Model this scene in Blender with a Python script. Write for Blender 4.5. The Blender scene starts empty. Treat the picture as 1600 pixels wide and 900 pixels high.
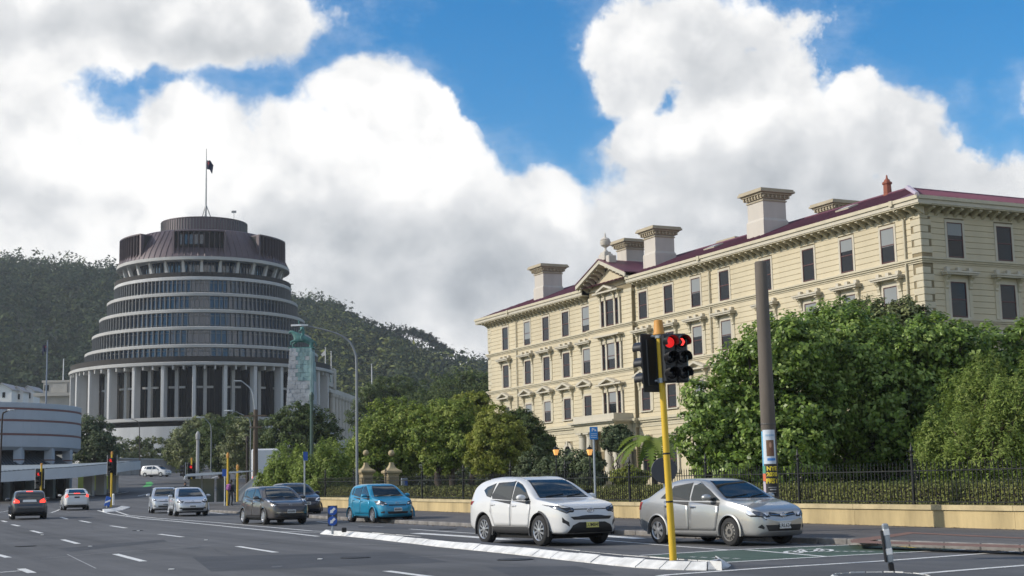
import bpy, bmesh, math, random
import numpy as np
from mathutils import Vector, Matrix, Euler
from mathutils.bvhtree import BVHTree
random.seed(7); rng = np.random.default_rng(7)
rad = math.radians
SC = bpy.context.scene
COL = SC.collection
# ------------------------------------------------------------------ camera
FPX, PITCH, ROLL, CAMH = 2200.0, rad(8.15), rad(-1.25), 1.35
CR = Matrix.Rotation(math.pi/2 + PITCH, 3, 'X') @ Matrix.Rotation(ROLL, 3, 'Z')
CAM = Vector((0, 0, CAMH))
cd = bpy.data.cameras.new('camera'); cam = bpy.data.objects.new('camera', cd); COL.objects.link(cam)
cam.matrix_world = Matrix.Translation(CAM) @ CR.to_4x4()
cd.sensor_width = 36; cd.lens = 36*FPX/1600; cd.clip_start = .5; cd.clip_end = 9000
cd.dof.use_dof = True; cd.dof.focus_distance = 44; cd.dof.aperture_fstop = 2.8
SC.camera = cam
def ray(px, py): return CR @ Vector(((px-800)/FPX, (450-py)/FPX, -1))
def at(px, py, d): r = ray(px, py); return CAM + r*(d/r.y)
A26 = rad(26)
U = Vector((-math.sin(A26), math.cos(A26), 0)); N = Vector((math.cos(A26), math.sin(A26), 0))
def S(s, p, z=0): return U*s + N*p + Vector((0, 0, z))
GY = [0, 35, 56, 74, 100, 140, 180, 215, 260, 320, 420, 3000]
GZ = [0, 0, .15, .36, .62, 1.7, 3.1, 4.4, 6.5, 8.5, 10, 10]
def gz(y): return float(np.interp(y, GY, GZ))
def ground(px, py, dz=0.0):
    lo, hi = 8.0, 420.0
    r = ray(px, py)
    for _ in range(60):
        m = (lo+hi)/2
        if (CAM + r*(m/r.y)).z > gz(m)+dz: lo = m
        else: hi = m
    q = CAM + r*(lo/r.y); q.z = gz(lo)+dz
    return q
def on_ground(px, d):                       # the point of the ground at depth d under picture column px
    q = at(px, 700, d)
    for _ in range(3):
        r = ray(px, 700); z = gz(d)
        # follow the leaning vertical
        py = 450 - FPX*((CR.transposed() @ (Vector((q.x, d, z))-CAM)).y)/-((CR.transposed() @ (Vector((q.x, d, z))-CAM)).z)
        q = at(px, py, d)
    return Vector((q.x, d, gz(d)))
# ------------------------------------------------------------------ light
SUN_AZ, SUN_EL = rad(-98), rad(28)
sd = Vector((math.sin(SUN_AZ)*math.cos(SUN_EL), math.cos(SUN_AZ)*math.cos(SUN_EL), math.sin(SUN_EL)))
sl = bpy.data.lights.new('sun', 'SUN'); sl.energy = 4.2; sl.angle = rad(.5); sl.color = (1, .925, .81)
so = bpy.data.objects.new('sun', sl); COL.objects.link(so)
so.rotation_euler = sd.to_track_quat('Z', 'Y').to_euler(); so.location = (-60, 10, 80)
SC.view_settings.view_transform = 'Standard'; SC.view_settings.look = 'None'
SC.view_settings.exposure = 0.0; SC.view_settings.gamma = 1
# ------------------------------------------------------------------ sky with clouds
W = bpy.data.worlds.new('World'); SC.world = W; W.use_nodes = True
nt = W.node_tree; nt.nodes.clear()
def nd(t, **k):
    n = nt.nodes.new(t)
    for a, b in k.items(): setattr(n, a, b)
    return n
def lk(a, b): nt.links.new(a, b)
def mth(op, a, b=None, c=None, clamp=False):
    n = nd('ShaderNodeMath', operation=op); n.use_clamp = clamp
    for i, v in enumerate((a, b, c)):
        if v is None: continue
        if isinstance(v, (int, float)): n.inputs[i].default_value = v
        else: lk(v, n.inputs[i])
    return n.outputs[0]
def vmt(op, a, b=None, out=0):
    n = nd('ShaderNodeVectorMath', operation=op)
    for i, v in enumerate((a, b)):
        if v is None: continue
        if isinstance(v, (tuple, list)): n.inputs[i].default_value = v
        else: lk(v, n.inputs[i])
    return n.outputs[out]
def smooth(v, a, b, lo=0.0, hi=1.0):
    n = nd('ShaderNodeMapRange', interpolation_type='SMOOTHSTEP'); lk(v, n.inputs[0])
    for i, q in enumerate((a, b, lo, hi)): n.inputs[i+1].default_value = q
    return n.outputs[0]
tc = nd('ShaderNodeTexCoord'); gen = tc.outputs['Generated']
def noise(vec, scale, detail=6, rough=.55):
    n = nd('ShaderNodeTexNoise'); n.inputs['Scale'].default_value = scale; n.inputs['Detail'].default_value = detail
    n.inputs['Roughness'].default_value = rough; lk(vec, n.inputs['Vector']); return n
sky = nd('ShaderNodeTexSky', sky_type='NISHITA'); sky.sun_disc = False
sky.sun_elevation = SUN_EL; sky.sun_rotation = SUN_AZ; sky.air_density = 1.0; sky.dust_density = .4; sky.ozone_density = 2.5
hs = nd('ShaderNodeHueSaturation'); hs.inputs['Saturation'].default_value = 1.5; hs.inputs['Value'].default_value = 1.22
lk(sky.outputs[0], hs.inputs['Color'])
# direction -> azimuth / elevation plane, gently warped
sep = nd('ShaderNodeSeparateXYZ'); lk(gen, sep.inputs[0])
az = mth('ARCTAN2', sep.outputs[0], sep.outputs[1]); el = mth('ARCSINE', sep.outputs[2])
comb = nd('ShaderNodeCombineXYZ'); lk(az, comb.inputs[0]); lk(el, comb.inputs[1])
wn = noise(gen, 9.0, 3); wv = vmt('SUBTRACT', wn.outputs['Color'], (.5, .5, .5))
wsc = nd('ShaderNodeVectorMath', operation='SCALE'); lk(wv, wsc.inputs[0]); wsc.inputs['Scale'].default_value = .07
plane = vmt('ADD', comb.outputs[0], wsc.outputs[0]); plane = vmt('MULTIPLY', plane, (1, 1, 0))
def azel(px, py):
    r = ray(px, py).normalized(); return math.atan2(r.x, r.y), math.asin(r.z)
def blobs(lst, k=1.0):
    out = None
    for (px, py, rx, ry, w) in lst:
        a, e = azel(px, py)
        v = vmt('SUBTRACT', plane, (a, e, 0)); v = vmt('MULTIPLY', v, (2250/rx, 2250/ry, 0))
        ln = vmt('LENGTH', v, out=1)
        f = mth('MULTIPLY', mth('SUBTRACT', 1.0, ln), w)
        if out is None: out = f
        else:
            n = nd('ShaderNodeMath', operation='SMOOTH_MAX'); lk(out, n.inputs[0]); lk(f, n.inputs[1]); n.inputs[2].default_value = .25; out = n.outputs[0]
    return out
CL = [(120, -90, 420, 120, 1), (1130, -110, 260, 110, .9), (-250, -120, 300, 140, .9), (1900, 120, 200, 120, .9), (140, 20, 360, 85, 1), (330, 60, 150, 62, 1), (425, 25, 60, 85, 1), (40, 75, 120, 45, .9),
      (10, 190, 130, 80, 1), (120, 250, 180, 110, 1), (255, 195, 90, 70, 1), (300, 250, 170, 120, 1), (150, 360, 340, 140, 1),
      (560, 160, 115, 68, 1), (600, 210, 110, 110, 1), (470, 240, 130, 80, 1), (560, 310, 260, 130, 1),
      (700, 360, 150, 100, 1), (860, 320, 95, 80, 1), (800, 450, 420, 150, 1), (350, 480, 520, 170, 1),
      (1010, 70, 90, 75, .9), (1100, 55, 110, 75, .9), (1185, 45, 90, 50, .5), (990, 130, 60, 60, .8), (1180, 140, 130, 95, 1),
      (1040, 225, 110, 60, 1), (1130, 210, 130, 100, 1), (1255, 230, 130, 100, 1), (1350, 160, 62, 60, 1), (1420, 215, 90, 75, 1),
      (1470, 285, 110, 50, .6), (1180, 330, 310, 110, 1), (980, 420, 300, 120, 1), (1570, 335, 160, 50, .4), (1700, 400, 300, 70, .4),
      (650, 570, 460, 120, 1), (150, 480, 420, 130, 1), (1250, 430, 420, 110, .9), (-200, 200, 260, 260, 1), (-420, 330, 300, 160, 1)]
D1 = blobs(CL)
# elsewhere round the sky the same broken cumulus goes on
far = noise(gen, 3.2, 7, .5); farc = mth('MULTIPLY', mth('SUBTRACT', far.outputs[0], .5), 3.0)
off = smooth(mth('ABSOLUTE', az), .5, .9); farc = mth('SUBTRACT', mth('MULTIPLY', mth('ADD', farc, 1.0), off), 1.0)
high = smooth(el, .5, .75); farh = mth('SUBTRACT', mth('MULTIPLY', mth('ADD', mth('MULTIPLY', mth('SUBTRACT', far.outputs[0], .55), 3.0), 1.0), high), 1.0)
D1 = mth('MAXIMUM', D1, mth('MAXIMUM', farc, farh))
n0 = noise(gen, 6.5, 5, .5); n1 = noise(gen, 15, 9, .58); n2 = noise(gen, 52, 6, .65)
c_ = lambda n, k: mth('MULTIPLY', mth('SUBTRACT', n.outputs[0], .5), k)
fb = mth('ADD', mth('ADD', c_(n0, .55), c_(n1, 1.15)), c_(n2, .46))
D = mth('ADD', D1, fb)
soft = smooth(noise(gen, 5.0, 3).outputs[0], .38, .62, .10, .34)      # some edges are crisp, some trail off
mr_ = nd('ShaderNodeMapRange', interpolation_type='SMOOTHSTEP'); lk(D, mr_.inputs[0]); mr_.inputs[1].default_value = -.10; lk(soft, mr_.inputs[2])
wisp = noise(vmt('MULTIPLY', gen, (1, 1, 2.2)), 22, 8, .7)
veil = mth('MULTIPLY', smooth(mth('ADD', D, c_(wisp, 1.3)), -.45, .65), .32)
mask = mth('MAXIMUM', mr_.outputs[0], veil)
# relief: the same noise looked at a little towards the sun
sv = vmt('ADD', gen, tuple(sd*-.02 + Vector((0, 0, .012))))
n0b = noise(sv, 6.5, 5, .5); n1b = noise(sv, 15, 9, .58)
rel = mth('ADD', mth('MULTIPLY', mth('SUBTRACT', n0.outputs[0], n0b.outputs[0]), 1.2), mth('MULTIPLY', mth('SUBTRACT', n1.outputs[0], n1b.outputs[0]), .75))
GREY = [(600, 370, 230, 70, 1), (720, 450, 300, 80, .8), (350, 80, 150, 32, .7), (60, 40, 150, 32, .5), (460, 390, 190, 50, .65), (850, 440, 280, 70, .7), (60, 330, 120, 60, .35),
        (1200, 270, 220, 60, .6), (1320, 290, 200, 55, .6), (1120, 110, 110, 70, .55), (640, 480, 260, 60, .6), (1120, 350, 180, 45, .6), (960, 450, 150, 60, .6)]
G = smooth(blobs(GREY), -.35, .85)
BRT = [(200, 260, 240, 110, 1), (560, 200, 150, 90, 1), (120, 400, 260, 110, .9), (1130, 190, 130, 50, .8), (1040, 220, 70, 40, .8), (1350, 150, 50, 40, .8), (870, 320, 70, 50, .7), (640, 280, 110, 80, .7), (1010, 60, 60, 40, .6), (-300, 260, 300, 250, 1)]
Bq = smooth(blobs(BRT), -.25, .7)
br = mth('ADD', mth('SUBTRACT', .83, mth('MULTIPLY', G, .33)), mth('MULTIPLY', Bq, .24)); br = mth('ADD', br, rel)
br = mth('ADD', br, c_(n1, .10)); br = mth('ADD', br, mth('MULTIPLY', smooth(D, .0, .5, 1, 0), .10))
cr = nd('ShaderNodeValToRGB'); lk(br, cr.inputs[0]); e = cr.color_ramp.elements
e[0].position = .2; e[0].color = (.30, .33, .37, 1); e[1].position = 1.0; e[1].color = (1.08, 1.07, 1.05, 1)
for p_, q_ in ((.5, (.56, .585, .61, 1)), (.78, (.80, .81, .82, 1))): m_ = cr.color_ramp.elements.new(p_); m_.color = q_
csc = nd('ShaderNodeVectorMath', operation='SCALE'); lk(cr.outputs[0], csc.inputs[0]); csc.inputs['Scale'].default_value = 7.9
mx = nd('ShaderNodeMix', data_type='RGBA'); lk(mask, mx.inputs[0]); lk(hs.outputs[0], mx.inputs[6]); lk(csc.outputs[0], mx.inputs[7])
bg = nd('ShaderNodeBackground'); lk(mx.outputs[2], bg.inputs[0]); bg.inputs[1].default_value = .13
wo = nd('ShaderNodeOutputWorld'); lk(bg.outputs[0], wo.inputs[0])
# ------------------------------------------------------------------ materials
MATS = {}
def mat(name, col, rough=.6, metal=0.0, var=.0, pos=False, var2=None, scale=6.0, bump=0.0, bscale=30.0, spec=.5, coat=0.0, emit=None, estr=0, streak=None, islands=0.0, trans=0.0, flake=0):
    if name in MATS: return MATS[name]
    m = bpy.data.materials.new(name); m.use_nodes = True; t = m.node_tree; b = t.nodes['Principled BSDF']
    b.inputs['Base Color'].default_value = (*col, 1); b.inputs['Roughness'].default_value = rough; b.inputs['Metallic'].default_value = metal
    b.inputs['Specular IOR Level'].default_value = spec; b.inputs['Coat Weight'].default_value = coat; b.inputs['Coat Roughness'].default_value = .04
    if emit: b.inputs['Emission Color'].default_value = (*emit, 1); b.inputs['Emission Strength'].default_value = estr
    L = t.links.new; tcn = None
    def coord():
        nonlocal tcn
        if tcn is None: tcn = t.nodes.new('ShaderNodeNewGeometry' if pos else 'ShaderNodeTexCoord')
        return tcn.outputs['Position' if pos else 'Object']
    last = None
    if var:
        n = t.nodes.new('ShaderNodeTexNoise'); n.inputs['Scale'].default_value = scale; n.inputs['Detail'].default_value = 8; n.inputs['Roughness'].default_value = .65
        if streak:
            mp = t.nodes.new('ShaderNodeMapping'); mp.inputs['Scale'].default_value = streak; L(coord(), mp.inputs[0]); L(mp.outputs[0], n.inputs['Vector'])
        else: L(coord(), n.inputs['Vector'])
        mr = t.nodes.new('ShaderNodeMapRange'); mr.inputs[1].default_value = .3; mr.inputs[2].default_value = .7
        mr.inputs[3].default_value = 1-var; mr.inputs[4].default_value = 1+var; L(n.outputs[0], mr.inputs[0]); last = mr.outputs[0]
    if var2:                                                        # a second, stretched layer: (turn, scale, amount)
        mp0 = t.nodes.new('ShaderNodeMapping'); mp0.inputs['Rotation'].default_value = (0, 0, var2[0]); L(coord(), mp0.inputs[0])
        mp = t.nodes.new('ShaderNodeMapping'); mp.inputs['Scale'].default_value = var2[1]; L(mp0.outputs[0], mp.inputs[0])
        n = t.nodes.new('ShaderNodeTexNoise'); n.inputs['Scale'].default_value = 1; n.inputs['Detail'].default_value = 7; n.inputs['Roughness'].default_value = .6; L(mp.outputs[0], n.inputs['Vector'])
        mr = t.nodes.new('ShaderNodeMapRange'); mr.inputs[1].default_value = .32; mr.inputs[2].default_value = .68
        mr.inputs[3].default_value = 1-var2[2]; mr.inputs[4].default_value = 1+var2[2]; L(n.outputs[0], mr.inputs[0])
        if last is None: last = mr.outputs[0]
        else:
            k = t.nodes.new('ShaderNodeMath'); k.operation = 'MULTIPLY'; L(last, k.inputs[0]); L(mr.outputs[0], k.inputs[1]); last = k.outputs[0]
    if islands:
        g = t.nodes.new('ShaderNodeNewGeometry'); mr = t.nodes.new('ShaderNodeMapRange')
        mr.inputs[3].default_value = 1-islands; mr.inputs[4].default_value = 1+islands; L(g.outputs['Random Per Island'], mr.inputs[0])
        if last is None: last = mr.outputs[0]
        else:
            k = t.nodes.new('ShaderNodeMath'); k.operation = 'MULTIPLY'; L(last, k.inputs[0]); L(mr.outputs[0], k.inputs[1]); last = k.outputs[0]
    if last is not None:
        v = t.nodes.new('ShaderNodeVectorMath'); v.operation = 'SCALE'; v.inputs[0].default_value = col; L(last, v.inputs['Scale']); L(v.outputs[0], b.inputs['Base Color'])
    if bump:
        n = t.nodes.new('ShaderNodeTexNoise'); n.inputs['Scale'].default_value = bscale; n.inputs['Detail'].default_value = 6; L(coord(), n.inputs['Vector'])
        bp = t.nodes.new('ShaderNodeBump'); bp.inputs['Strength'].default_value = bump; bp.inputs['Distance'].default_value = .02; L(n.outputs[0], bp.inputs['Height']); L(bp.outputs[0], b.inputs['Normal'])
    if trans:
        # thin leaf: some light comes through
        tr = t.nodes.new('ShaderNodeBsdfTranslucent'); ms = t.nodes.new('ShaderNodeMixShader'); ms.inputs[0].default_value = trans
        if last is not None: L(v.outputs[0], tr.inputs[0])
        else: tr.inputs[0].default_value = (*col, 1)
        out = t.nodes['Material Output']; L(b.outputs[0], ms.inputs[1]); L(tr.outputs[0], ms.inputs[2]); L(ms.outputs[0], out.inputs[0])
    MATS[name] = m; return m
# ------------------------------------------------------------------ mesh builder
class MB:
    def __init__(s): s.v = []; s.f = []; s.m = []; s.mats = []; s.cur = 0; s.M = Matrix.Identity(4)
    def mt(s, m):
        if m not in s.mats: s.mats.append(m)
        s.cur = s.mats.index(m); return s
    def add(s, vs, fs):
        b = len(s.v); M = s.M
        for q in vs: s.v.append(tuple(M @ Vector(q)))
        for f in fs: s.f.append([b+i for i in f]); s.m.append(s.cur)
        return s
    def box(s, x0, x1, y0, y1, z0, z1, bev=0.0):
        if bev <= 0:
            s.add([(x0,y0,z0),(x1,y0,z0),(x1,y1,z0),(x0,y1,z0),(x0,y0,z1),(x1,y0,z1),(x1,y1,z1),(x0,y1,z1)],
                  [(0,3,2,1),(4,5,6,7),(0,1,5,4),(1,2,6,5),(2,3,7,6),(3,0,4,7)])
        else:
            b = min(bev, (x1-x0)/2.01, (y1-y0)/2.01, (z1-z0)/2.01)
            V = []
            for (z, i) in ((z0, b), (z0+b, 0), (z1-b, 0), (z1, b)):
                xa, xb, ya, yb = x0+i, x1-i, y0+i, y1-i; c = b if i == 0 else 0
                if i == 0: ring = [(xa+b,ya,z),(xb-b,ya,z),(xb,ya+b,z),(xb,yb-b,z),(xb-b,yb,z),(xa+b,yb,z),(xa,yb-b,z),(xa,ya+b,z)]
                else: ring = [(xa,ya,z),(xb,ya,z),(xb,ya,z),(xb,yb,z),(xb,yb,z),(xa,yb,z),(xa,yb,z),(xa,ya,z)]
                V += ring
            F = [tuple(range(7, -1, -1)), tuple(range(24, 32))]
            for k in range(3):
                for i in range(8): F.append((k*8+i, k*8+(i+1) % 8, (k+1)*8+(i+1) % 8, (k+1)*8+i))
            s.add(V, F)
        return s
    def prism(s, poly, z0, z1, axis='z'):
        n = len(poly)
        def q(a, b, h): return (a, b, h) if axis == 'z' else ((a, h, b) if axis == 'y' else (h, a, b))
        V = [q(a, b, z0) for a, b in poly] + [q(a, b, z1) for a, b in poly]
        s.add(V, [tuple(range(n-1, -1, -1)), tuple(range(n, 2*n))] + [(i, (i+1) % n, n+(i+1) % n, n+i) for i in range(n)]); return s
    def lathe(s, prof, seg=16, c=(0, 0, 0), a0=0.0, a1=2*math.pi, axis='z', sx=1, sy=1):
        full = abs(a1-a0-2*math.pi) < 1e-6; k = seg if full else seg+1; V = []
        for r, z in prof:
            for i in range(k):
                a = a0+(a1-a0)*i/seg; x, y = r*math.cos(a)*sx, r*math.sin(a)*sy
                V.append((c[0]+x, c[1]+y, c[2]+z) if axis == 'z' else ((c[0]+x, c[1]+z, c[2]+y) if axis == 'y' else (c[0]+z, c[1]+x, c[2]+y)))
        F = []
        for j in range(len(prof)-1):
            for i in range(seg):
                i2 = (i+1) % k; F.append((j*k+i, j*k+i2, (j+1)*k+i2, (j+1)*k+i))
        s.add(V, F); return s
    def tube(s, pts, r, seg=8, cap=True):
        pts = [Vector(p) for p in pts]; n = len(pts); rr = r if isinstance(r, (list, tuple)) else [r]*n; V = []
        up = Vector((0, 0, 1)); prev = None
        for i, p in enumerate(pts):
            d = (pts[min(i+1, n-1)]-pts[max(i-1, 0)]).normalized()
            if prev is None:
                a = d.cross(up if abs(d.z) < .9 else Vector((1, 0, 0))).normalized()
            else:
                a = (prev - d*prev.dot(d)).normalized()
            prev = a; b = d.cross(a)
            for k in range(seg):
                t = 2*math.pi*k/seg; V.append(p + (a*math.cos(t)+b*math.sin(t))*rr[i])
        F = [(i*seg+k, i*seg+(k+1) % seg, (i+1)*seg+(k+1) % seg, (i+1)*seg+k) for i in range(n-1) for k in range(seg)]
        if cap: F += [tuple(range(seg-1, -1, -1)), tuple((n-1)*seg+k for k in range(seg))]
        s.add(V, F); return s
    def quad(s, *p): s.add(p, [tuple(range(len(p)))]); return s
    def mesh(s, name, smooth=False):
        me = bpy.data.meshes.new(name); me.from_pydata(s.v, [], s.f)
        for m in s.mats: me.materials.append(m)
        if len(s.mats) > 1: me.polygons.foreach_set('material_index', s.m)
        if smooth: me.polygons.foreach_set('use_smooth', [True]*len(s.f))
        me.update(); return me
    def build(s, name, parent=None, smooth=False, mat=None, fix=True, loc=None, **props):
        if mat is not None and not s.mats: s.mats.append(mat)
        me = s.mesh(name, smooth)
        if fix:
            bm = bmesh.new(); bm.from_mesh(me); bmesh.ops.recalc_face_normals(bm, faces=bm.faces); bm.to_mesh(me); bm.free()
        if smooth == 'auto': me.set_sharp_from_angle(angle=rad(35))
        return link(name, me, parent, loc, **props)
def link(name, me, parent=None, loc=None, rot=None, **props):
    o = bpy.data.objects.new(name, me); COL.objects.link(o)
    if parent is not None: o.parent = parent
    if loc is not None: o.location = loc
    if rot is not None: o.rotation_euler = rot
    for k, v in props.items(): o[k] = v
    return o
def thing(name, label, cat, loc=(0, 0, 0), rz=0.0, group=None):
    o = bpy.data.objects.new(name, None); COL.objects.link(o); o.location = loc; o.rotation_euler = (0, 0, rz)
    o.empty_display_size = .2; o['label'] = label; o['category'] = cat
    if group: o['group'] = group
    return o
def tag(o, label, cat, group=None):
    o['label'] = label; o['category'] = cat
    if group: o['group'] = group
    return o
def kids(o): return [c for c in o.children]
def dup(root, loc, rz=None, label=None, group=None, scale=None):
    def rec(o, par):
        c = o.copy(); COL.objects.link(c)
        if par is not None: c.parent = par
        for ch in o.children: rec(ch, c)
        return c
    r = rec(root, None); r.location = loc
    if rz is not None: r.rotation_euler = (0, 0, rz)
    if scale is not None: r.scale = scale
    if label: r['label'] = label
    if group: r['group'] = group
    return r
def np_mesh(name, V, Q, mats, smooth=False, mi=None):
    V = np.asarray(V, np.float32); Q = np.asarray(Q, np.int32); k = Q.shape[1]
    me = bpy.data.meshes.new(name); me.vertices.add(len(V)); me.vertices.foreach_set('co', V.ravel())
    me.loops.add(Q.size); me.loops.foreach_set('vertex_index', Q.ravel())
    me.polygons.add(len(Q)); me.polygons.foreach_set('loop_start', np.arange(0, Q.size, k, dtype=np.int32))
    for m in mats: me.materials.append(m)
    if mi is not None: me.polygons.foreach_set('material_index', np.asarray(mi, np.int32))
    if smooth: me.polygons.foreach_set('use_smooth', np.ones(len(Q), bool))
    me.update(calc_edges=True); return me
def text_mesh(name, body, size, m, parent=None, loc=None, rot=None, ext=.002, align='CENTER', bold=0.0):
    c = bpy.data.curves.new(name, 'FONT'); c.body = body; c.size = size; c.align_x = align; c.align_y = 'CENTER'; c.extrude = ext; c.offset = bold; c.resolution_u = 2
    t = bpy.data.objects.new(name, c); COL.objects.link(t)
    bpy.context.view_layer.update()
    me = bpy.data.meshes.new_from_object(t.evaluated_get(bpy.context.evaluated_depsgraph_get()))
    COL.objects.unlink(t); bpy.data.objects.remove(t); me.materials.clear(); me.materials.append(m)
    return link(name, me, parent, loc, rot)
# ================================================================== ground, road, pavement
def base(px, py, d): q = at(px, py, d); return Vector((q.x, d, gz(d)))
M_ASPH = mat('asphalt', (.098, .099, .102), .82, var=.18, var2=(-A26, (1.0, .03, 1), .27), scale=.35, bump=.35, bscale=55, spec=.35)
M_ASPH2 = mat('asphalt_patch', (.062, .065, .072), .8, var=.2, scale=1.3, bump=.4, bscale=60, spec=.35)
M_PAVE = mat('footpath_asphalt', (.095, .088, .084), .85, var=.2, var2=(-A26, (.5, .08, 1), .18), scale=1.1, bump=.3, bscale=40)
M_PAINT = mat('road_paint', (.66, .66, .64), .65, var=.34, scale=9, bump=.2)
M_WORN = mat('worn_road_paint', (.30, .30, .30), .7, var=.35, scale=5)
M_GREEN = mat('green_road_paint', (.050, .085, .060), .78, var=.3, scale=1.6, bump=.3, bscale=50)
M_BRIGHTG = mat('bright_green_road_paint', (.08, .38, .10), .7, var=.2, scale=1.0)
M_KERB = mat('kerb_stone', (.17, .16, .15), .85, var=.4, scale=2.2, bump=.3)
M_KERBW = mat('kerb_white_paint', (.60, .60, .59), .7, var=.3, scale=2.4, bump=.35, bscale=14)
M_SOIL = mat('soil_and_grass', (.05, .065, .025), .95, var=.3, scale=.5)
M_CRACK = mat('crack_filler', (.03, .031, .034), .7); M_OIL = mat('oily_asphalt', (.055, .056, .06), .55, var=.3, scale=4)
M_BRICKP = mat('orange_paver', (.19, .105, .078), .85, var=.2, scale=4)
M_IRON = mat('cast_iron', (.03, .03, .032), .6, metal=.6, var=.2)

ROWS = sorted(set([-60, -20, 0, 12] + list(range(16, 110, 3)) + list(range(110, 330, 10)) + [340, 380, 420, 600, 1500] + [35, 56, 80, 100, 140, 180, 215, 260, 320]))
def sheet(name, xa, xb, rows, dz, m, nx=24, **props):
    V, Q = [], []
    for y in rows:
        a, b = xa(y), xb(y)
        for i in range(nx+1): V.append((a+(b-a)*i/nx, y, gz(y)+dz))
    for j in range(len(rows)-1):
        for i in range(nx):
            k = j*(nx+1)+i; Q.append((k, k+1, k+nx+2, k+nx+1))
    me = np_mesh(name, V, Q, [m]); return link(name, me, **props)
sheet('ground', lambda y: -1500, lambda y: 1500, ROWS, -.02, M_SOIL, 60, kind='structure')
KP, WP = 20.2, 26.2
def x_at(p, y): return p/math.cos(A26) - y*math.tan(A26)       # x where the street line p crosses depth y
def kerb_x(y):
    return x_at(KP, y) if y <= 94 else -.165*y
ROAD = sheet('road', lambda y: -260, kerb_x, [y for y in ROWS if -60 <= y <= 320], 0.0, M_ASPH, 40, kind='structure')
# footpath along the fence
def strip_sp(name, s0, s1, p0, p1, dz, m, ds=2.0, parent=None, **props):
    V, Q = [], []; n = max(1, int(abs(s1-s0)/ds))
    for i in range(n+1):
        s = s0+(s1-s0)*i/n
        for p in (p0, p1):
            q = S(s, p); V.append((q.x, q.y, gz(q.y)+dz))
        if i < n: Q.append((2*i, 2*i+1, 2*i+3, 2*i+2))
    me = np_mesh(name, V, Q, [m]); return link(name, me, parent, **props)
PAV = strip_sp('pavement', -12, 94, KP+.16, WP+.3, .125, M_PAVE, kind='structure')
mk = MB().mt(M_KERB); mk.box(0, .985, 0, .17, -.2, .13, .02); kme = mk.mesh('kerb_stone')
s = -6.0
while s < 94:
    q = S(s, KP); q2 = S(s+1, KP); za, zb = gz(q.y), gz(q2.y)
    o = link('kerb_stone', kme, PAV, (q.x, q.y, za), (0, -math.atan2(zb-za, 1), math.pi/2+A26)); o.scale.y = -1
    o.location = q+Vector((0, 0, za)); s += 1.0
def flat(name, pts, dz, m, parent=None, **props):
    P = [ground(px, py, dz) for px, py in pts]
    b = MB().mt(m); b.add(P, [tuple(range(len(P)))]); o = b.build(name, parent, fix=False, **props)
    me = o.data
    if me.polygons[0].normal.z < 0: me.flip_normals()
    return o
flat('paving_strip', [(1328, 843), (1422, 831), (1428, 833.5), (1345, 847)], .131, M_BRICKP, PAV)
flat('paving_strip', [(1328, 844), (1620, 852.5), (1620, 857), (1330, 848)], .135, M_BRICKP, PAV)
flat('paving_strip', [(1424, 831.5), (1620, 841), (1620, 842.5), (1424, 833.5)], .1315, M_BRICKP, PAV)
# --- painted markings
def line(pts, w, dz=.004, m=None, name='lane_marking', parent=ROAD):
    P = [ground(px, py, dz) for px, py in pts]; V = []
    R_ = []
    for i in range(len(P)-1):
        k = max(1, int((P[i+1]-P[i]).length/2.5))
        for j in range(k): R_.append(P[i].lerp(P[i+1], j/k))
    R_.append(P[-1]); F = []
    for i, p in enumerate(R_):
        d = (R_[min(i+1, len(R_)-1)]-R_[max(i-1, 0)]); d.z = 0; d.normalize(); sx = Vector((-d.y, d.x, 0))*w/2
        for q in (p+sx, p-sx): V.append((q.x, q.y, gz(q.y)+dz))
        if i: F.append((2*i-2, 2*i-1, 2*i+1, 2*i))
    b = MB().mt(m or M_PAINT); b.add(V, F); o = b.build(name, parent, fix=False)
    if o.data.polygons[0].normal.z < 0: o.data.flip_normals()
    return o
for a, b_ in [((98, 843), (122, 849.5)), ((180, 865.5), (224, 877)), ((49, 829), (65, 833)), ((19, 819.5), (30, 822)), ((3, 813.5), (10, 815.5)), ((95, 808), (105, 811)),
              ((125, 813.5), (141, 816.5)), ((173, 821.5), (197, 825)), ((249, 834.5), (285, 839)), ((371, 853.5), (431, 863)), ((604, 892), (680, 902)), ((-6, 866), (13, 871)), ((33, 888.5), (50, 895))]:
    line([a, b_], .17)
line([(-10, 895), (34, 891.5)], .12)
line([(153, 797.5), (171, 802.5), (220, 810), (269, 814), (340, 821), (420, 829), (497, 838)], .16)
line([(176, 797), (200, 805), (244, 809.5), (340, 816.5), (420, 823.5), (487, 829.5), (520, 830.5)], .14)
line([(440, 830), (480, 831.5), (510, 831.8)], .12)
line([(80, 801), (86, 799), (93, 796)], .12); line([(-6, 801), (18, 797)], .12); line([(104, 800.5), (135, 799)], .12)
line([(700, 846.5), (800, 855), (900, 863), (975, 869.5)], .11)
line([(640, 826.5), (720, 832), (800, 836.5), (870, 839.5)], .13)
line([(650, 833), (720, 837.5), (793, 843)], .42); line([(930, 836), (1000, 841.5)], .42)
line([(870, 838.5), (961, 845.5), (1060, 853.5), (1140, 859.5)], .12)
line([(495, 815), (520, 817)], .13); line([(690, 817), (740, 818)], .14); line([(820, 834), (900, 837)], .12)
line([(560, 821), (600, 823)], .12, m=M_WORN); line([(430, 801), (470, 803)], .14); line([(1545, 815), (1546, 815)], .1)
line([(326, 765), (350, 764.5)], .5); line([(326, 800), (350, 803)], .14)
for a, b_ in [((340, 752), (352, 749)), ((362, 736), (372, 733)), ((328, 748), (340, 744)), ((330, 740), (338, 736)), ((255, 772), (262, 770)), ((215, 775), (235, 771)), ((180, 772), (200, 768.5))]:
    line([a, b_], .18)
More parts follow.
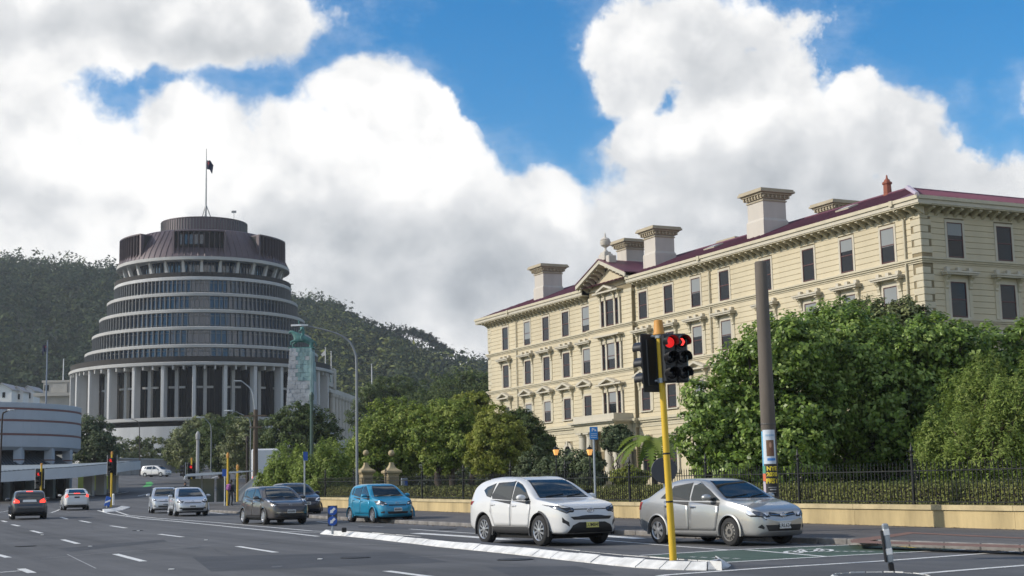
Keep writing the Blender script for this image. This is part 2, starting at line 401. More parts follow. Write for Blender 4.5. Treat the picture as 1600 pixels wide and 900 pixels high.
flat('green_cycle_box', [(1010, 868.5), (1136, 859.6), (1240, 855), (1337, 851.3), (1440, 854.2), (1506, 857.8), (1330, 867.2), (1143, 877.5), (1085, 874)], .004, M_GREEN, ROAD)
line([(975, 869.5), (1136, 859.4), (1240, 854.8), (1337, 851)], .15, .008)
line([(1120, 879.5), (1143, 878), (1330, 867.3), (1512, 858)], .15, .008)
line([(1167, 859), (1289, 869.3)], .12, .0085)
line([(1030, 900), (1044, 898), (1200, 887), (1377, 876.5), (1610, 859.5)], .17, .006)
line([(1415, 898), (1500, 891), (1610, 882.5)], .17, .006)
line([(1380, 851), (1432, 856)], .1, .008, mat('yellow_road_paint', (.6, .45, .08), .7, var=.2))
for x in range(1078, 1160, 17): line([(x, 870+(x-1078)*.035), (x+9, 870.3+(x-1078)*.035)], .1, .009)
for x in range(1305, 1362, 13): line([(x, 861.2), (x+7, 861.6)], .09, .009)
# bicycle painted on the green box: wheels, frame, bars
def ring(cx, cy, rx, ry, w):
    line([(cx+rx*math.cos(t*.449), cy+ry*math.sin(t*.449)) for t in range(15)], w, .010, name='bicycle_marking')
ring(1240, 862.5, 13, 1.9, .09); ring(1287, 859.8, 13, 1.9, .09)
for a in ([(1240, 862.5), (1262, 862.6), (1287, 859.8)], [(1240, 862.5), (1252, 858.8), (1280, 857.6)], [(1262, 862.6), (1250, 858.2)], [(1244, 858.3), (1256, 857.8)], [(1287, 859.8), (1277, 857), (1285, 856.5)]):
    line(a, .08, .010, name='bicycle_marking')
flat('green_cycle_box', [(228, 753.5), (236, 752.5), (240, 756), (236, 759.5), (222, 761.5), (228, 757)], .004, M_BRIGHTG, ROAD)
# patches, seams and iron covers in the asphalt
for pts in ([(90, 857), (255, 843), (262, 846), (110, 862)], [(300, 870), (620, 862), (700, 878), (330, 893)], [(760, 886), (900, 884), (960, 898), (800, 900)], [(560, 822), (690, 826), (690, 829), (560, 825)]):
    flat('asphalt_patch', pts, .002, M_ASPH2, ROAD)
for pts in ([(65, 873), (160, 864), (330, 852)], [(105, 866), (150, 888)], [(640, 871), (760, 866)], [(470, 845), (560, 850), (640, 853)]):
    line(pts, .035, .003, M_WORN, 'asphalt_seam')
for (px, py, r) in ((555, 871.5, .32), (805, 874.5, .36), (40, 853.5, .3), (700, 827, .3), (215, 829, .2)):
    c = ground(px, py, .004); b = MB().mt(M_IRON); b.lathe([(0, .012), (r*.82, .012), (r*.84, .004), (r*.9, .004), (r*.92, .012), (r, .010), (r, 0)], 20); b.build('manhole_cover', ROAD, loc=c)
for (px, py) in ((141, 854), (216, 829.5), (66, 836), (322, 844), (268, 890), (500, 874)):
    c = ground(px, py, .004); b = MB().mt(M_PAINT); b.box(-.05, .05, -.05, .05, 0, .016, .006); b.build('road_stud', ROAD, loc=c)
rk = np.random.default_rng(91)
for i in range(16):                                                  # hairline cracks
    px, py = rk.uniform(-20, 1200), rk.uniform(815, 895); P = [(px, py)]; dx, dy = rk.uniform(-14, 14), rk.uniform(-1.5, 1.5)
    for k in range(9): P.append((P[-1][0]+dx+rk.normal()*5, P[-1][1]+dy+rk.normal()*.7))
    line(P, .018, .0025, M_CRACK, 'asphalt_crack')
for i in range(22):                                                  # drips of oil along the lanes
    px, py = rk.uniform(0, 1100), rk.uniform(812, 893); c = ground(px, py, .002); n = 12; rr_ = rk.uniform(.12, .4)
    b = MB().mt(M_OIL); b.add([(c.x+rr_*(1+.35*rk.normal()*.5)*math.cos(t)*.6, c.y+rr_*(1+.35*rk.normal()*.5)*math.sin(t)*1.4, gz(c.y)+.0022) for t in np.linspace(0, 2*math.pi, n, endpoint=False)], [tuple(range(n))]); b.build('oil_stain', ROAD, fix=False)
# --- long traffic island with white kerb blocks
FB = [(500, 834.5), (540, 838), (584, 842.5), (640, 849), (700, 856), (760, 862), (804, 866.5), (860, 873), (923, 880), (960, 884), (993, 887), (1030, 889.5), (1070, 891), (1105, 891.5), (1124, 890.4), (1137, 887.6), (1142, 884.5), (1136, 880.5)]
FT = [(512, 831.5), (545, 834), (584, 836.5), (640, 841), (700, 847), (760, 853), (804, 857), (860, 862.5), (923, 868.5), (960, 872), (993, 875.5), (1030, 878), (1070, 880), (1105, 880.5), (1120, 880), (1132, 879.6)]
BK = [(1128, 877.2), (1090, 874.8), (1060, 872.8), (972, 865.8), (850, 855), (760, 847.3), (680, 839.6), (600, 833), (545, 829.2), (520, 829)]
FBw = [ground(*q, 0) for q in FB]; FTw = []
for i, q in enumerate(FBw):
    dv_ = FBw[min(i+1, len(FBw)-1)]-FBw[max(i-1, 0)]; nv_ = Vector((-dv_.y, dv_.x, 0)).normalized(); pass
    FTw.append(q+nv_*.20+Vector((0, 0, .125)))
top = FTw + [ground(*q, .13) for q in BK]
b = MB().mt(M_ASPH2); nT = len(top); b.add(top + [q-Vector((0, 0, .2)) for q in top], [tuple(range(nT))] + [(i, (i+1) % nT, nT+(i+1) % nT, nT+i) for i in range(nT)])
ISL = b.build('traffic_island', None, kind='structure')
def kerb_run(outer, inner, parent, name='kerb_block', step=1.05, hz=.14):
    seg = []
    for i in range(len(outer)-1):
        n = max(1, round((outer[i+1]-outer[i]).length/step))
        for k in range(n): seg.append([outer[i].lerp(outer[i+1], t/n) for t in (k, k+1)] + [inner[i].lerp(inner[i+1], t/n) for t in (k, k+1)])
    for a0, a1, c0, c1 in seg:
        g = .012; d = (a1-a0).normalized()*g; e = (c1-c0).normalized()*g; a0, a1, c0, c1 = a0+d, a1-d, c0+e, c1-e
        j = random.uniform(-.008, .008); up = Vector((0, 0, 1))
        lip = .02
        V = [a0-up*.05, a1-up*.05, c1-up*.2, c0-up*.2, a0+up*(lip+j), a1+up*(lip+j), c1+up*(.012+j), c0+up*(.012+j)]
        i0 = (a0-c0)*.10; i1 = (a1-c1)*.10; i0.z = i1.z = 0
        V += [c0+i0+up*(.008+j), c1+i1+up*(.008+j)]
        mb = MB().mt(M_KERBW); mb.add(V, [(0, 1, 5, 4), (4, 5, 9, 8), (8, 9, 6, 7), (3, 2, 1, 0), (2, 3, 7, 6), (0, 4, 8, 7, 3), (1, 2, 6, 9, 5)]); mb.build(name, parent)
kerb_run(FBw, FTw, ISL)
bo = [ground(*q, .13) for q in BK]; cen = sum(bo, Vector())/len(bo)
bi = [ground(q[0], q[1]+1.3, .13) for q in BK]
for q in bo: q.z -= .13
kerb_run(bo, bi, ISL, hz=.13)
# --- small island at the lower right with the leaning bollard
c = ground(1370, 913, 0); b = MB().mt(M_ASPH2)
pts = []
for i in range(24):
    t = i/24*2*math.pi; pts.append(c + Vector((.72*math.cos(t)*abs(math.cos(t))**-.3 if abs(math.cos(t)) > 1e-6 else 0, .95*math.sin(t)-.25, 0)))
inn = [c+(q-c)*.82+Vector((0, 0, .12)) for q in pts]
b.add(inn+[q-Vector((0, 0, .2)) for q in inn], [tuple(range(24))]+[(i, (i+1) % 24, 24+(i+1) % 24, 24+i) for i in range(24)])
ISL2 = b.build('traffic_island', None, kind='structure')
kerb_run(pts+[pts[0]], inn+[inn[0]], ISL2, step=.6)
# --- far nose island at the left
FB3 = [(163, 800.5), (176, 799.5), (192, 797), (204, 792.5)]; FT3 = [(160, 795.5), (172, 795), (184, 793), (190, 790.5)]
o3 = [ground(*q, 0) for q in FB3]; i3 = [ground(*q, .14) for q in FT3]
b = MB().mt(M_ASPH2); back = [ground(188, 789, .13), ground(160, 793, .13)]; P = i3+back
b.add(P+[q-Vector((0, 0, .2)) for q in P], [tuple(range(len(P)))]+[(i, (i+1) % len(P), len(P)+(i+1) % len(P), len(P)+i) for i in range(len(P))])
ISL3 = b.build('traffic_island', None, kind='structure'); kerb_run(o3, i3, ISL3, step=1.2)

# dry leaves blown into the gutter and along the wall foot
rl_ = np.random.default_rng(17); n = 2600; s_ = rl_.uniform(6, 75, n); far_ = rl_.random(n) < .55
p_ = np.where(far_, KP-np.abs(rl_.normal(0, .22, n))-.02, WP-np.abs(rl_.normal(0, .2, n))-.05); P = np.stack([U.x*s_+N.x*p_, U.y*s_+N.y*p_, np.interp(U.y*s_+N.y*p_, GY, GZ)+np.where(far_, .008, .135)], 1)
a = rl_.uniform(0, 6.28, n); w_ = rl_.uniform(.02, .05, n)[:, None]; da = np.stack([np.cos(a), np.sin(a), rl_.normal(0, .15, n)], 1)*w_; db = np.stack([-np.sin(a), np.cos(a), rl_.normal(0, .15, n)], 1)*w_*.5
V = np.stack([P-da, P-db, P+da, P+db+np.array([0, 0, .006])], 1).reshape(-1, 3)
link('leaf_litter', np_mesh('leaf_litter', V, np.arange(len(V)).reshape(-1, 4), [mat('dry_leaf', (.13, .085, .04), .9, islands=.5)]), None, kind='stuff')
# ================================================================== cream timber building
M_CREAM = mat('cream_weatherboard', (.515, .447, .31), .55, var=.09, scale=.5, pos=True, streak=(1, 1, .22), var2=(0, (.12, .12, .12), .06))
M_TRIM = mat('cream_trim', (.475, .425, .31), .55, var=.10, scale=1.5)
M_TRIMW = mat('pale_trim', (.475, .435, .35), .5, var=.08, scale=1.5)
M_BACK = mat('board_joint', (.22, .18, .11), .9)
M_ROOF = mat('purple_roof', (.115, .035, .055), .5, var=.12, scale=.8, streak=(1, .2, .2))
M_ROOFP = mat('pale_hip_flashing', (.42, .36, .42), .5)
M_CHIM = mat('pale_grey_render', (.47, .435, .385), .7, var=.12, scale=.8, streak=(1, 1, .2))
M_CAP = mat('weathered_cap', (.36, .31, .22), .7, var=.12, scale=1)
M_SASH = mat('maroon_sash', (.075, .022, .020), .5)
M_GLASS = mat('window_glass', (.012, .015, .019), .06, spec=.32)
M_BLIND = mat('blind_behind_glass', (.22, .235, .24), .3, spec=.3, var=.05, scale=.5)
M_TERRA = mat('terracotta', (.24, .075, .045), .8, var=.15, scale=3)
LEN, DEPTH, ZE = 67.9, 46.0, 19.6
gov = thing('government_building', 'cream timber government building with purple roof, pale chimneys and rows of sash windows', 'building', S(138.4, 64.5), A26-math.pi/2)
WX = [4.4, 9.6, 13.8, 18.0, 22.1, 27.4, 32.6, 36.8, 41.05, 45.2, 50.8, 56.05, 60.4, 64.7]
EY = [2.9, 7.3, 11.7, 16.1, 20.5]
BX0, BX1, BP = 23.4, 31.2, .35                                     # projecting centre bay
# back wall (dark board joints show in front of it)
b = MB().mt(M_BACK); b.box(0, LEN, 0, DEPTH, -1, ZE-.2); b.box(BX0, BX1, -BP, .1, -1, ZE+.6); b.build('wall_core', gov)
b = MB().mt(M_CREAM); b.prism([(BX0+.05, ZE-.1), (BX1-.05, ZE-.1), ((BX0+BX1)/2, ZE+1.75)], -BP-.03, 2.5, 'y'); b.build('gable_wall', gov)
# --- boards: one unit mesh with a chamfered profile, scaled in length
BH = .40
def board_mesh():
    b = MB().mt(M_CREAM); pr = [(0, 0), (-.035, .012), (-.05, .035), (-.05, BH-.035), (-.035, BH-.012), (0, BH-.005)]
    n = len(pr); V = [(0, y, z) for y, z in pr]+[(1, y, z) for y, z in pr]
    b.add(V, [(i, i+1, n+i+1, n+i) for i in range(n-1)]+[tuple(range(n)), tuple(range(2*n-1, n-1, -1))]); return b.mesh('weatherboard')
bme = board_mesh(); bm = bmesh.new(); bm.from_mesh(bme); bmesh.ops.recalc_face_normals(bm, faces=bm.faces); bm.to_mesh(bme); bm.free()
# (z0, z1, half opening, half opening of the centre triple)
STOREYS = [(15.95, 18.75, .86, 2.1), (11.9, 15.6, .86, 2.1), (7.35, 11.6, .86, 2.1), (1.8, 6.6, .82, 0)]
segs = []                                                          # (matrix, length, distance)
def board_run(frame, L, openings, z0, z1, opz):
    n = max(1, round((z1-z0)/BH)); h = (z1-z0)/n
    for i in range(n):
        z = z0+i*h
        ops = [(c-w, c+w) for c, w in openings] if (z+h > opz[0]+.06 and z < opz[1]-.06) else []
        x = 0.0; cuts = []
        for a, c in sorted(ops):
            if a > x+.05: cuts.append((x, a))
            x = c
        if x < L-.05: cuts.append((x, L))
        for a, c in cuts:
            M = frame @ Matrix.Translation((a, 0, z)) @ Matrix.Diagonal((c-a, 1, h/BH, 1))
            w = gov_mw @ M.translation; segs.append((w.length, M))
gov_mw = Matrix.Translation(S(138.4, 64.5)) @ Matrix.Rotation(A26-math.pi/2, 4, 'Z')
Fm = Matrix.Identity(4); Fe = Matrix.Translation((LEN, 0, 0)) @ Matrix.Rotation(math.pi/2, 4, 'Z')
Fb = Matrix.Translation((BX0, -BP, 0))
OPZ = [(16.0, 18.5), (11.95, 14.45), (7.9, 10.0), (2.9, 5.75)]
for k, (z0, z1, w, wt) in enumerate(STOREYS):
    L1 = [(x, w) for x in WX if x < BX0]; L2 = [(x-BX1, w) for x in WX if x > BX1]
    if k == 3: z0 = 4.6
    board_run(Fm @ Matrix.Translation((.55, 0, 0)), BX0-.55, [(x-.55, w2) for x, w2 in L1], z0, z1, OPZ[k])
    board_run(Fm @ Matrix.Translation((BX1, 0, 0)), LEN-.85-BX1, L2, z0, z1, OPZ[k])
    board_run(Fb, BX1-BX0, [(27.4-BX0, 2.0)] if k < 3 else [], z0, z1, OPZ[k] if k else (16.0, 19.0))
    board_run(Fe @ Matrix.Translation((.85, 0, 0)), 22, [(y-.85, w) for y in EY], z0, z1, OPZ[k])
segs.sort(key=lambda t: t[0]); rest = MB().mt(M_CREAM)
for i, (d, M) in enumerate(segs):
    if i < 290:
        o = link('weatherboard', bme, gov); o.matrix_local = M
    else:
        rest.M = M; rest.add([v.co for v in bme.vertices], [tuple(p.vertices) for p in bme.polygons])
rest.build('weatherboards_beyond', gov, kind='stuff')
# plain plinth below
b = MB().mt(M_CREAM); b.box(-.04, LEN+.04, -.05, .2, -1, 4.58); b.box(LEN-.2, LEN+.05, .0, DEPTH, -1, 4.58); b.build('plinth', gov)
# --- bands and cornices run round the building
def band(name, z0, z1, out, m=M_TRIM, steps=None):
    b = MB().mt(m)
    for (a, c, o) in (steps or [(z0, z1, out)]):
        b.box(-o, BX0, -o, .02, a, c); b.box(BX1, LEN+o, -o, .02, a, c); b.box(BX0-o, BX1+o, -BP-o, -BP+.02, a, c)
        b.box(BX0-o, BX0+.02, -BP+.02, .01, a, c); b.box(BX1-.02, BX1+o, -BP+.02, .01, a, c)
        b.box(LEN-.02, LEN+o, .02, DEPTH, a, c); b.box(-o, .02, .02, DEPTH, a, c)
    return b.build(name, gov)
band('string_course', 0, 0, 0, steps=[(15.58, 15.7, .1), (15.7, 15.82, .2), (15.823, 15.95, .3)])
band('string_course', 0, 0, 0, steps=[(11.55, 11.68, .1), (11.68, 11.8, .2), (11.803, 11.92, .28)])
band('string_course', 0, 0, 0, steps=[(6.55, 6.7, .12), (6.72, 6.95, .06), (6.95, 7.12, .22), (7.123, 7.34, .36)])
band('frieze', 18.7, 18.98, .08)
# --- eaves: soffit, gutter, brackets (left run, right run, end run)
def eave(x0, x1, y0):                                            # along X, outward -Y
    b = MB().mt(M_TRIM); b.box(x0, x1, y0-1.0, .1, 19.28, 19.36); b.mt(M_TRIMW); b.box(x0, x1, y0-1.06, y0-.98, 19.36, 19.62)
    b.mt(M_TRIM); b.box(x0, x1, y0-1.16, y0-1.0, 19.622, 19.86); return b
eave(-1.1, BX0-.2, 0).build('eave', gov); eave(BX1+.2, LEN+1.1, 0).build('eave', gov)
b = MB().mt(M_TRIM); b.box(LEN-.1, LEN+1.0, .0, DEPTH, 19.285, 19.365); b.mt(M_TRIMW); b.box(LEN+.98, LEN+1.06, -1.0, DEPTH, 19.36, 19.62)
b.mt(M_TRIM); b.box(LEN+1.0, LEN+1.16, -1.0, DEPTH, 19.622, 19.86); b.build('eave', gov)
b = MB().mt(M_TRIM); b.box(-1.0, .1, .0, DEPTH, 19.285, 19.365); b.box(-1.16, -1.0, -1.0, DEPTH, 19.36, 19.86); b.build('eave', gov)
bk = MB().mt(M_TRIM); bk.prism([(0, 0), (-.85, 0), (-.88, -.12), (-.72, -.2), (-.5, -.22), (-.34, -.34), (-.1, -.5), (0, -.52)], -.12, .12, 'x')
bke = bk.mesh('bracket')
x = .2
while x < LEN+.6:
    if not (BX0-.8 < x < BX1+.8): link('bracket', bke, gov, (x, 0, 19.28))
    x += .82
y = .5
while y < 23: link('bracket', bke, gov, (LEN, y, 19.28), (0, 0, math.pi/2)); y += .82
# --- roof
b = MB().mt(M_ROOF); e = 1.1; zE, zR, pr = 19.84, 22.1, 4.6; xr, xl = LEN-6.0, 6.0
RV = [(-e, -e, zE), (LEN+e, -e, zE), (xr, pr, zR), (xl, pr, zR), (LEN+e, DEPTH, zE), (xr, DEPTH, zR), (-e, DEPTH, zE), (xl, DEPTH, zR), (xr-7, 12, zE), (xl+7, 12, zE), (xr-7, DEPTH, zE), (xl+7, DEPTH, zE)]
b.add(RV, [(0, 1, 2, 3), (1, 4, 5, 2), (6, 0, 3, 7), (3, 2, 8, 9), (2, 5, 10, 8), (7, 3, 9, 11)]); roof = b.build('roof', gov)
# standing seams on the roof slopes
b = MB().mt(M_ROOF)
def rib(p, q): b.tube([p, q], .035, 4, cap=False)
x = 1.0
while x < LEN-1:
    t = min(1, max(0, (x+e)/(xl+e)), 1); t2 = min(1, (LEN+e-x)/(LEN+e-xr)); k = min(t, t2); rib((x, -e, zE+.02), (x, -e+(pr+e)*k, zE+(zR-zE)*k+.02)); x += .75
y = 0.0
while y < 24:
    k = min(1, (y+e)/(pr+e)); rib((LEN+e, y, zE+.02), (LEN+e-(LEN+e-xr)*k, y, zE+(zR-zE)*k+.02)); y += .75
b.build('standing_seams', gov, kind='stuff')
b = MB().mt(M_ROOFP); b.tube([(LEN+e, -e, zE+.03), (xr, pr, zR+.05)], [.16, .22], 6); b.build('hip_flashing', roof)
b = MB().mt(M_ROOF); b.tube([(xr, pr, zR), (xl, pr, zR)], .12, 6); b.tube([(xr, pr, zR), (xr, DEPTH, zR)], .12, 6); b.build('ridge_cap', roof)
for x, w in ((40.0, 1.6), (57.5, 1.5)):                              # roof lights
    sl_ = (zR-zE)/(pr+e); b = MB().mt(M_TRIMW); b.M = Matrix.Translation((x, 2.6, zE+(2.6+e)*sl_+.05)) @ Matrix.Rotation(math.atan(sl_), 4, 'X')
    b.box(-w/2, w/2, -.5, .5, 0, .1); b.mt(M_GLASS); b.box(-w/2+.1, w/2-.1, -.4, .4, .1, .115); b.build('roof_light', roof)
# --- chimneys
def chimney(x, y, w, d, zb, zt):
    b = MB().mt(M_CHIM); h = zt-zb; z1 = zb+h*.36
    b.box(x-w/2-.1, x+w/2+.1, y-d/2-.1, y+d/2+.1, zb-1.2, z1); 
    b.prism([(x-w/2-.1, y-d/2-.1), (x+w/2+.1, y-d/2-.1), (x+w/2+.1, y+d/2+.1), (x-w/2-.1, y+d/2+.1)], z1, z1+.02)
    V = [(x-w/2-.1, y-d/2-.1, z1+.02), (x+w/2+.1, y-d/2-.1, z1+.02), (x+w/2+.1, y+d/2+.1, z1+.02), (x-w/2-.1, y+d/2+.1, z1+.02),
         (x-w/2, y-d/2, z1+.22), (x+w/2, y-d/2, z1+.22), (x+w/2, y+d/2, z1+.22), (x-w/2, y+d/2, z1+.22)]
    b.add(V, [(0, 1, 5, 4), (1, 2, 6, 5), (2, 3, 7, 6), (3, 0, 4, 7)])
    b.box(x-w/2, x+w/2, y-d/2, y+d/2, z1+.2, zt-.75)
    c = b.build('chimney', roof)
    b = MB().mt(M_CAP)
    for z0, z1_, o in ((zt-.95, zt-.85, .08), (zt-.74, zt-.6, .14), (zt-.45, zt-.3, .36), (zt-.3, zt-.14, .56), (zt-.14, zt, .48)): b.box(x-w/2-o, x+w/2+o, y-d/2-o, y+d/2+o, z0+.001, z1_)
    b.box(x-w/2-.2, x+w/2+.2, y-d/2-.2, y+d/2+.2, zt-.6, zt-.45)
    n = 7
    for i in range(n):
        for (ax, ay) in ((x-w/2-.1+(w+.2)*i/(n-1), y-d/2-.22), (x-w/2-.1+(w+.2)*i/(n-1), y+d/2+.22)): b.box(ax-.06, ax+.06, ay-.08, ay+.08, zt-.68, zt-.45)
        ay = y-d/2-.1+(d+.2)*i/(n-1)
        for ax in (x-w/2-.22, x+w/2+.22): b.box(ax-.08, ax+.08, ay-.06, ay+.06, zt-.68, zt-.45)
    b.build('chimney_cap', roof)
for (x, y, w, d, zb, zt) in ((9.5, 2.6, 2.0, 2.2, 20.6, 24.4), (31.7, 2.4, 1.9, 2.0, 20.6, 24.4), (26.3, 2.6, 1.7, 1.9, 20.8, 24.2), (47.7, 2.6, 2.1, 2.2, 20.6, 24.55), (42.3, 14.0, 2.2, 2.2, 22, 25.5), (25.5, 15.5, 2.2, 2.2, 22, 25.2)):
    chimney(x, y, w, d, zb, zt)
b = MB().mt(M_TERRA); b.lathe([(.36, -.6), (.36, 0), (.30, .1), (.28, .75), (.36, .82), (.36, .95), (.24, 1.0), (.2, 1.15), (.1, 1.2), (.04, 1.5)], 8, (59.6, 4.7, zR)); b.build('chimney_pot', roof)
# --- gable over the centre bay
cx = (BX0+BX1)/2; hw = 4.6; zb = ZE+.25; za = ZE+2.05
def rake(name, y0, y1, th, off, m):
    b = MB().mt(m)
    for sgn in (-1, 1):
        P = [(cx+sgn*hw, zb+off), (cx, za+off), (cx, za+off+th), (cx+sgn*hw, zb+off+th)]
        b.prism(P, y0, y1, 'y')
    return b.build(name, gov)
rake('gable_cornice', -BP-1.0, -BP+.1, .1, -.02, M_TRIM); rake('gable_cornice', -BP-1.08, -BP-.95, .36, .02, M_TRIMW)
b = MB().mt(M_ROOF)
for sgn in (-1, 1): b.prism([(cx+sgn*(hw+.06), zb+.38), (cx, za+.38), (cx, za+.46), (cx+sgn*(hw+.06), zb+.46)], -BP-1.15, 6.0, 'y')
b.build('gable_roof', roof)
for sgn in (-1, 1):
    for t in (.12, .26, .4, .54, .68, .82):
        x = cx+sgn*hw*(1-t); z = zb+(za-zb)*t-.02; link('bracket', bke, gov, (x, -BP, z))
b = MB().mt(M_CHIM); b.box(cx-.55, cx+.55, -1.1, -.2, za+.35, za+.95, .03); b.box(cx-.4, cx+.4, -1.0, -.3, za+.95, za+1.15, .03)
for sx_ in (-1, 1): b.box(cx+sx_*.95-.3, cx+sx_*.95+.3, -1.05, -.25, za+.0, za+.7, .05)
b.build('gable_pedestal', gov)
b = MB().mt(M_CHIM); b.lathe([(.24, 0), (.22, .1), (.1, .22), (.1, .4), (.42, .62), (.5, .85), (.5, 1.0), (.4, 1.05), (.46, 1.12), (.34, 1.28), (.12, 1.38), (.08, 1.55), (.02, 1.85)], 14, (cx, -.65, za+1.15)); b.build('urn', gov, smooth='auto')
# --- windows: prototype per storey; copies share the meshes
def sash_parts(w, z0, z1, y=-.02):
    """glass, sash frame; local origin at the window centre line, wall face y=0"""
    g = MB().mt(M_GLASS); g.box(-w/2, w/2, -.01+y, .03+y, z0, z1)
    f = MB().mt(M_SASH); zm = (z0+z1)/2; y -= .045
    for a in (z0, zm-.035, z1-.07): f.box(-w/2, w/2, y, y+.05, a, a+.07)
    for a in (-w/2, w/2-.06): f.box(a, a+.06, y-.002, y+.05, z0, z1)
    return g, f
def frame_mb(w, z0, z1, t=.17, out=.09, m=M_TRIMW):
    b = MB().mt(m); b.box(-w/2-t, -w/2, -out, .1, z0-.05, z1+t); b.box(w/2, w/2+t, -out, .1, z0-.05, z1+t); b.box(-w/2, w/2, -out, .1, z1, z1+t)
    b.box(-w/2-t-.08, w/2+t+.08, -out-.1, .1, z0-.16, z0-.05); return b
def console(b, x, z1, h, dy=.0):                                   # scrolled bracket
    b.prism([(0-.05, z1), (-.42, z1), (-.46, z1-.12), (-.34, z1-.2), (-.24, z1-.34), (-.26, z1-.46), (-.16, z1-h*.75), (-.18, z1-h*.9), (-.05, z1-h)], x-.13, x+.13, 'x')
def surround(kind, w, z0, z1):
    b = frame_mb(w, z0, z1, .18 if kind == 'top' else .2); xo = w/2+.36
    if kind == 'hood':
        b.mt(M_TRIM)
        for sg in (-1, 1):
            b.box(sg*xo-.14, sg*xo+.14, -.1, .05, z0-.05, z1+.4); console(b, sg*xo, z1+.42, .95)
        b.box(-w/2-.18, w/2+.18, -.07, .05, z1+.2, z1+.42); b.mt(M_TRIMW); b.box(-xo-.34, xo+.34, -.58, .02, z1+.42, z1+.54); b.box(-xo-.42, xo+.42, -.66, .02, z1+.541, z1+.66)
        b.box(-.16, .16, -.3, .02, z1+.661, z1+.95); b.box(-xo-.1, -xo+.2, -.3, .02, z1+.661, z1+.95); b.box(xo-.2, xo+.1, -.3, .02, z1+.661, z1+.95)
    if kind == 'pediment':
        b.mt(M_TRIM)
        for sg in (-1, 1):
            b.box(sg*xo-.14, sg*xo+.14, -.1, .05, z0-.05, z1+.85); console(b, sg*xo, z1+.86, 1.1)
        b.box(-w/2-.18, w/2+.18, -.08, .05, z1+.45, z1+.7); b.mt(M_TRIMW); b.box(-xo-.38, xo+.38, -.56, .02, z1+.86, z1+.98)
        pw = xo+.44
        for sg in (-1, 1): b.prism([(sg*pw, z1+.98), (sg*(pw-.3), z1+.98), (0, z1+1.38), (0, z1+1.56), (sg*pw, z1+1.1)], -.62, .0, 'y')
        b.mt(M_TRIM); b.prism([(-pw+.3, z1+.98), (pw-.3, z1+.98), (0, z1+1.4)], -.2, 0, 'y')
    return b
def window_proto(kind, w, z0, z1):
    o = surround(kind, w, z0, z1).build('window', gov)
    g, f = sash_parts(w, z0, z1); f.build('sash', o); g.build('glass_pane', o)
    return o
protos = [window_proto('top', 1.36, 16.05, 18.42), window_proto('hood', 1.36, 12.05, 14.4), window_proto('pediment', 1.36, 7.98, 9.95)]
bl_me = []
for z0, z1 in ((16.05, 18.42), (12.05, 14.4), (7.98, 9.95)):
    L = []
    for fr in (.34, .5, .72):
        b = MB().mt(M_BLIND); b.box(-.62, .62, -.048, -.034, z1-.07-(z1-z0)*fr, z1-.07); L.append(b.mesh('blind'))
    bl_me.append(L)
used = [False]*3
def place_window(k, x, y, rz):
    if not used[k]: o = protos[k]; used[k] = True; o.location = (x, y, 0); o.rotation_euler = (0, 0, rz)
    else:
        o = dup(protos[k], (x, y, 0), rz); o.parent = gov
    r = random.random()
    if r < .55:
        i = 0 if r < .15 else 1 if r < .42 else 2; link('blind', bl_me[k][i], o)
random.seed(11)
spots = [(k, x, 0, 0) for x in WX if abs(x-27.4) > .1 for k in (0, 1, 2)] + [(k, LEN, y, math.pi/2) for y in EY for k in (0, 1, 2)]
order = {0: [], 1: [], 2: []}
for k, x, y, rz in spots: order[k].append((x, y, rz))
for k in order:
    base_kids = None
    for i, (x, y, rz) in enumerate(order[k]):
        if i == 0: first = (x, y, rz); continue
        o = dup(protos[k], (x, y, 0), rz); o.parent = gov
        r = random.random()
        if r < .5: link('blind', bl_me[k][0 if r < .15 else 1 if r < .42 else 2], o)
    protos[k].location = (first[0], first[1], 0)
# centre triple windows
for k, (z0, z1, kd) in enumerate(((16.05, 18.42, 'p'), (12.05, 14.4, 'h'), (7.98, 9.95, 'p'))):
    b = MB().mt(M_TRIMW); xs = (-1.72, -.86, .86, 1.72)
    for x in xs: b.box(x-.13, x+.13, -.16, .1, z0-.1, z1+.45)
    b.box(-2.0, 2.0, -.12, .1, z1, z1+.4); b.box(-2.0, 2.0, -.2, .1, z0-.2, z0-.08); b.mt(M_TRIM)
    for x in xs: console(b, x, z1+.6, .95)
    b.mt(M_TRIMW); b.box(-2.3, 2.3, -.66, .02, z1+.6, z1+.74)
    if kd == 'p':
        pw = 1.5
        for sg in (-1, 1): b.prism([(sg*pw, z1+.75), (sg*(pw-.3), z1+.75), (0, z1+1.12), (0, z1+1.3), (sg*pw, z1+.87)], -.72, .0, 'y')
        b.mt(M_TRIM); b.prism([(-pw+.3, z1+.75), (pw-.3, z1+.75), (0, z1+1.13)], -.3, 0, 'y')
    o = b.build('triple_window', gov, loc=(27.4, -BP, 0))
    for cxx, w in ((0, 1.46), (-1.29, .6), (1.29, .6)):
        g, f = sash_parts(w, z0, z1); g.build('glass_pane', o, loc=(cxx, 0, 0)); f.build('sash', o, loc=(cxx, 0, 0))
    if k: b = MB().mt(M_BLIND); b.box(-.66, .66, -.048, -.034, z0+.9, z1-.07); b.build('blind', o)
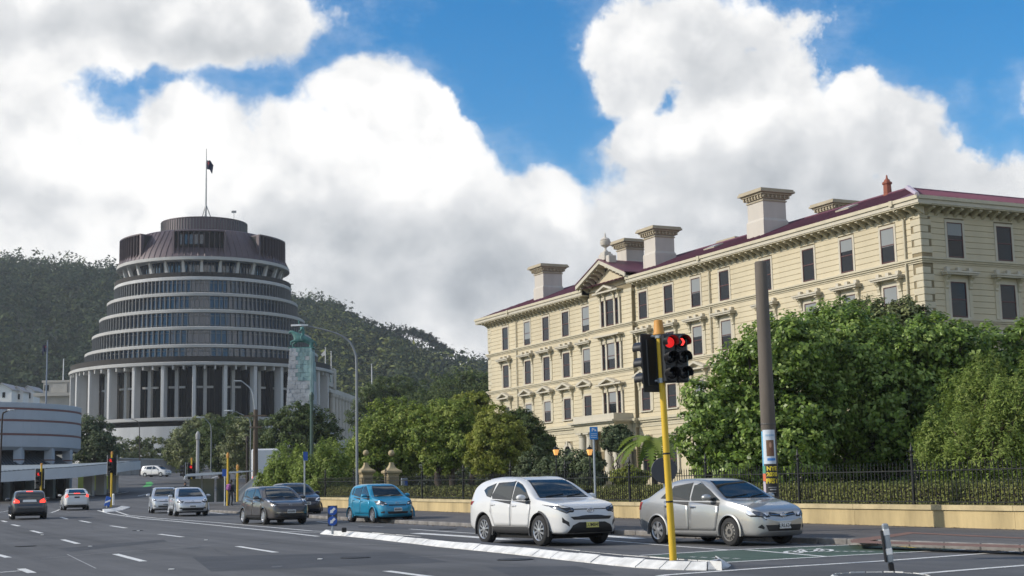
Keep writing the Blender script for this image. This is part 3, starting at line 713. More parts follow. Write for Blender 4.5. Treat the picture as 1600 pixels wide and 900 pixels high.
# ground floor arched windows
def arch_pts(w, z0, zs, n=10, g=0):
    return [(w/2+g, z0), (w/2+g, zs)] + [((w/2+g)*math.cos(t*math.pi/n), zs+(w/2+g)*math.sin(t*math.pi/n)) for t in range(1, n)] + [(-w/2-g, zs), (-w/2-g, z0)]
b = MB().mt(M_TRIMW); pi_, po = arch_pts(1.3, 2.6, 4.75), arch_pts(1.3, 2.6, 4.75, g=.3)
n = len(pi_)
for i in range(n-1):
    a, c, d, e2 = pi_[i], pi_[i+1], po[i+1], po[i]
    b.add([(a[0], -.16, a[1]), (c[0], -.16, c[1]), (d[0], -.16, d[1]), (e2[0], -.16, e2[1]), (a[0], .1, a[1]), (c[0], .1, c[1]), (d[0], .1, d[1]), (e2[0], .1, e2[1])], [(0, 1, 2, 3), (0, 4, 5, 1), (3, 2, 6, 7)])
b.box(-1.0, 1.0, -.2, .1, 2.45, 2.6); b.box(-.16, .16, -.26, .05, 5.35, 5.85)
aw = b.build('arched_window', gov, loc=(18.0, -.06, 0), fix=True)
g = MB().mt(M_GLASS); g.prism(arch_pts(1.3, 2.6, 4.75), -.05, -.03, 'y'); g.build('glass_pane', aw)
g = MB().mt(M_SASH); g.box(-.65, .65, -.09, -.052, 3.6, 3.68); g.box(-.03, .03, -.088, -.051, 2.6, 3.6); g.build('sash', aw)
for x in WX:
    if abs(x-27.4) > .5 and x != 18.0: o = dup(aw, (x, -.06, 0)); o.parent = gov
# quoins at both corners
qb = MB().mt(M_TRIM); qb.box(-.62, .075, -.075, .62, 0, .44, .03); qm = qb.mesh('quoin')
qb = MB().mt(M_TRIM); qb.box(-.9, .072, -.072, .9, 0, .44, .03); qm2 = qb.mesh('quoin')
z = 4.7; i = 0
while z < 18.6:
    if not (6.1 < z < 7.3 or 11.15 < z < 11.9 or 15.2 < z < 15.95):
        link('quoin', (qm, qm2)[i % 2], gov, (LEN, 0, z)); link('quoin', (qm, qm2)[i % 2], gov, (0, 0, z), (0, 0, -math.pi/2))
    z += .462; i += 1
# downpipes
for x, y in ((7.2, -.12), (43.2, -.12), (66.5, -.12)):
    b = MB().mt(M_TRIM); b.tube([(x, y-.9, 19.6), (x, y-.8, 19.2), (x, y-.05, 18.7), (x, y-.05, 2)], .07, 8); b.box(x-.16, x+.16, y-1.1, y-.75, 19.5, 19.88); b.build('downpipe', gov)
# --- portico
PX0, PX1, PO = 23.3, 30.7, 2.3
b = MB().mt(M_TRIM); b.box(PX0, PX1, -PO, -.3, 6.35, 7.0); b.mt(M_TRIMW); b.box(PX0-.2, PX1+.2, -PO-.2, -.3, 7.0, 7.14); b.box(PX0-.45, PX1+.45, -PO-.45, -.3, 7.141, 7.3); b.box(PX0-.05, PX1+.05, -PO-.05, -.3, 7.301, 7.85); b.build('portico_entablature', gov)
b = MB().mt(M_TRIM); b.box(PX0-.3, PX1+.3, -PO-.3, -.05, -.5, 2.5); b.box(PX0-.1, PX1+.1, -PO-1.2, -PO-.3, -.5, 2.1); b.build('portico_base', gov)
colm = MB().mt(M_TRIMW); colm.box(-.55, .55, -.55, .55, 2.5, 2.65); colm.lathe([(.5, 2.65), (.52, 2.75), (.44, 2.85), (.43, 4.0), (.37, 5.95), (.42, 6.0), (.42, 6.08), (.5, 6.2)], 18); colm.box(-.53, .53, -.53, .53, 6.2, 6.35)
cme = colm.mesh('column'); cme.polygons.foreach_set('use_smooth', [True]*len(cme.polygons)); cme.set_sharp_from_angle(angle=rad(35))
for x in (24.0, 25.4, 28.8, 30.2): link('column', cme, gov, (x, -PO+.55, 0))
for y in (-.75,): link('column', cme, gov, (30.2, y, 0)); link('column', cme, gov, (24.0, y, 0))
b = MB().mt(M_SASH); b.box(26.3, 28.5, -.45, -.36, 2.5, 5.4); b.build('entrance_door', gov)
for sx_, lab in ((21.6, 'lit lantern on the cream wall left of the portico'), (25.7, 'lit lantern hanging in front of the portico columns')):
    pass

for o in gov.children_recursive:
    if o.name.startswith('glass_pane') and o.parent.name.startswith('window'): o.rotation_euler = (0, 0, rad(random.uniform(-.8, .8)))
# ================================================================== round parliament tower
M_CONC = mat('grey_concrete', (.37, .37, .36), .8, var=.1, scale=.25)
M_CONCL = mat('pale_concrete', (.45, .455, .455), .8, var=.16, scale=.4, streak=(1, 1, .15))
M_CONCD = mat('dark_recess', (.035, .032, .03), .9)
M_BRONZE = mat('brown_fins', (.135, .14, .142), .6, var=.15, scale=1)
M_COPPER = mat('aged_copper_cladding', (.095, .072, .08), .5, metal=.25, var=.22, scale=.25, streak=(1, 1, .3))
M_BGLASS = mat('tower_glass', (.022, .044, .080), .06, spec=.9)
M_BGLASSD = mat('dark_tower_glass', (.010, .011, .013), .2, spec=.08)
TD = 300.0; tc0 = at(318, 500, TD); TX = tc0.x
def zf(py, R, px=318): return at(px, py, TD-R).z
beehive = thing('beehive_tower', 'round grey tower stepping inward ring by ring under a brown copper crown with flagpole', 'building', (TX, TD, 0))
def ringpart(name, prof, m, seg=112, parent=None, smooth=True, **k):
    b = MB().mt(m); b.lathe(prof, seg); return b.build(name, parent or beehive, smooth='auto' if smooth else False, **k)
LV = [(434, 18.6, 3.2), (459, 20.0, 3.6), (485, 21.5, 3.6), (512, 22.9, 3.6), (539.7, 24.3, 3.6), (567, 27.4, 3.4)]
zs = []
for py, R, h in LV: zs.append((zf(py-2.9, R), zf(py+2.9, R), R))
for i, (zt, zb, R) in enumerate(zs):
    ringpart('floor_ledge', [(R-3.5, zt+.05), (R-.15, zt), (R, zt-.12), (R, zb+.1), (R-.25, zb), (R-3.5, zb+.05)], M_CONC if i else M_CONCL)
fin = MB()
for i in range(5):                                                   # glass storeys between ledges
    (zt, zb, R), (zt2, zb2, R2) = zs[i], zs[i+1]
    Rg = R-.55; ringpart('glass_storey', [(Rg+.12, zt2+.02), (Rg, zb)], M_BGLASS, 140)
    f = MB().mt(M_BRONZE); n = 126
    for k in range(n):
        a = 2*math.pi*k/n; f.M = Matrix.Rotation(a, 4, 'Z'); f.box(Rg, R-.02, -.075, .075, zt2-.1, zb+.08)
    f.M = Matrix.Identity(4)
    f.build('window_fins', beehive, kind='stuff')
    b = MB().mt(M_BRONZE); zz = zt2+(zb-zt2)*.78; b.lathe([(Rg+.1, zz), (Rg+.16, zz), (Rg+.16, zz+.14), (Rg+.1, zz+.14)], 140); b.lathe([(Rg+.2, zt2+.4), (Rg+.26, zt2+.4), (Rg+.26, zt2+.5), (Rg+.2, zt2+.5)], 140); b.build('transom', beehive)
# balcony storey under the crown
zA = zs[0][0]; zl = zf(405, 18.1); zl2 = zf(402, 18.1)
b = MB().mt(M_CONCD); b.lathe([(18.5, zA), (18.55, zA+.9), (18.45, zA+.9)], 90); b.build('balcony_rail', beehive)
ringpart('glass_storey', [(14.6, zA), (14.6, zl+.2)], M_BGLASS, 90)
f = MB().mt(M_BRONZE)
for k in range(120):
    f.M = Matrix.Rotation(2*math.pi*k/120, 4, 'Z'); f.box(14.6, 14.75, -.06, .06, zA, zl)
f.M = Matrix.Identity(4); f.build('window_fins', beehive, kind='stuff')
colA = MB().mt(M_CONCL); colA.add([(15.2, -.42, zA-.2), (15.2, .42, zA-.2), (16.6, .22, zl+.1), (16.6, -.22, zl+.1), (16.0, -.42, zA-.2), (16.0, .42, zA-.2), (17.2, .22, zl+.1), (17.2, -.22, zl+.1)],
    [(0, 1, 2, 3), (4, 7, 6, 5), (0, 3, 7, 4), (1, 5, 6, 2), (0, 4, 5, 1), (3, 2, 6, 7)]); cma = colA.mesh('slanted_column')
for k in range(28): link('slanted_column', cma, beehive, None, (0, 0, rad(-2+k*360/28)))
ringpart('soffit', [(14.0, zl+.3), (18.1, zl)], M_CONCL, 96)
rs = MB().mt(M_BRONZE)
for k in range(36):
    rs.M = Matrix.Rotation(rad(3+k*10), 4, 'Z'); rs.add([(14.6, -.1, zl+.12), (18, -.1, zl-.12), (18, .1, zl-.12), (14.6, .1, zl+.12)], [(0, 1, 2, 3)])
rs.M = Matrix.Identity(4); rs.build('soffit_ribs', beehive, kind='stuff')
# copper crown
zc = zf(357.5, 13.6); ringpart('crown_lip', [(18.1, zl), (18.25, zl+.05), (18.2, zl2+.3), (17.9, zl2+.35)], M_CONC, 96)
cone = ringpart('copper_crown', [(18.0, zl2+.3), (17.3, zl2+.5+(zc-zl2)*.2), (14.2, zc-.25), (13.6, zc), (8.5, zc+.1)], M_COPPER, 96)
def cone_r(z): return float(np.interp(z, [zl2+.3, zl2+.5+(zc-zl2)*.2, zc-.25], [18.0, 17.3, 14.2]))
sm = MB().mt(M_COPPER)
for k in range(84):
    sm.M = Matrix.Rotation(2*math.pi*k/84, 4, 'Z'); sm.tube([(18.02, 0, zl2+.3), (17.32, 0, zl2+.5+(zc-zl2)*.2), (14.22, 0, zc-.25)], .09, 4, cap=False)
sm.M = Matrix.Identity(4); sm.build('standing_seams', cone, kind='stuff')
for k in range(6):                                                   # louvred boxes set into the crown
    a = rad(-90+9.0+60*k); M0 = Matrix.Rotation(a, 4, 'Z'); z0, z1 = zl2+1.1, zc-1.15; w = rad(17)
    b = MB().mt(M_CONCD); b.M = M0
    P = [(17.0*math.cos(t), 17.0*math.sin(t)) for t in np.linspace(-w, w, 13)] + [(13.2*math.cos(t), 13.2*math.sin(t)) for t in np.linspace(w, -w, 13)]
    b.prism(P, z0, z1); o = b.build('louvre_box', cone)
    b = MB().mt(M_COPPER); b.M = M0
    P = [(17.75*math.cos(t), 17.75*math.sin(t)) for t in np.linspace(-w, w, 13)] + [(13.2*math.cos(t), 13.2*math.sin(t)) for t in np.linspace(w, -w, 13)]
    b.prism(P, z1, z1+.25); b.build('box_top', o)
    f = MB().mt(M_COPPER)
    for t in np.linspace(-w, w, 11):
        f.M = M0 @ Matrix.Rotation(t, 4, 'Z'); wd = .45 if abs(abs(t)-w) < 1e-6 else .10; f.box(16.9, 17.75, -wd/2, wd/2, z0-.6, z1)
    f.M = Matrix.Identity(4); f.build('louvre_fins', o, kind='stuff')
    g = MB().mt(M_BGLASS)
    for t in np.linspace(-w*.75, w*.1, 5):
        g.M = M0 @ Matrix.Rotation(t, 4, 'Z'); g.box(17.0, 17.06, -.35, .35, z0+(z1-z0)*.42, z1-.6)
    g.M = Matrix.Identity(4)
    for q in (0,): g.build('window_strip', o, kind='stuff')
zd = zf(338, 9.0); ringpart('drum', [(9.1, zc-.3), (9.1, zd-.2), (9.2, zd-.15), (9.2, zd), (8.9, zd), (8.9, zd-.4), (0, zd-.4)], M_COPPER, 80)
sm = MB().mt(M_BRONZE)
for k in range(90):
    sm.M = Matrix.Rotation(2*math.pi*k/90, 4, 'Z'); sm.box(9.1, 9.2, -.05, .05, zc-.2, zd-.2)
sm.M = Matrix.Identity(4); sm.build('drum_fins', beehive, kind='stuff')
# podium with blade columns
zR = zs[5][1]; zB = zf(651, 27); zB2 = zf(656, 27.2); zw = zf(666, 25)
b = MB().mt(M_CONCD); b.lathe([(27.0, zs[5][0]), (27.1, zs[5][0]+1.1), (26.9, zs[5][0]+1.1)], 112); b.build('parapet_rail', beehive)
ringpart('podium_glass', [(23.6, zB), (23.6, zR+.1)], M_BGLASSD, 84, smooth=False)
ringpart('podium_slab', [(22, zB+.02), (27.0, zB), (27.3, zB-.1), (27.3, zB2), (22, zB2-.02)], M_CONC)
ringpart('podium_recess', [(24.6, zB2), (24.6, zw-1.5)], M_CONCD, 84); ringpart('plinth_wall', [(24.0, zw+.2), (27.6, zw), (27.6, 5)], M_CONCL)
cb = MB().mt(M_CONCL); cb.box(24.9, 27.1, -.33, .33, zB, zR+.05, .07); cbm = cb.mesh('blade_column')
ci = MB().mt(M_CONC); ci.box(23.4, 24.6, -.35, .35, zB, zR+.04, .05); ci.box(23.6, 24.3, -1.6, 1.6, zB+(zR-zB)*.58, zB+(zR-zB)*.62); cim = ci.mesh('inner_column')
for k in range(28):
    a = rad(-90-4+k*360/28); link('blade_column', cbm, beehive, None, (0, 0, a)); link('inner_column', cim, beehive, None, (0, 0, a+rad(4.6)))
j = MB().mt(M_CONC)
for k in range(84):
    j.M = Matrix.Rotation(rad(-94+k*360/84), 4, 'Z'); j.box(24.5, 27.15, -.16, .16, zR-.75, zR+.03)
j.M = Matrix.Identity(4); j.build('rim_joists', beehive, kind='stuff')
mu = MB().mt(M_CONCD)
for k in range(140):
    mu.M = Matrix.Rotation(2*math.pi*k/140, 4, 'Z'); mu.box(23.6, 23.72, -.05, .05, zB, zR)
mu.M = Matrix.Identity(4); mu.build('podium_mullions', beehive, kind='stuff')
# flagpole and flag on the roof
M_STEEL = mat('grey_steel', (.22, .23, .24), .5, metal=.4)
M_WHITEM = mat('white_painted_metal', (.62, .64, .66), .4)
M_FLAG = mat('dark_blue_cloth', (.012, .016, .05), .8)
M_FLAGR = mat('red_cloth', (.35, .03, .03), .8)
fz = zd-.4; ft = at(322, 234, TD).z; fx = at(322, 300, TD).x-TX
fp = thing('flagpole', 'tall steel flagpole on a tripod at the top of the round tower', 'flagpole', (TX+fx, TD, fz))
b = MB().mt(M_STEEL); b.tube([(0, 0, 0), (0, 0, (ft-fz)*.6), (0, 0, ft-fz)], [.2, .14, .06], 8); b.build('pole', fp)
for a in (90, 210, 330): b = MB().mt(M_STEEL); b.tube([(1.9*math.cos(rad(a-60)), 1.9*math.sin(rad(a-60)), 0), (0, 0, 4.8)], .1, 6); b.build('stay', fp)
b = MB().mt(M_STEEL); b.lathe([(.01, 0), (.14, .1), (.01, .22)], 8, (0, 0, ft-fz)); b.build('finial', fp)
def limp_flag(name, label, loc, w, h, ang=20):
    V, Q, mi = [], [], []; nx, nz = 14, 12
    for jz in range(nz+1):
        for ix in range(nx+1):
            t = ix/nx; dz = jz/nz
            x = w*.42*t*(1-.2*dz)+.04; y = .16*math.sin(t*11+dz*2)*min(1, t*3); z = -h*dz-t*t*h*.55-.12*math.sin(t*9)
            c, s_ = math.cos(rad(ang)), math.sin(rad(ang)); V.append((x*c-y*s_, x*s_+y*c, z))
    for jz in range(nz):
        for ix in range(nx):
            k = jz*(nx+1)+ix; Q.append((k, k+1, k+nx+2, k+nx+1)); mi.append(1 if (jz == 3 and ix < 6) or (ix == 3 and jz < 6) else 0)
    me = np_mesh(name, V, Q, [M_FLAG, M_FLAGR], True, mi); o = link(name, me, None, loc)
    return tag(o, label, 'flag')
limp_flag('flag', 'dark blue flag hanging limp from the pole above the round tower', (TX+fx+.1, TD-.1, at(322, 250, TD).z), 3.4, 2.0, 10)
an = MB().mt(M_STEEL); an.tube([(0, 0, 0), (0, 0, 1.9)], .06, 6); an.box(-.5, .5, -.04, .04, 1.4, 1.9); ao = an.build('antenna', None, loc=(at(364, 340, TD-8).x, TD-7.0, zd-.42)); tag(ao, 'small antenna on the roof drum of the round tower', 'antenna')
# ================================================================== war memorial with bronze rider
M_STONE = mat('pale_memorial_stone', (.36, .375, .40), .8, var=.3, scale=.8)
M_VERD = mat('verdigris_bronze', (.05, .155, .145), .65, var=.4, scale=1.5)
M_VSTAIN = mat('verdigris_stained_stone', (.20, .30, .31), .8, var=.5, scale=1.2, streak=(1, 1, .25))
CDp = 190.0
def P3(px, py, d): return at(px, py, d)
c0 = P3(472, 640, CDp); zt_ = P3(474, 545, CDp).z; zb_ = gz(CDp)-.3
cen = thing('cenotaph', 'pale stone war memorial tower with green stained top in front of the round tower', 'memorial', (c0.x, CDp, 0))
def tower(name, xa0, xb0, xa1, xb1, y0, y1, z0, z1, m):
    b = MB().mt(m); b.add([(xa0, y0, z0), (xb0, y0, z0), (xb0, y1, z0), (xa0, y1, z0), (xa1, y0+.3, z1), (xb1, y0+.3, z1), (xb1, y1-.3, z1), (xa1, y1-.3, z1)],
        [(0, 3, 2, 1), (4, 5, 6, 7), (0, 1, 5, 4), (1, 2, 6, 5), (2, 3, 7, 6), (3, 0, 4, 7)]); return b.build(name, cen)
tower('core', -2.0, 1.7, -1.2, 1.2, -1.0, 1.8, zb_, zt_-.1, M_CONCD)
# courses of stone blocks, each course stepping in a little
H0 = zt_-zb_; nrow = 32; rowh = (zt_-zb_)/nrow
blkm = {}
for r in range(nrow):
    t = (r+.5)/nrow; z0 = zb_+r*rowh
    xa = -2.55+1.05*t+(.0 if t > .42 else -.25); xb = 2.1-.55*t+(.0 if t < .9 else -.1)
    nb = 5; off = (r % 2)*.5; xs = sorted(set([xa, xb]+[xa+(xb-xa)*(i+off)/nb for i in range(nb+1) if .08 < (i+off)/nb < .92]))
    for i in range(len(xs)-1):
        b = MB().mt(M_VSTAIN if (t > .74 and xs[i] > -.9 and random.random() < .85) or t > .93 and xs[i] > -.9 else M_STONE)
        pr_ = random.uniform(-.03, .05); b.box(xs[i]+.008, xs[i+1]-.008, -1.45-pr_+.3*t, 2.1-.3*t, z0+.008, z0+rowh-.008, .015); b.build('stone_block', cen)
b = MB().mt(M_VSTAIN); b.box(1.3, 1.75, -1.62, -.9, zb_, zt_-.6, .05); b.build('corner_pilaster', cen)
# bronze rearing horse and rider on top
def skin(name, pts, edges, radii, m, parent=None, loc=(0, 0, 0), rot=None, sub=2, root=0, **props):
    me = bpy.data.meshes.new(name); me.from_pydata(pts, edges, []); o = bpy.data.objects.new(name, me); COL.objects.link(o)
    md = o.modifiers.new('skin', 'SKIN')
    for i, r in enumerate(radii):
        sv_ = me.skin_vertices[0].data[i]; sv_.radius = (r, r) if not isinstance(r, tuple) else r; sv_.use_root = (i == root)
    sb = o.modifiers.new('sub', 'SUBSURF'); sb.levels = sub; sb.render_levels = sub
    bpy.context.view_layer.update()
    me2 = bpy.data.meshes.new_from_object(o.evaluated_get(bpy.context.evaluated_depsgraph_get()))
    me2.materials.clear(); me2.materials.append(m); me2.polygons.foreach_set('use_smooth', [True]*len(me2.polygons))
    COL.objects.unlink(o); bpy.data.objects.remove(o)
    return link(name, me2, parent, loc, rot, **props)
ST_SC = 1.3
st = thing('horseman_statue', 'green bronze horseman on the top of the stone war memorial', 'statue', (c0.x, CDp, zt_))
hp = [(1.0, 0, .9), (.3, 0, 1.15), (-.5, 0, 1.3), (-.9, 0, 1.75), (-1.25, 0, 2.0), (-1.6, 0, 1.8), (1.1, .25, .3), (.9, .25, -.1), (1.1, -.25, .3), (.9, -.25, -.1), (-.8, .25, .75), (-1.15, .25, .55), (-1.0, .25, .15), (-.8, -.25, .9), (-1.3, -.25, .8), (-1.25, -.25, .4), (1.5, 0, .8), (1.75, 0, .3)]
he = [(0, 1), (1, 2), (2, 3), (3, 4), (4, 5), (0, 6), (6, 7), (0, 8), (8, 9), (2, 10), (10, 11), (11, 12), (2, 13), (13, 14), (14, 15), (0, 16), (16, 17)]
skin('horse', hp, he, [.42, .4, .42, .28, .2, .13, .18, .1, .18, .1, .16, .1, .09, .16, .1, .09, .1, .06], M_VERD, st)
rp = [(.1, 0, 1.55), (.15, 0, 2.0), (.1, 0, 2.4), (.08, 0, 2.62), (.05, 0, 2.85), (-.2, .3, 2.45), (-.4, .35, 2.9), (-.45, .38, 3.35), (-.1, -.3, 2.1), (-.4, -.25, 1.9), (-.1, .4, 1.3), (.1, .45, .8), (-.1, -.4, 1.3), (.1, -.45, .8)]
re_ = [(0, 1), (1, 2), (2, 3), (3, 4), (2, 5), (5, 6), (6, 7), (2, 8), (8, 9), (0, 10), (10, 11), (0, 12), (12, 13)]
skin('rider', rp, re_, [.2, .21, .22, .1, .15, .11, .09, .07, .1, .07, .14, .09, .14, .09], M_VERD, st)
b = MB().mt(M_VERD); b.box(-1.5, 1.5, -.9, .9, -.02, .12, .03)
b.build('statue_base', st); st.scale = (1.15, 1.0, 1.2)
# ================================================================== parliament house, wing behind the memorial
M_MARB = mat('weathered_marble', (.42, .40, .36), .8, var=.14, scale=.3)
M_REDROOF = mat('red_tile_roof', (.26, .08, .05), .85, var=.2, scale=1)
q0 = P3(510, 640, 300); q1 = P3(604, 640, 385); dv = (q1-q0); dv.z = 0; Lw = dv.length; rzv = math.atan2(dv.y, dv.x)
par = thing('parliament_house', 'pale stone classical building with tall columns beside the round tower', 'building', (q0.x, q0.y, 0), rzv)
ztop = P3(515, 603, 300).z; zc2 = P3(515, 613, 300).z; zb3 = gz(300)
b = MB().mt(M_MARB); b.box(0, Lw, 0, 20, zb3, zc2); b.build('wall', par)
b = MB().mt(M_MARB); b.box(-.3, Lw+.3, -1.0, 20, zc2, zc2+.5); b.box(-.3, Lw+.3, -.7, 20, zc2+.5, zc2+.9); b.build('cornice', par)
b = MB().mt(M_MARB); b.box(0, Lw, -.1, 20, zc2+.9, ztop); b.build('attic', par)
b = MB().mt(M_MARB); b.box(.0, 6.5, -.6, 8, ztop, ztop+3.0); b.box(-.2, 6.8, -.8, 8.2, ztop+3.0, ztop+3.5); b.box(5.0, 6.6, -1.0, 2, ztop-.5, ztop+4.2, .3); b.build('corner_pavilion', par)
b = MB().mt(M_REDROOF); b.add([(8, 3, ztop), (Lw, 3, ztop), (Lw, 14, ztop+3), (8, 14, ztop+3), (8, 18, ztop), (Lw, 18, ztop)], [(0, 1, 2, 3), (3, 2, 5, 4)]); b.build('roof', par)
cm = MB().mt(M_MARB); cm.lathe([(.75, zb3+5.5), (.8, zb3+5.9), (.68, zb3+6.2), (.58, zc2-1.0), (.8, zc2-.6), (.8, zc2)], 12); cmm = cm.mesh('column')
wm = MB().mt(M_BGLASSD); wm.box(-.75, .75, -.06, .2, zb3+6.5, zc2-2.6); wmm = wm.mesh('window')
wm2 = MB().mt(M_BGLASSD); wm2.box(-.6, .6, -.16, .2, ztop-2.0, ztop-.5); wmm2 = wm2.mesh('window')
wm3 = MB().mt(M_BGLASSD); wm3.box(-.7, .7, -.06, .2, zb3+1.5, zb3+4.4); wmm3 = wm3.mesh('window')
x = 1.6; k = 0
while x < Lw-1:
    link('window', wmm, par, (x, 0, 0)); link('window', wmm3, par, (x, 0, 0)); link('column', cmm, par, (x+1.9, -.55, 0))
    if x > 7 or True: link('window', wmm2, par, (x, 0, 0) if x > 7 else (x, -.5, 2.9))
    x += 3.8; k += 1
b = MB().mt(M_MARB); b.box(-.2, Lw, -1.3, .02, zb3, zb3+5.5); b.build('terrace_base', par)
# grey stone building left of the tower and white houses on the slope
lb0 = P3(62, 625, 330); lib = thing('stone_building', 'grey stone building with flat parapets left of the round tower', 'building', (lb0.x, 330, 0))
ztl = P3(85, 594, 330).z; zml = P3(85, 614, 330).z
b = MB().mt(M_MARB); b.box(0, 9.5, 0, 12, gz(330), zml); b.box(-1.2, 10.2, -1, 12, zml-.8, zml); b.build('wall', lib)
b = MB().mt(M_MARB); b.box(.6, 9.3, .5, 12, zml, ztl-.5); b.box(.3, 9.5, .2, 12, ztl-.5, ztl); b.box(3, 6.3, .1, 2, zml+.1, ztl-.9); b.build('attic', lib)
for x in (1.4, 7.8): b = MB().mt(M_BGLASSD); b.box(x-.5, x+.5, .42, .6, zml+.6, ztl-1.1); b.build('window', lib)
M_WHOUSE = mat('white_house_paint', (.70, .70, .70), .7); M_GREYROOF = mat('pale_grey_roof', (.35, .33, .33), .7, var=.1, scale=.5)
def house(pxa, pxb, pyt, pyb, d, label, m=M_WHOUSE, roofm=M_GREYROOF):
    a, c = P3(pxa, pyb, d), P3(pxb, pyb, d); w = c.x-a.x; zt2, zb2 = P3(pxa, pyt, d).z, P3(pxa, pyb, d).z; zg = zb2-9
    h = thing('house', label, 'house', (a.x, d, zg)); zt2 -= zg; ze = zt2-(zt2-9)*.45
    b = MB().mt(m); b.prism([(0, 0), (w, 0), (w, ze), (w/2, zt2-.15), (0, ze)], 0, 9, 'y'); b.build('wall', h)
    b = MB().mt(roofm)
    for s_ in (0, 1): xe, xi = (-.4, w/2) if s_ == 0 else (w+.4, w/2); b.prism([(xe, ze-.2), (xi, zt2-.12), (xi, zt2+.08), (xe, ze+.02)], -.5, 9.5, 'y')
    b.build('roof', h)
    for x in (w*.3, w*.62): f = MB().mt(M_BGLASSD); f.box(x-.4, x+.4, -.06, .1, ze-2.2, ze-.7); f.build('window', h)
house(-14, 18, 599, 622, 390, 'white gabled house at the left edge below the wooded hill')
house(17, 36, 604, 622, 395, 'second white gabled house from the left, below the wooded hill')
house(35, 52, 603, 620, 400, 'small white gabled house nearest the grey stone building')
# ================================================================== round panelled building at the left edge
M_PANEL = mat('shade_toned_bluish_panel', (.36, .41, .47), .55, var=.06, scale=.3)  # blue-white panels, colour darkened and blued to stand in for shade
M_STRIPE = mat('dull_red_stripe', (.17, .085, .08), .7)
M_FASC = mat('pale_canopy_fascia', (.50, .55, .60), .5, var=.06, scale=.5)
BD = 150.0; bc = P3(-70, 660, BD); RB = .0855*BD
rnd = thing('round_building', 'pale round building with dull red stripes and a glass skirt roof at the left edge', 'building', (bc.x, BD, 0))
def zq(py, px=60): return P3(px, py, BD-RB*.75).z
zT, zBt = zq(626.5), zq(697)
def arc(name, prof, m, a0=-150, a1=40, seg=60, par=None, **k):
    b = MB().mt(m); b.lathe(prof, seg, a0=rad(a0), a1=rad(a1)); return b.build(name, par or rnd, smooth='auto', **k)
# rows of panels
zz = [zT, zq(635), zq(638), zq(653.5), zq(656.5), zq(675.5), zq(678.5), zBt]
for i in range(7):
    if i % 2 == 1: arc('stripe', [(RB-.05, zz[i+1]), (RB+.012, zz[i+1]), (RB+.012, zz[i]), (RB-.05, zz[i])], M_STRIPE)
    else:
        n = 46; da = 190/n
        for k in range(n):
            a0 = -150+k*da
            if not (-110 < a0 < 25): continue
            b = MB().mt(M_PANEL); b.lathe([(RB-.1, zz[i+1]+.01), (RB-.02, zz[i+1]+.01), (RB, zz[i+1]+.04), (RB, zz[i]-.04), (RB-.02, zz[i]-.01), (RB-.1, zz[i]-.01)], 2, a0=rad(a0+.06), a1=rad(a0+da-.06)); b.build('panel', rnd)
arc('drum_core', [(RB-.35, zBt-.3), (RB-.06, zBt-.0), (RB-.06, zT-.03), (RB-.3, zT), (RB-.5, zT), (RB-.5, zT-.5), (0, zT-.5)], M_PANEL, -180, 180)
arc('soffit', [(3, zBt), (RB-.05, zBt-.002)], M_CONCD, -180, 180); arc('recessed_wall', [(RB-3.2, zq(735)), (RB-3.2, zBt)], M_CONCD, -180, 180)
zcb = zq(728)
for px in (-30, 2, 31, 70, 98.5, 117):
    dx = (px+70)/2200*BD; a = -math.acos(max(-1, min(1, dx/(RB-.6)))) if dx < RB-.6 else -.05
    b = MB().mt(M_PANEL); b.box(-.42, .42, -.42, .42, zcb-3, zBt); b.mt(M_STRIPE); b.box(-.43, .43, -.43, .43, zq(718), zq(716)); b.build('column', rnd, loc=((RB-.6)*math.cos(a), (RB-.6)*math.sin(a), 0))
# skirt roof: fascia follows the pavement edge
FQ = [(-40, 740, 755, 116), (0, 737.7, 753, 117), (58, 733.5, 750, 120), (115, 730, 746.5, 125), (166, 725.5, 740.5, 133), (202, 721.7, 735.5, 142), (219.6, 720, 733.4, 150)]
ftop = [P3(a, b_, d)-Vector((bc.x, BD, 0)) for a, b_, c, d in FQ]; fbot = [P3(a, c, d)-Vector((bc.x, BD, 0)) for a, b_, c, d in FQ]
def smooth_pts(L, n=8):
    out = []
    for i in range(len(L)-1):
        p0, p1, p2, p3 = L[max(0, i-1)], L[i], L[i+1], L[min(len(L)-1, i+2)]
        for k in range(n):
            t = k/n; out.append(.5*((2*p1)+(p2-p0)*t+(2*p0-5*p1+4*p2-p3)*t*t+(3*p1-p0-3*p2+p3)*t**3))
    return out+[L[-1]]
ft_, fb_ = smooth_pts(ftop), smooth_pts(fbot); n = len(ft_)
b = MB().mt(M_FASC); ins = [Vector((p.x*.94-.1, p.y*.94+.4, p.z)) for p in ft_]; insb = [Vector((p.x*.94-.1, p.y*.94+.4, p.z)) for p in fb_]
b.add(ft_+fb_+ins+insb, [(i, i+1, n+i+1, n+i) for i in range(n-1)]+[(i, i+1, 2*n+i+1, 2*n+i) for i in range(n-1)]+[(n+i, n+i+1, 3*n+i+1, 3*n+i) for i in range(n-1)]+[(n-1, 2*n-1, 4*n-1, 3*n-1)])
b.build('canopy_fascia', rnd)
hi = []
for i, p in enumerate(ft_):
    a = math.atan2(p.y, p.x); a = min(a, rad(60)); hi.append(Vector(((RB-2.6)*math.cos(a), (RB-2.6)*math.sin(a), zq(703))))
M_GBAR = mat('glazing_bar_grey', (.13, .16, .19), .5)
M_SKGL = mat('dark_roof_glass', (.018, .028, .040), .55, spec=.1)
b = MB().mt(M_SKGL); mid = [Vector((max(1.0, (RB+.25)/(RB-2.6))*q.x, max(1.0, (RB+.25)/(RB-2.6))*q.y, zq(727))) for q in hi]
b.add(ft_+mid+hi, [(i, i+1, n+i+1, n+i) for i in range(n-1)]+[(n+i, n+i+1, 2*n+i+1, 2*n+i) for i in range(n-1)]); b.build('skirt_glass', rnd)
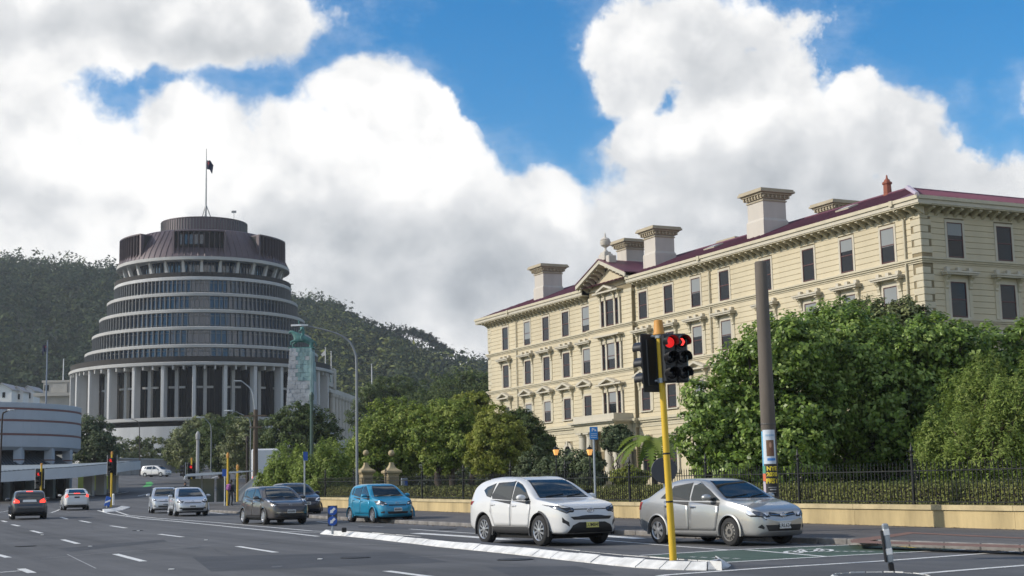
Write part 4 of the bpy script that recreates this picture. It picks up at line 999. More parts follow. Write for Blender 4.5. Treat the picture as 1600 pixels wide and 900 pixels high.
for i in range(0, n):
    for k in range(1):
        if i+1 >= n: continue
        p = ft_[i].lerp(ft_[i+1], k/2); q = hi[i].lerp(hi[i+1], k/2); b = MB().mt(M_GBAR); b.tube([p+Vector((0, 0, .05)), mid[i]+Vector((0, 0, .05)), q+Vector((0, 0, .05))], .05, 4); b.build('glazing_bar', rnd)
# shopfront below the canopy
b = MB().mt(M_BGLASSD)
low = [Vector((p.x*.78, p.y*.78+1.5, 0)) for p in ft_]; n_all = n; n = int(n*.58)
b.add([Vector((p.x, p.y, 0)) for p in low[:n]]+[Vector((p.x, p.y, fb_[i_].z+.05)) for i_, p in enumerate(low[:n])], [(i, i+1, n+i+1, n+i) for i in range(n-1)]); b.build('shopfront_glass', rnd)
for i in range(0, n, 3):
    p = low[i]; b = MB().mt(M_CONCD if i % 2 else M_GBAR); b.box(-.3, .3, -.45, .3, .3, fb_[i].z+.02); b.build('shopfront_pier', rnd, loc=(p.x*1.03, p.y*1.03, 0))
M_YEL = mat('lit_interior_yellow', (.34, .36, .06), .8)  # flat yellow standing in for the lit interior under the canopy
y0, y1 = P3(122, 745, 152), P3(172, 748, 160)
b = MB().mt(M_YEL); b.add([Vector((y0.x, y0.y, gz(150)))-Vector((bc.x, BD, 0)), Vector((y1.x, y1.y, gz(150)))-Vector((bc.x, BD, 0)), Vector((y1.x, y1.y, 3.95))-Vector((bc.x, BD, 0)), Vector((y0.x, y0.y, 3.95))-Vector((bc.x, BD, 0))], [(0, 1, 2, 3)]); b.build('yellow_lit_wall', rnd)
for px, d in ((158, 141), (177, 146), (139, 137)):
    p = P3(px, 760, d)-Vector((bc.x, BD, 0)); b = MB().mt(M_CONC); b.box(-.42, .42, -.42, .42, gz(d)-.2, P3(px, 741, d).z); b.build('canopy_post', rnd, loc=(p.x, p.y, 0))
# ================================================================== retaining wall beside the climbing road
M_WALLC = mat('board_marked_concrete', (.27, .26, .245), .85, var=.2, scale=1.2, streak=(1, 1, .2))
w0, w1 = P3(180, 745, 225), P3(318, 745, 250); dv = w1-w0; dv.z = 0; nP = 18
rw = thing('retaining_wall', 'grey concrete panel retaining wall along the climbing road below the round tower', 'wall', (w0.x, w0.y, 0), math.atan2(dv.y, dv.x))
zt3 = P3(250, 719, 238).z
for i in range(nP):
    b = MB().mt(M_WALLC); a = dv.length*i/nP; b.box(a+.03, a+dv.length/nP-.03, -random.uniform(0, .03), .4, 2, zt3, .03); b.build('panel', rw)
b = MB().mt(M_CONC); b.box(-.1, dv.length+.1, -.1, .5, zt3, zt3+.2); b.build('coping', rw)
# ================================================================== hills and forest
M_HILL = mat('forest_floor', (.022, .032, .014), 1.0, var=.3, scale=.05)
def leafmats(name, cols, rough=.5, trans=.25, isl=.35, spec=.4): return [mat(f'{name}_{i}', c, rough, islands=isl, trans=trans, spec=spec) for i, c in enumerate(cols)]
RPX = [-900, -300, 0, 30, 60, 90, 140, 185, 250, 330, 420, 462, 480, 500, 520, 540, 560, 590, 610, 640, 660, 680, 705, 740, 765, 820, 950, 1200, 1700, 2400]
RPY = [470, 410, 408, 411, 415, 419, 425, 428, 440, 455, 470, 476, 474, 480, 486, 500, 510, 517, 523, 528, 535, 548, 561, 568, 575, 590, 620, 655, 690, 720]
HD0, HD1 = 430.0, 900.0
def ridge(px): return at(px, float(np.interp(px, RPX, RPY))+11, HD1).z
cols_ = np.linspace(-900, 2400, 111); rows_ = np.linspace(0, 1, 26)
rz_ = {}
V, Q = [], []
def hill_pt(px, t, jit=True):
    d = HD0+(HD1-HD0)*t; q = at(px, 600, d); zr = ridge(px); k = t*t*(3-2*t)*.55+t*.45
    z = 9.5+(zr-9.5)*k
    if jit: z += 5*math.sin(px*.031+t*9)*math.sin(t*5+px*.013)*(1-t)*t*4
    return Vector((q.x, d, z))
for t in rows_:
    for px in cols_: V.append(hill_pt(px, t))
for px in cols_:
    p = hill_pt(px, 1); V.append((p.x*1.4, p.y*1.5, p.z*.4))
nc = len(cols_)
for j in range(len(rows_)):
    for i in range(nc-1): Q.append((j*nc+i, j*nc+i+1, (j+1)*nc+i+1, (j+1)*nc+i))
link('hill', np_mesh('hill', V, Q, [M_HILL], True), kind='structure')
def quads_from(P, Nrm, size, asp, r, curl=0.0):
    """leaf quads at P with normals Nrm"""
    n = len(P); t = r.normal(size=(n, 3)); a = np.cross(Nrm, t); a /= np.linalg.norm(a, axis=1, keepdims=True)+1e-9; b = np.cross(Nrm, a)
    s = (size*r.uniform(.65, 1.3, n))[:, None]; a = a*s*.5; b = b*s*.5*asp
    # a pointed leaf: a rhombus longer than wide
    V = np.stack([P-a, P-b+Nrm*s*.06, P+a, P+b+Nrm*s*.06], 1).reshape(-1, 3)
    return V
def crown(lobes, n, leaf, seed, clus=90, asp=.6, cr=.16, fill=.25, droop=0.0, flat=1.0, up=.35, dens=None, tint=(.34, .36, .3)):
    """leaf quads in clumps spread over the shells of the lobes; returns V and material index"""
    r = np.random.default_rng(seed); L = np.array([l[:3] for l in lobes], float); Rr = np.array([l[3] for l in lobes], float)
    w = Rr**2; w /= w.sum(); nc = max(6, n//clus)
    li = r.choice(len(L), nc, p=w); d = r.normal(size=(nc, 3)); d /= np.linalg.norm(d, axis=1, keepdims=True)
    rr = Rr[li]*np.where(r.random(nc) < fill, r.uniform(.3, .8, nc), r.uniform(.78, 1.2, nc))
    d2 = d.copy(); d2[:, 2] *= flat
    C = L[li]+d2*rr[:, None]
    # drop clumps deep inside another lobe
    keep = np.ones(nc, bool)
    for k in range(len(L)):
        dd = np.linalg.norm((C-L[k])/np.array([1, 1, flat]), axis=1); keep &= ~((dd < Rr[k]*.62) & (li != k))
    keep |= r.random(nc) < .25
    C, li, d = C[keep], li[keep], d[keep]; nc = len(C)
    cs = Rr[li]*cr*r.uniform(.6, 1.5, nc)+leaf*.8
    ct = r.choice(3, nc, p=tint)
    per = max(3, int(n/nc)); idx = np.repeat(np.arange(nc), per); m = len(idx)
    off = r.normal(size=(m, 3)); off /= np.linalg.norm(off, axis=1, keepdims=True)+1e-9; off *= (r.random(m)**.5)[:, None]
    P = C[idx]+off*cs[idx][:, None]*np.array([1, 1, .75])
    if droop: P[:, 2] -= droop*(np.linalg.norm(off[:, :2], axis=1)**2)*cs[idx]*1.6
    Nn = off*.55+d[idx]*.75+r.normal(size=(m, 3))*.42; Nn[:, 2] += up; Nn /= np.linalg.norm(Nn, axis=1, keepdims=True)+1e-9
    mi = np.where(r.random(m) < .7, ct[idx], r.choice(3, m, p=tint))
    return quads_from(P, Nn, leaf, asp, r), mi
def qidx(nv): return np.arange(nv).reshape(-1, 4)
LM_FOR = leafmats('forest_leaf', [(.024, .042, .021), (.044, .064, .028), (.075, .098, .038)], .8, .2, .3, .15)
LM_SCR = leafmats('scrub_leaf', [(.16, .18, .05), (.20, .215, .066), (.115, .14, .045)], .8, .2, .3, .15)  # yellow green scrub, its colour lightened to imitate sunlit patches
def forest(name, n, px0, px1, t0, t1, size, mats_, seed, leaf, per=46):
    r = np.random.default_rng(seed); Vs, Ms = [], []
    proto = []
    for k in range(6):
        lob = [(0, 0, 0, 1)] + [(r.normal()*.55, r.normal()*.55, r.normal()*.3+.15, .55) for _ in range(3)]
        v, m = crown(lob, per, leaf, seed+k+1, clus=5, cr=.3, fill=.1); proto.append((v, m))
    for i in range(n):
        px = r.uniform(px0, px1); t = r.uniform(t0, t1)
        sf = .32 if (588 < px < 715 and t > .8) else 1.0
        p = hill_pt(px, t); v, m = proto[r.integers(6)]
        s = size*r.uniform(.65, 1.35)*sf; a = r.uniform(0, 6.28); c, s2 = math.cos(a), math.sin(a)
        R = np.array([[c, s2, 0], [-s2, c, 0], [0, 0, 1]]); Vs.append(v@R*np.array([s, s, s*r.uniform(.75, 1.2)])+np.array([p.x, p.y, p.z+s*.1])); k = r.choice(3, p=(.45, .35, .2)); Ms.append(np.where(r.random(len(m)) < .8, k, m))
    Vn = np.concatenate(Vs); return link(name, np_mesh(name, Vn, qidx(len(Vn)), mats_, False, np.concatenate(Ms)), kind='stuff')
forest('forest', 1500, -200, 470, .03, 1.0, 7.6, LM_FOR, 3, .26, 150)
forest('forest', 1000, 440, 820, .05, .99, 7.2, LM_FOR, 4, .26, 150)
forest('scrub', 260, 500, 800, .15, .7, 7.5, LM_SCR, 5, .3, 120)
forest('scrub', 60, 470, 560, .45, .8, 6.0, LM_SCR, 6, .3, 120)
forest('forest', 500, 900, 1900, .1, 1.0, 8, LM_FOR, 8, .7, 40)
# ================================================================== trees one by one
M_BARK = mat('grey_brown_bark', (.085, .065, .05), .9, var=.3, scale=3, bump=.4)
M_BARKD = mat('dark_bark', (.045, .036, .03), .9, var=.3, scale=3)
def branch(b, p, q, r0, r1, r, seg=6, n=5, wob=.12):
    p, q = Vector(p), Vector(q); L = (q-p).length; pts = []
    for i in range(n+1):
        t = i/n; o = Vector(r.normal(size=3))*L*wob*.5*math.sin(t*math.pi); pts.append(p.lerp(q, t)+o+Vector((0, 0, -L*.08*math.sin(t*math.pi))))
    b.tube(pts, [r0+(r1-r0)*i/n for i in range(n+1)], seg)
def tree(name, label, cat, d, bpx, lobes_px, mats_, n, leaf, seed, depth=.8, trunk=True, group=None, bark=None, droop=0.0, flat=1.0, fill=.25, clus=90, cr=.16, asp=.6, zoff=0.0, up=.35, tint=(.34, .36, .3), stems=1, tr=None, dust=1.0):
    b0 = base(bpx, 760, d); b0.z += zoff; root = thing(name, label, cat, b0, 0, group); r = np.random.default_rng(seed+100)
    lobes = []
    for (px, py, rp) in lobes_px:
        R = rp*d/FPX*1.02; dd = r.uniform(-.5, .5)*R*depth*2; q = at(px, py, d+dd); lobes.append((q.x-b0.x, q.y-b0.y, q.z-b0.z, R*(d+dd)/d))
    v, mi = crown(lobes, n, leaf, seed, clus=clus, fill=fill, droop=droop, flat=flat, cr=cr, asp=asp, up=up, tint=tint)
    link('crown', np_mesh('crown', v, qidx(len(v)), mats_, False, mi), root)
    if trunk:
        zl = min(l[2]-l[3]*.5 for l in lobes); cxm = sum(l[0] for l in lobes)/len(lobes); cym = sum(l[1] for l in lobes)/len(lobes)
        H = max(l[2]+l[3] for l in lobes); rt = tr or .03*H+.06; b = MB().mt(bark or M_BARK)
        for s_ in range(stems):
            ox = (s_-(stems-1)/2)*rt*1.6; fork = Vector((cxm*.35+ox*2.2, cym*.35, max(.35*H*.6, min(zl, H*.45))))
            branch(b, (ox, 0, -.3), fork, rt*1.15, rt*.72, r, 9)
            for k, l in enumerate(lobes):
                if stems == 1 or k % stems == s_: branch(b, fork-Vector((0, 0, fork.z*.12*r.random())), (l[0], l[1], l[2]+l[3]*.1), rt*.6, rt*.14, r, 6)
        b.build('trunk', root, smooth=True, fix=False)
    return root
LM_BROAD = leafmats('broad_leaf', [(.125, .20, .034), (.20, .295, .052), (.29, .385, .095)], .42, .4, .4, .5)
LM_OLIVE = leafmats('olive_leaf', [(.11, .132, .048), (.15, .175, .062), (.20, .22, .086)], .5, .2, .3)
LM_FEATH = leafmats('feathery_leaf', [(.150, .215, .044), (.21, .28, .060), (.27, .33, .088)], .6, .42, .3, .25)
LM_DARK = leafmats('dark_leaf', [(.058, .088, .027), (.085, .122, .036), (.125, .16, .052)], .6, .32, .35, .25)
LM_MID = leafmats('mid_leaf', [(.14, .20, .036), (.205, .27, .052), (.275, .325, .075)], .55, .38, .35, .25)
LM_YEL = leafmats('yellow_green_leaf', [(.20, .235, .038), (.26, .29, .054), (.31, .33, .075)], .55, .42, .3, .25)
LM_HEDGE = leafmats('hedge_leaf', [(.12, .14, .036), (.17, .19, .05), (.215, .225, .072)], .6, .25, .35, .25)
LM_DUST = leafmats('dusty_leaf', [(.065, .092, .042), (.095, .125, .058), (.13, .16, .08)], .6, .25, .3, .25)
# right hand group behind the railing
tree('broadleaf_tree', 'dense glossy green tree leaning left of the concrete pole, behind the railing', 'tree', 50, 1160, [(1120, 640, 50), (1098, 690, 38), (1165, 595, 55), (1212, 555, 56), (1150, 680, 60), (1235, 640, 75), (1250, 545, 48), (1215, 705, 70), (1170, 560, 30), (1140, 730, 40), (1200, 748, 40), (1110, 745, 30)], LM_BROAD, 52000, .18, 21, clus=26, cr=.10, fill=.3, dust=1)
tree('broadleaf_tree', 'tallest glossy green tree just right of the concrete pole', 'tree', 53, 1320, [(1300, 535, 58), (1340, 560, 70), (1290, 620, 80), (1380, 625, 85), (1320, 690, 85), (1415, 700, 70), (1265, 560, 45), (1425, 560, 58), (1290, 505, 30), (1330, 740, 50), (1410, 745, 40)], LM_BROAD, 62000, .18, 22, clus=26, cr=.10, fill=.3)
tree('olive_tree', 'greyish olive tree topping the clump below the right building corner', 'tree', 57, 1390, [(1365, 520, 46), (1415, 512, 38), (1330, 500, 30), (1390, 550, 58), (1405, 492, 24), (1440, 530, 30)], LM_OLIVE, 26000, .17, 23, clus=30, cr=.13)
tree('broadleaf_tree', 'glossy green tree below the end wall, behind the feathery tree', 'tree', 52, 1520, [(1462, 565, 50), (1512, 572, 52), (1560, 558, 46), (1612, 560, 52), (1490, 630, 60), (1590, 625, 60), (1450, 620, 40), (1660, 580, 50), (1640, 640, 60), (1480, 700, 50), (1452, 535, 42), (1500, 548, 42), (1440, 640, 50)], LM_BROAD, 44000, .18, 24, clus=26, cr=.10, fill=.3)
tree('feathery_tree', 'light green feathery drooping tree at the right edge behind the railing', 'tree', 46, 1545, [(1520, 625, 50), (1570, 640, 55), (1492, 680, 52), (1605, 610, 55), (1552, 695, 60), (1468, 705, 34), (1612, 690, 60), (1540, 590, 34), (1660, 640, 60), (1500, 725, 34), (1580, 725, 40)], LM_FEATH, 46000, .13, 25, clus=70, cr=.22, droop=1.3, asp=.34, fill=.15)
# middle trees in front of the cream building
tree('pohutukawa_tree', 'dark spreading tree far behind, nearest the left end of the cream building', 'tree', 215, 720, [(690, 622, 34), (722, 612, 34), (752, 612, 32), (775, 625, 34), (700, 640, 40), (740, 640, 44), (660, 640, 30)], LM_DARK, 30000, .34, 31, clus=40)
tree('pohutukawa_tree', 'brownish dark spreading tree far behind the lamp post', 'tree', 225, 600, [(575, 622, 20), (600, 615, 24), (625, 612, 22), (645, 625, 26), (590, 640, 30), (625, 645, 34), (570, 650, 24)], LM_DARK, 22000, .34, 32, clus=40)
tree('garden_tree', 'dark green rounded tree behind the stone gate pillars', 'tree', 98, 625, [(605, 662, 34), (640, 668, 34), (582, 690, 30), (618, 705, 42), (655, 705, 36), (590, 735, 30), (630, 640, 18), (570, 720, 28)], LM_MID, 38000, .19, 33, clus=40)
tree('garden_tree', 'mid green tree with several stems right of the stone gate pillars', 'tree', 95, 695, [(690, 655, 30), (715, 650, 24), (672, 680, 30), (705, 690, 38), (730, 690, 30), (690, 715, 30), (660, 655, 18)], LM_MID, 34000, .19, 34, clus=40, stems=2)
tree('garden_tree', 'yellow green tree with sunlit crown above the dark trees', 'tree', 104, 745, [(728, 640, 22), (745, 632, 18), (735, 665, 28), (712, 645, 16), (755, 655, 20)], LM_YEL, 24000, .18, 35, clus=40)
tree('garden_tree', 'bright yellow green tree left of the building centre', 'tree', 92, 775, [(775, 660, 24), (790, 672, 24), (762, 685, 26), (782, 700, 34), (805, 700, 22), (758, 715, 26), (790, 725, 26)], LM_YEL, 30000, .18, 36, clus=40, stems=2)
tree('garden_tree', 'small dark green tree on a thin trunk beside the cream wall', 'tree', 108, 825, [(812, 662, 20), (828, 672, 20), (838, 688, 16), (815, 690, 20), (800, 655, 12)], LM_DARK, 16000, .19, 37, clus=36, tr=.14)
tree('garden_tree', 'tiny dark round tree left of the lit lantern', 'tree', 106, 853, [(853, 694, 13), (860, 706, 12), (846, 706, 11)], LM_DARK, 8000, .18, 38, clus=30, tr=.08)
for i, (px, py, R) in enumerate(((838, 727, 24), (868, 728, 24), (898, 724, 24), (922, 726, 20))):
    tree('clipped_shrub', ['olive shrub leftmost of the four below the arched window', 'olive shrub second of the four, left of the lit lantern', 'olive shrub third of the four, below the portico steps', 'olive shrub nearest the blue parking sign'][i], 'shrub', 88-i*2, px, [(px, py, R), (px-R*.6, py+12, R*.8), (px+R*.6, py+12, R*.8), (px, py+25, R)], LM_DUST, 9000, .16, 40+i, clus=50, trunk=False, group='olive shrubs in front of the building')
tree('flowering_shrub', 'low yellow green shrub behind the railing right of the sign', 'shrub', 70, 985, [(968, 746, 12), (985, 743, 14), (1003, 747, 12), (985, 755, 14)], LM_YEL, 5000, .14, 46, clus=30, trunk=False)
tree('small_tree', 'small bare-stemmed tree with compact dark crown in front of the portico', 'tree', 84, 962, [(955, 682, 13), (968, 678, 13), (975, 688, 12), (962, 692, 12), (948, 690, 9)], LM_DUST, 6000, .17, 47, clus=26, tr=.07, stems=2)
gc0 = base(740, 760, 104); lob = [(at(px, 752, 104).x-gc0.x, (px-740)*.01, at(px, 752, 104).z-gc0.z, .95) for px in range(560, 870, 14)]
v, mi = crown(lob, 16000, .2, 48, clus=40, fill=.2); o = link('ground_cover', np_mesh('ground_cover', v, qidx(len(v)), LM_DARK, False, mi), None, gc0); o['kind'] = 'stuff'
# tree fern: arching fronds made of leaflets
fb0 = base(1022, 760, 62); tf = thing('tree_fern', 'tree fern with arching fronds left of the yellow signal pole', 'tree', fb0)
tz = at(1022, 690, 62).z-fb0.z; b = MB().mt(M_BARKD); b.tube([(0, 0, -.2), (.05, 0, tz*.5), (0, 0, tz)], [.16, .13, .11], 8); b.build('trunk', tf, smooth=True)
r = np.random.default_rng(50)
for k in range(18):
    a = k*2.399; Lf = r.uniform(1.5, 2.3); V = []; F = []; el_ = r.uniform(.25, .8); n_ = 34
    for i in range(n_+1):
        t = i/n_; x = Lf*t; z = tz+Lf*(el_*t-.95*t*t); w = (.36*math.sin(math.pi*(t*.88+.1))+.02)*(1.0 if i % 2 else .3)
        sd_ = Vector((-math.sin(a), math.cos(a), 0)); c_ = Vector((math.cos(a)*x, math.sin(a)*x, z)); fw_ = Vector((math.cos(a), math.sin(a), 0))*w*.35
        V += [c_+sd_*w+fw_-Vector((0, 0, .22*w)), c_, c_-sd_*w+fw_-Vector((0, 0, .22*w))]
        if i: F += [(3*i-3, 3*i-2, 3*i+1, 3*i), (3*i-2, 3*i-1, 3*i+2, 3*i+1)]
    b = MB().mt(LM_MID[k % 3]); b.add(V, F); b.build('frond', tf, fix=False)
# left side trees
tree('garden_tree', 'dark round-headed tree at the foot of the war memorial', 'tree', 150, 470, [(455, 662, 26), (478, 655, 24), (500, 668, 24), (515, 680, 18), (435, 672, 22), (470, 685, 30), (500, 692, 22), (425, 690, 20)], LM_DARK, 24000, .26, 51, clus=40)
for i, (px, py, R, dd) in enumerate(((452, 722, 30, 88), (498, 718, 32, 86), (540, 712, 32, 99), (578, 712, 26, 101), (432, 738, 22, 92))):
    tree('willowy_shrub', ['olive green willowy shrub behind the dark hatchbacks', 'olive green willowy shrub behind the slim blue topped sign', 'olive green willowy shrub just left of the tall lamp post', 'green shrub behind the left gate pillar', 'low willowy shrub beside the white bus'][i], 'shrub', dd, px, [(px, py, R), (px-R*.7, py+14, R*.7), (px+R*.7, py+12, R*.75), (px, py+30, R)], LM_FEATH if i < 3 else LM_MID, 11000, .2, 60+i, clus=60, cr=.22, droop=.9, asp=.4, trunk=False, group='shrubs behind the railing')
tree('pohutukawa_tree', 'leftmost dark spreading tree of the row below the round tower', 'tree', 190, 300, [(290, 690, 24), (312, 672, 20), (275, 708, 18), (300, 712, 24), (330, 668, 18)], LM_OLIVE, 18000, .29, 71, clus=36)
tree('pohutukawa_tree', 'dark spreading tree in the middle of the row below the round tower', 'tree', 182, 345, [(340, 682, 28), (362, 672, 22), (330, 705, 28), (355, 708, 28), (320, 690, 18)], LM_DARK, 18000, .29, 72, clus=36)
tree('pohutukawa_tree', 'dark spreading tree behind the brown wooden pole', 'tree', 172, 395, [(385, 680, 26), (405, 690, 24), (375, 705, 28), (420, 715, 24), (395, 665, 16), (395, 725, 24)], LM_OLIVE, 18000, .28, 73, clus=36)
tree('garden_tree', 'grey green round tree between the striped building and the tower', 'tree', 175, 145, [(140, 674, 22), (156, 676, 20), (132, 692, 20), (152, 698, 22), (165, 690, 12), (132, 708, 18), (152, 714, 18), (172, 708, 14)], LM_DUST, 14000, .32, 74, clus=30)
hb = base(232, 745, 238); hd = thing('clipped_hedge', 'long leafy hedge along the top of the concrete retaining wall', 'hedge', hb)
lob = [(at(px, py, 238+px*.04).x-hb.x, (px-232)*.04, at(px, py, 238).z-hb.z, 1.7) for px in range(172, 325, 11) for py in (699, 711)]
v, mi = crown(lob, 13000, .42, 75, clus=30, fill=.1); link('foliage', np_mesh('foliage', v, qidx(len(v)), LM_OLIVE, False, mi), hd)
# pines on the right hand ridge, one by one
PINE = ['broad pine on the ridge touching the right side of the round tower', 'tall rounded pine second along the ridge from the round tower', 'low broad pine in the dip after the tall ridge pines', 'tall broad pine on the ridge above the curved lamp arm', 'narrow pine on the ridge just past the tall broad one',
    'pine where the ridge starts stepping down', 'small pine on the first step of the ridge', 'broad pine at the edge of the small gap in the ridge', 'broad pine right above the red roofed building', 'short pine in the shallow saddle of the ridge', 'flat topped pine opening the long even row on the ridge',
    'flat topped pine in the middle of the long even row', 'flat topped pine closing the long even row on the ridge', 'first bare trunked pine of the open row on the slope', 'second bare trunked pine of the open row on the slope', 'third bare trunked pine of the open row on the slope', 'fourth bare trunked pine of the open row, on the steep slope', 'lowest bare trunked pine of the open row', 'small lone tree on the low ridge past the pine row', 'small tree on the ridge nearest the cream building']
LM_PINE = leafmats('pine_leaf', [(.018, .030, .016), (.028, .042, .02), (.038, .053, .025)], .8, .15, .3, .15)
for i, (px, top, bot, w, hz) in enumerate(((470, 466, 486, 16, 1), (483, 461, 484, 14, 1), (500, 469, 490, 13, 1), (514, 466, 494, 16, 1), (527, 470, 496, 12, 1), (541, 483, 506, 12, 1), (552, 487, 512, 11, 1), (565, 494, 520, 14, 1), (581, 496, 526, 14, 1), (598, 506, 530, 12, 1), (614, 507, 533, 15, 1),
        (630, 506, 536, 15, 1), (646, 509, 540, 13, 1), (659, 513, 546, 12, 1), (671, 517, 554, 11, 1), (681, 524, 560, 10, 1), (691, 532, 566, 10, 1), (702, 540, 570, 9, 1), (722, 554, 575, 8, 1), (745, 562, 580, 8, 1))):
    b0 = at(px, bot+3, 893); R = w*880/FPX*.62; H = (bot-top)*880/FPX
    desc = PINE[i]
    t_ = thing('pine_tree', desc, 'tree', b0, 0, 'pines along the ridge'); rr_ = np.random.default_rng(300+i)
    lob = [(0, 0, H*.84, R*.8), (R*.6, 0, H*.74, R*.62), (-R*.6, 0, H*.76, R*.62)]+([(0, 0, H*.5, R), (0, 0, H*.25, R)] if i < 12 else [])
    v, mi = crown(lob, 420, 1.8, 300+i, clus=9, fill=.15, flat=.7, cr=.24); link('crown', np_mesh('crown', v, qidx(len(v)), LM_PINE, False, mi), t_)
    b = MB().mt(M_BARKD); b.tube([(0, 0, -2), (R*.08, 0, H*.4), (0, 0, H*.85)], [.55, .45, .2], 6); b.tube([(R*.08, 0, H*.4), (R*.5, 0, H*.7)], [.3, .12], 5); b.tube([(R*.06, 0, H*.42), (-R*.5, 0, H*.7)], [.3, .12], 5); b.build('trunk', t_)
# clipped hedge right behind the railing
def hedge_box(name, label, s0, s1, p0, p1, z0, h, n, leaf, seed):
    r = np.random.default_rng(seed); m = n; s = r.uniform(s0, s1, m); face = r.random(m)
    p = np.where(face < .62, p0+r.normal(size=m)*.04, r.uniform(p0, p1, m)); z = np.where(face < .62, r.uniform(0, h, m), h+r.normal(size=m)*.03)
    P = np.stack([U.x*s+N.x*p, U.y*s+N.y*p, np.interp(U.y*s+N.y*p, GY, GZ)+z0+z], 1)
    P += r.normal(size=(m, 3))*.035
    Nn = np.where((face < .62)[:, None], np.array([[-N.x, -N.y, .25]]), np.array([[0, 0, 1.0]]))+r.normal(size=(m, 3))*.38; Nn /= np.linalg.norm(Nn, axis=1, keepdims=True)
    o = S((s0+s1)/2, p0); v = quads_from(P-np.array([[o.x, o.y, 0]]), Nn, leaf, .6, r)
    hd = thing(name, label, 'hedge', o); cl = r.integers(0, 3, m); link('foliage', np_mesh('foliage', v, qidx(len(v)), LM_HEDGE, False, cl), hd)
    b = MB().mt(M_BARKD); k = 24
    for i in range(k):
        sa, sb_ = s0+(s1-s0)*i/k, s0+(s1-s0)*(i+1)/k; c = [S(sa, p0+.14)-o, S(sb_, p0+.14)-o, S(sb_, p1)-o, S(sa, p1)-o]; zg = gz((S(sa, p0)).y)
        b.add([q+Vector((0, 0, zg)) for q in c]+[q+Vector((0, 0, zg+z0+h-.1)) for q in c], [(0, 1, 5, 4), (4, 5, 6, 7), (2, 3, 7, 6)])
    b.build('branches', hd)
hedge_box('clipped_hedge', 'long clipped hedge behind the railing on the right, under the trees', 8, 48, WP+.55, WP+1.6, .45, .78, 42000, .075, 81)
hedge_box('clipped_hedge', 'long clipped hedge behind the far railing left of the parking sign', 49, 97, WP+.55, WP+1.6, .45, .78, 22000, .11, 82)
# ================================================================== boundary wall and iron railing
M_WALLY = mat('ochre_render', (.42, .325, .165), .8, var=.34, scale=1.0, streak=(1, 1, .22), bump=.15, pos=True)
M_COPE = mat('ochre_coping', (.43, .35, .20), .75, var=.25, scale=2)
M_RAIL = mat('black_iron', (.012, .013, .013), .5, metal=.3)
WZ = .58
bw = thing('boundary_wall', 'low ochre rendered wall with coping running along the footpath under the iron railing', 'wall', (0, 0, 0))
def along(b, s0, s1, p0, p1, z0, z1):
    n = max(1, int((s1-s0)/3)); 
    for i in range(n):
        a, c = s0+(s1-s0)*i/n, s0+(s1-s0)*(i+1)/n; q = [S(a, p0), S(c, p0), S(c, p1), S(a, p1)]; zz = [gz(v.y) for v in (S(a, p0), S(c, p0), S(c, p0), S(a, p0))]
        b.add([v+Vector((0, 0, z+z0)) for v, z in zip(q, zz)]+[v+Vector((0, 0, z+z1)) for v, z in zip(q, zz)], [(0, 1, 5, 4), (4, 5, 6, 7), (2, 3, 7, 6)]+([(0, 4, 7, 3)] if i == 0 else [])+([(1, 2, 6, 5)] if i == n-1 else []))
    return b
s = 8.0; k = 0
while s < 93:
    e2 = min(93, s+6.0)
    along(MB().mt(M_WALLY), s+.004, e2-.004, WP, WP+.35, -.1, .12+WZ-.13).build('wall_panel', bw); along(MB().mt(M_COPE), s+.006, e2-.006, WP-.05, WP+.4, .12+WZ-.128, .12+WZ).build('coping_stone', bw); s = e2
rl = thing('iron_railing', 'black iron railing with pointed bars standing on the ochre boundary wall', 'fence', (0, 0, 0))
PR = WP+.17; ZT = .12+WZ; RH = 1.02
bar = MB().mt(M_RAIL); bar.box(-.009, .009, -.009, .009, .02, RH); bar.lathe([(.009, RH), (.02, RH+.03), (.002, RH+.13)], 4); barm = bar.mesh('baluster')
bars = [9.5+i*.15 for i in range(int(83/.15))]
rest = MB().mt(M_RAIL)
for i, s in enumerate(bars):
    q = S(s, PR); q.z = gz(q.y)+ZT
    if i < 290: link('baluster', barm, rl, q, (0, 0, A26))
    else: rest.M = Matrix.Translation(q) @ Matrix.Rotation(A26, 4, 'Z'); rest.add([v.co for v in barm.vertices], [tuple(p.vertices) for p in barm.polygons])
rest.M = Matrix.Identity(4); rest.build('balusters_beyond', rl, kind='stuff')
for z0 in (.06, RH-.14): along(MB().mt(M_RAIL), 9, 93, PR-.02, PR+.02, ZT+z0, ZT+z0+.03).build('rail', rl)
po = MB().mt(M_RAIL); po.box(-.03, .03, -.03, .03, 0, 1.25)
for sg in (-1, 1):
    for (c, rr, a0, a1) in (((sg*.13, 1.1), .13, 0, 5.2), ((sg*.1, 1.36), .09, -1, 3.6), ((sg*.12, .72), .11, 0, 5.5)):
        po.tube([(c[0]+rr*(1-.5*t/11)*math.cos(a0+(a1-a0)*t/11), 0, c[1]+rr*(1-.5*t/11)*math.sin(a0+(a1-a0)*t/11)) for t in range(12)], .012, 4)
po.lathe([(.03, 1.25), (.05, 1.3), (.02, 1.36), (.045, 1.44), (.002, 1.66)], 8); pom = po.mesh('ornamental_post')
s = 29.72-4.98*4
while s < 92:
    q = S(s, PR); q.z = gz(q.y)+ZT; link('ornamental_post', pom, rl, q, (0, 0, A26+math.pi/2)); s += 4.98
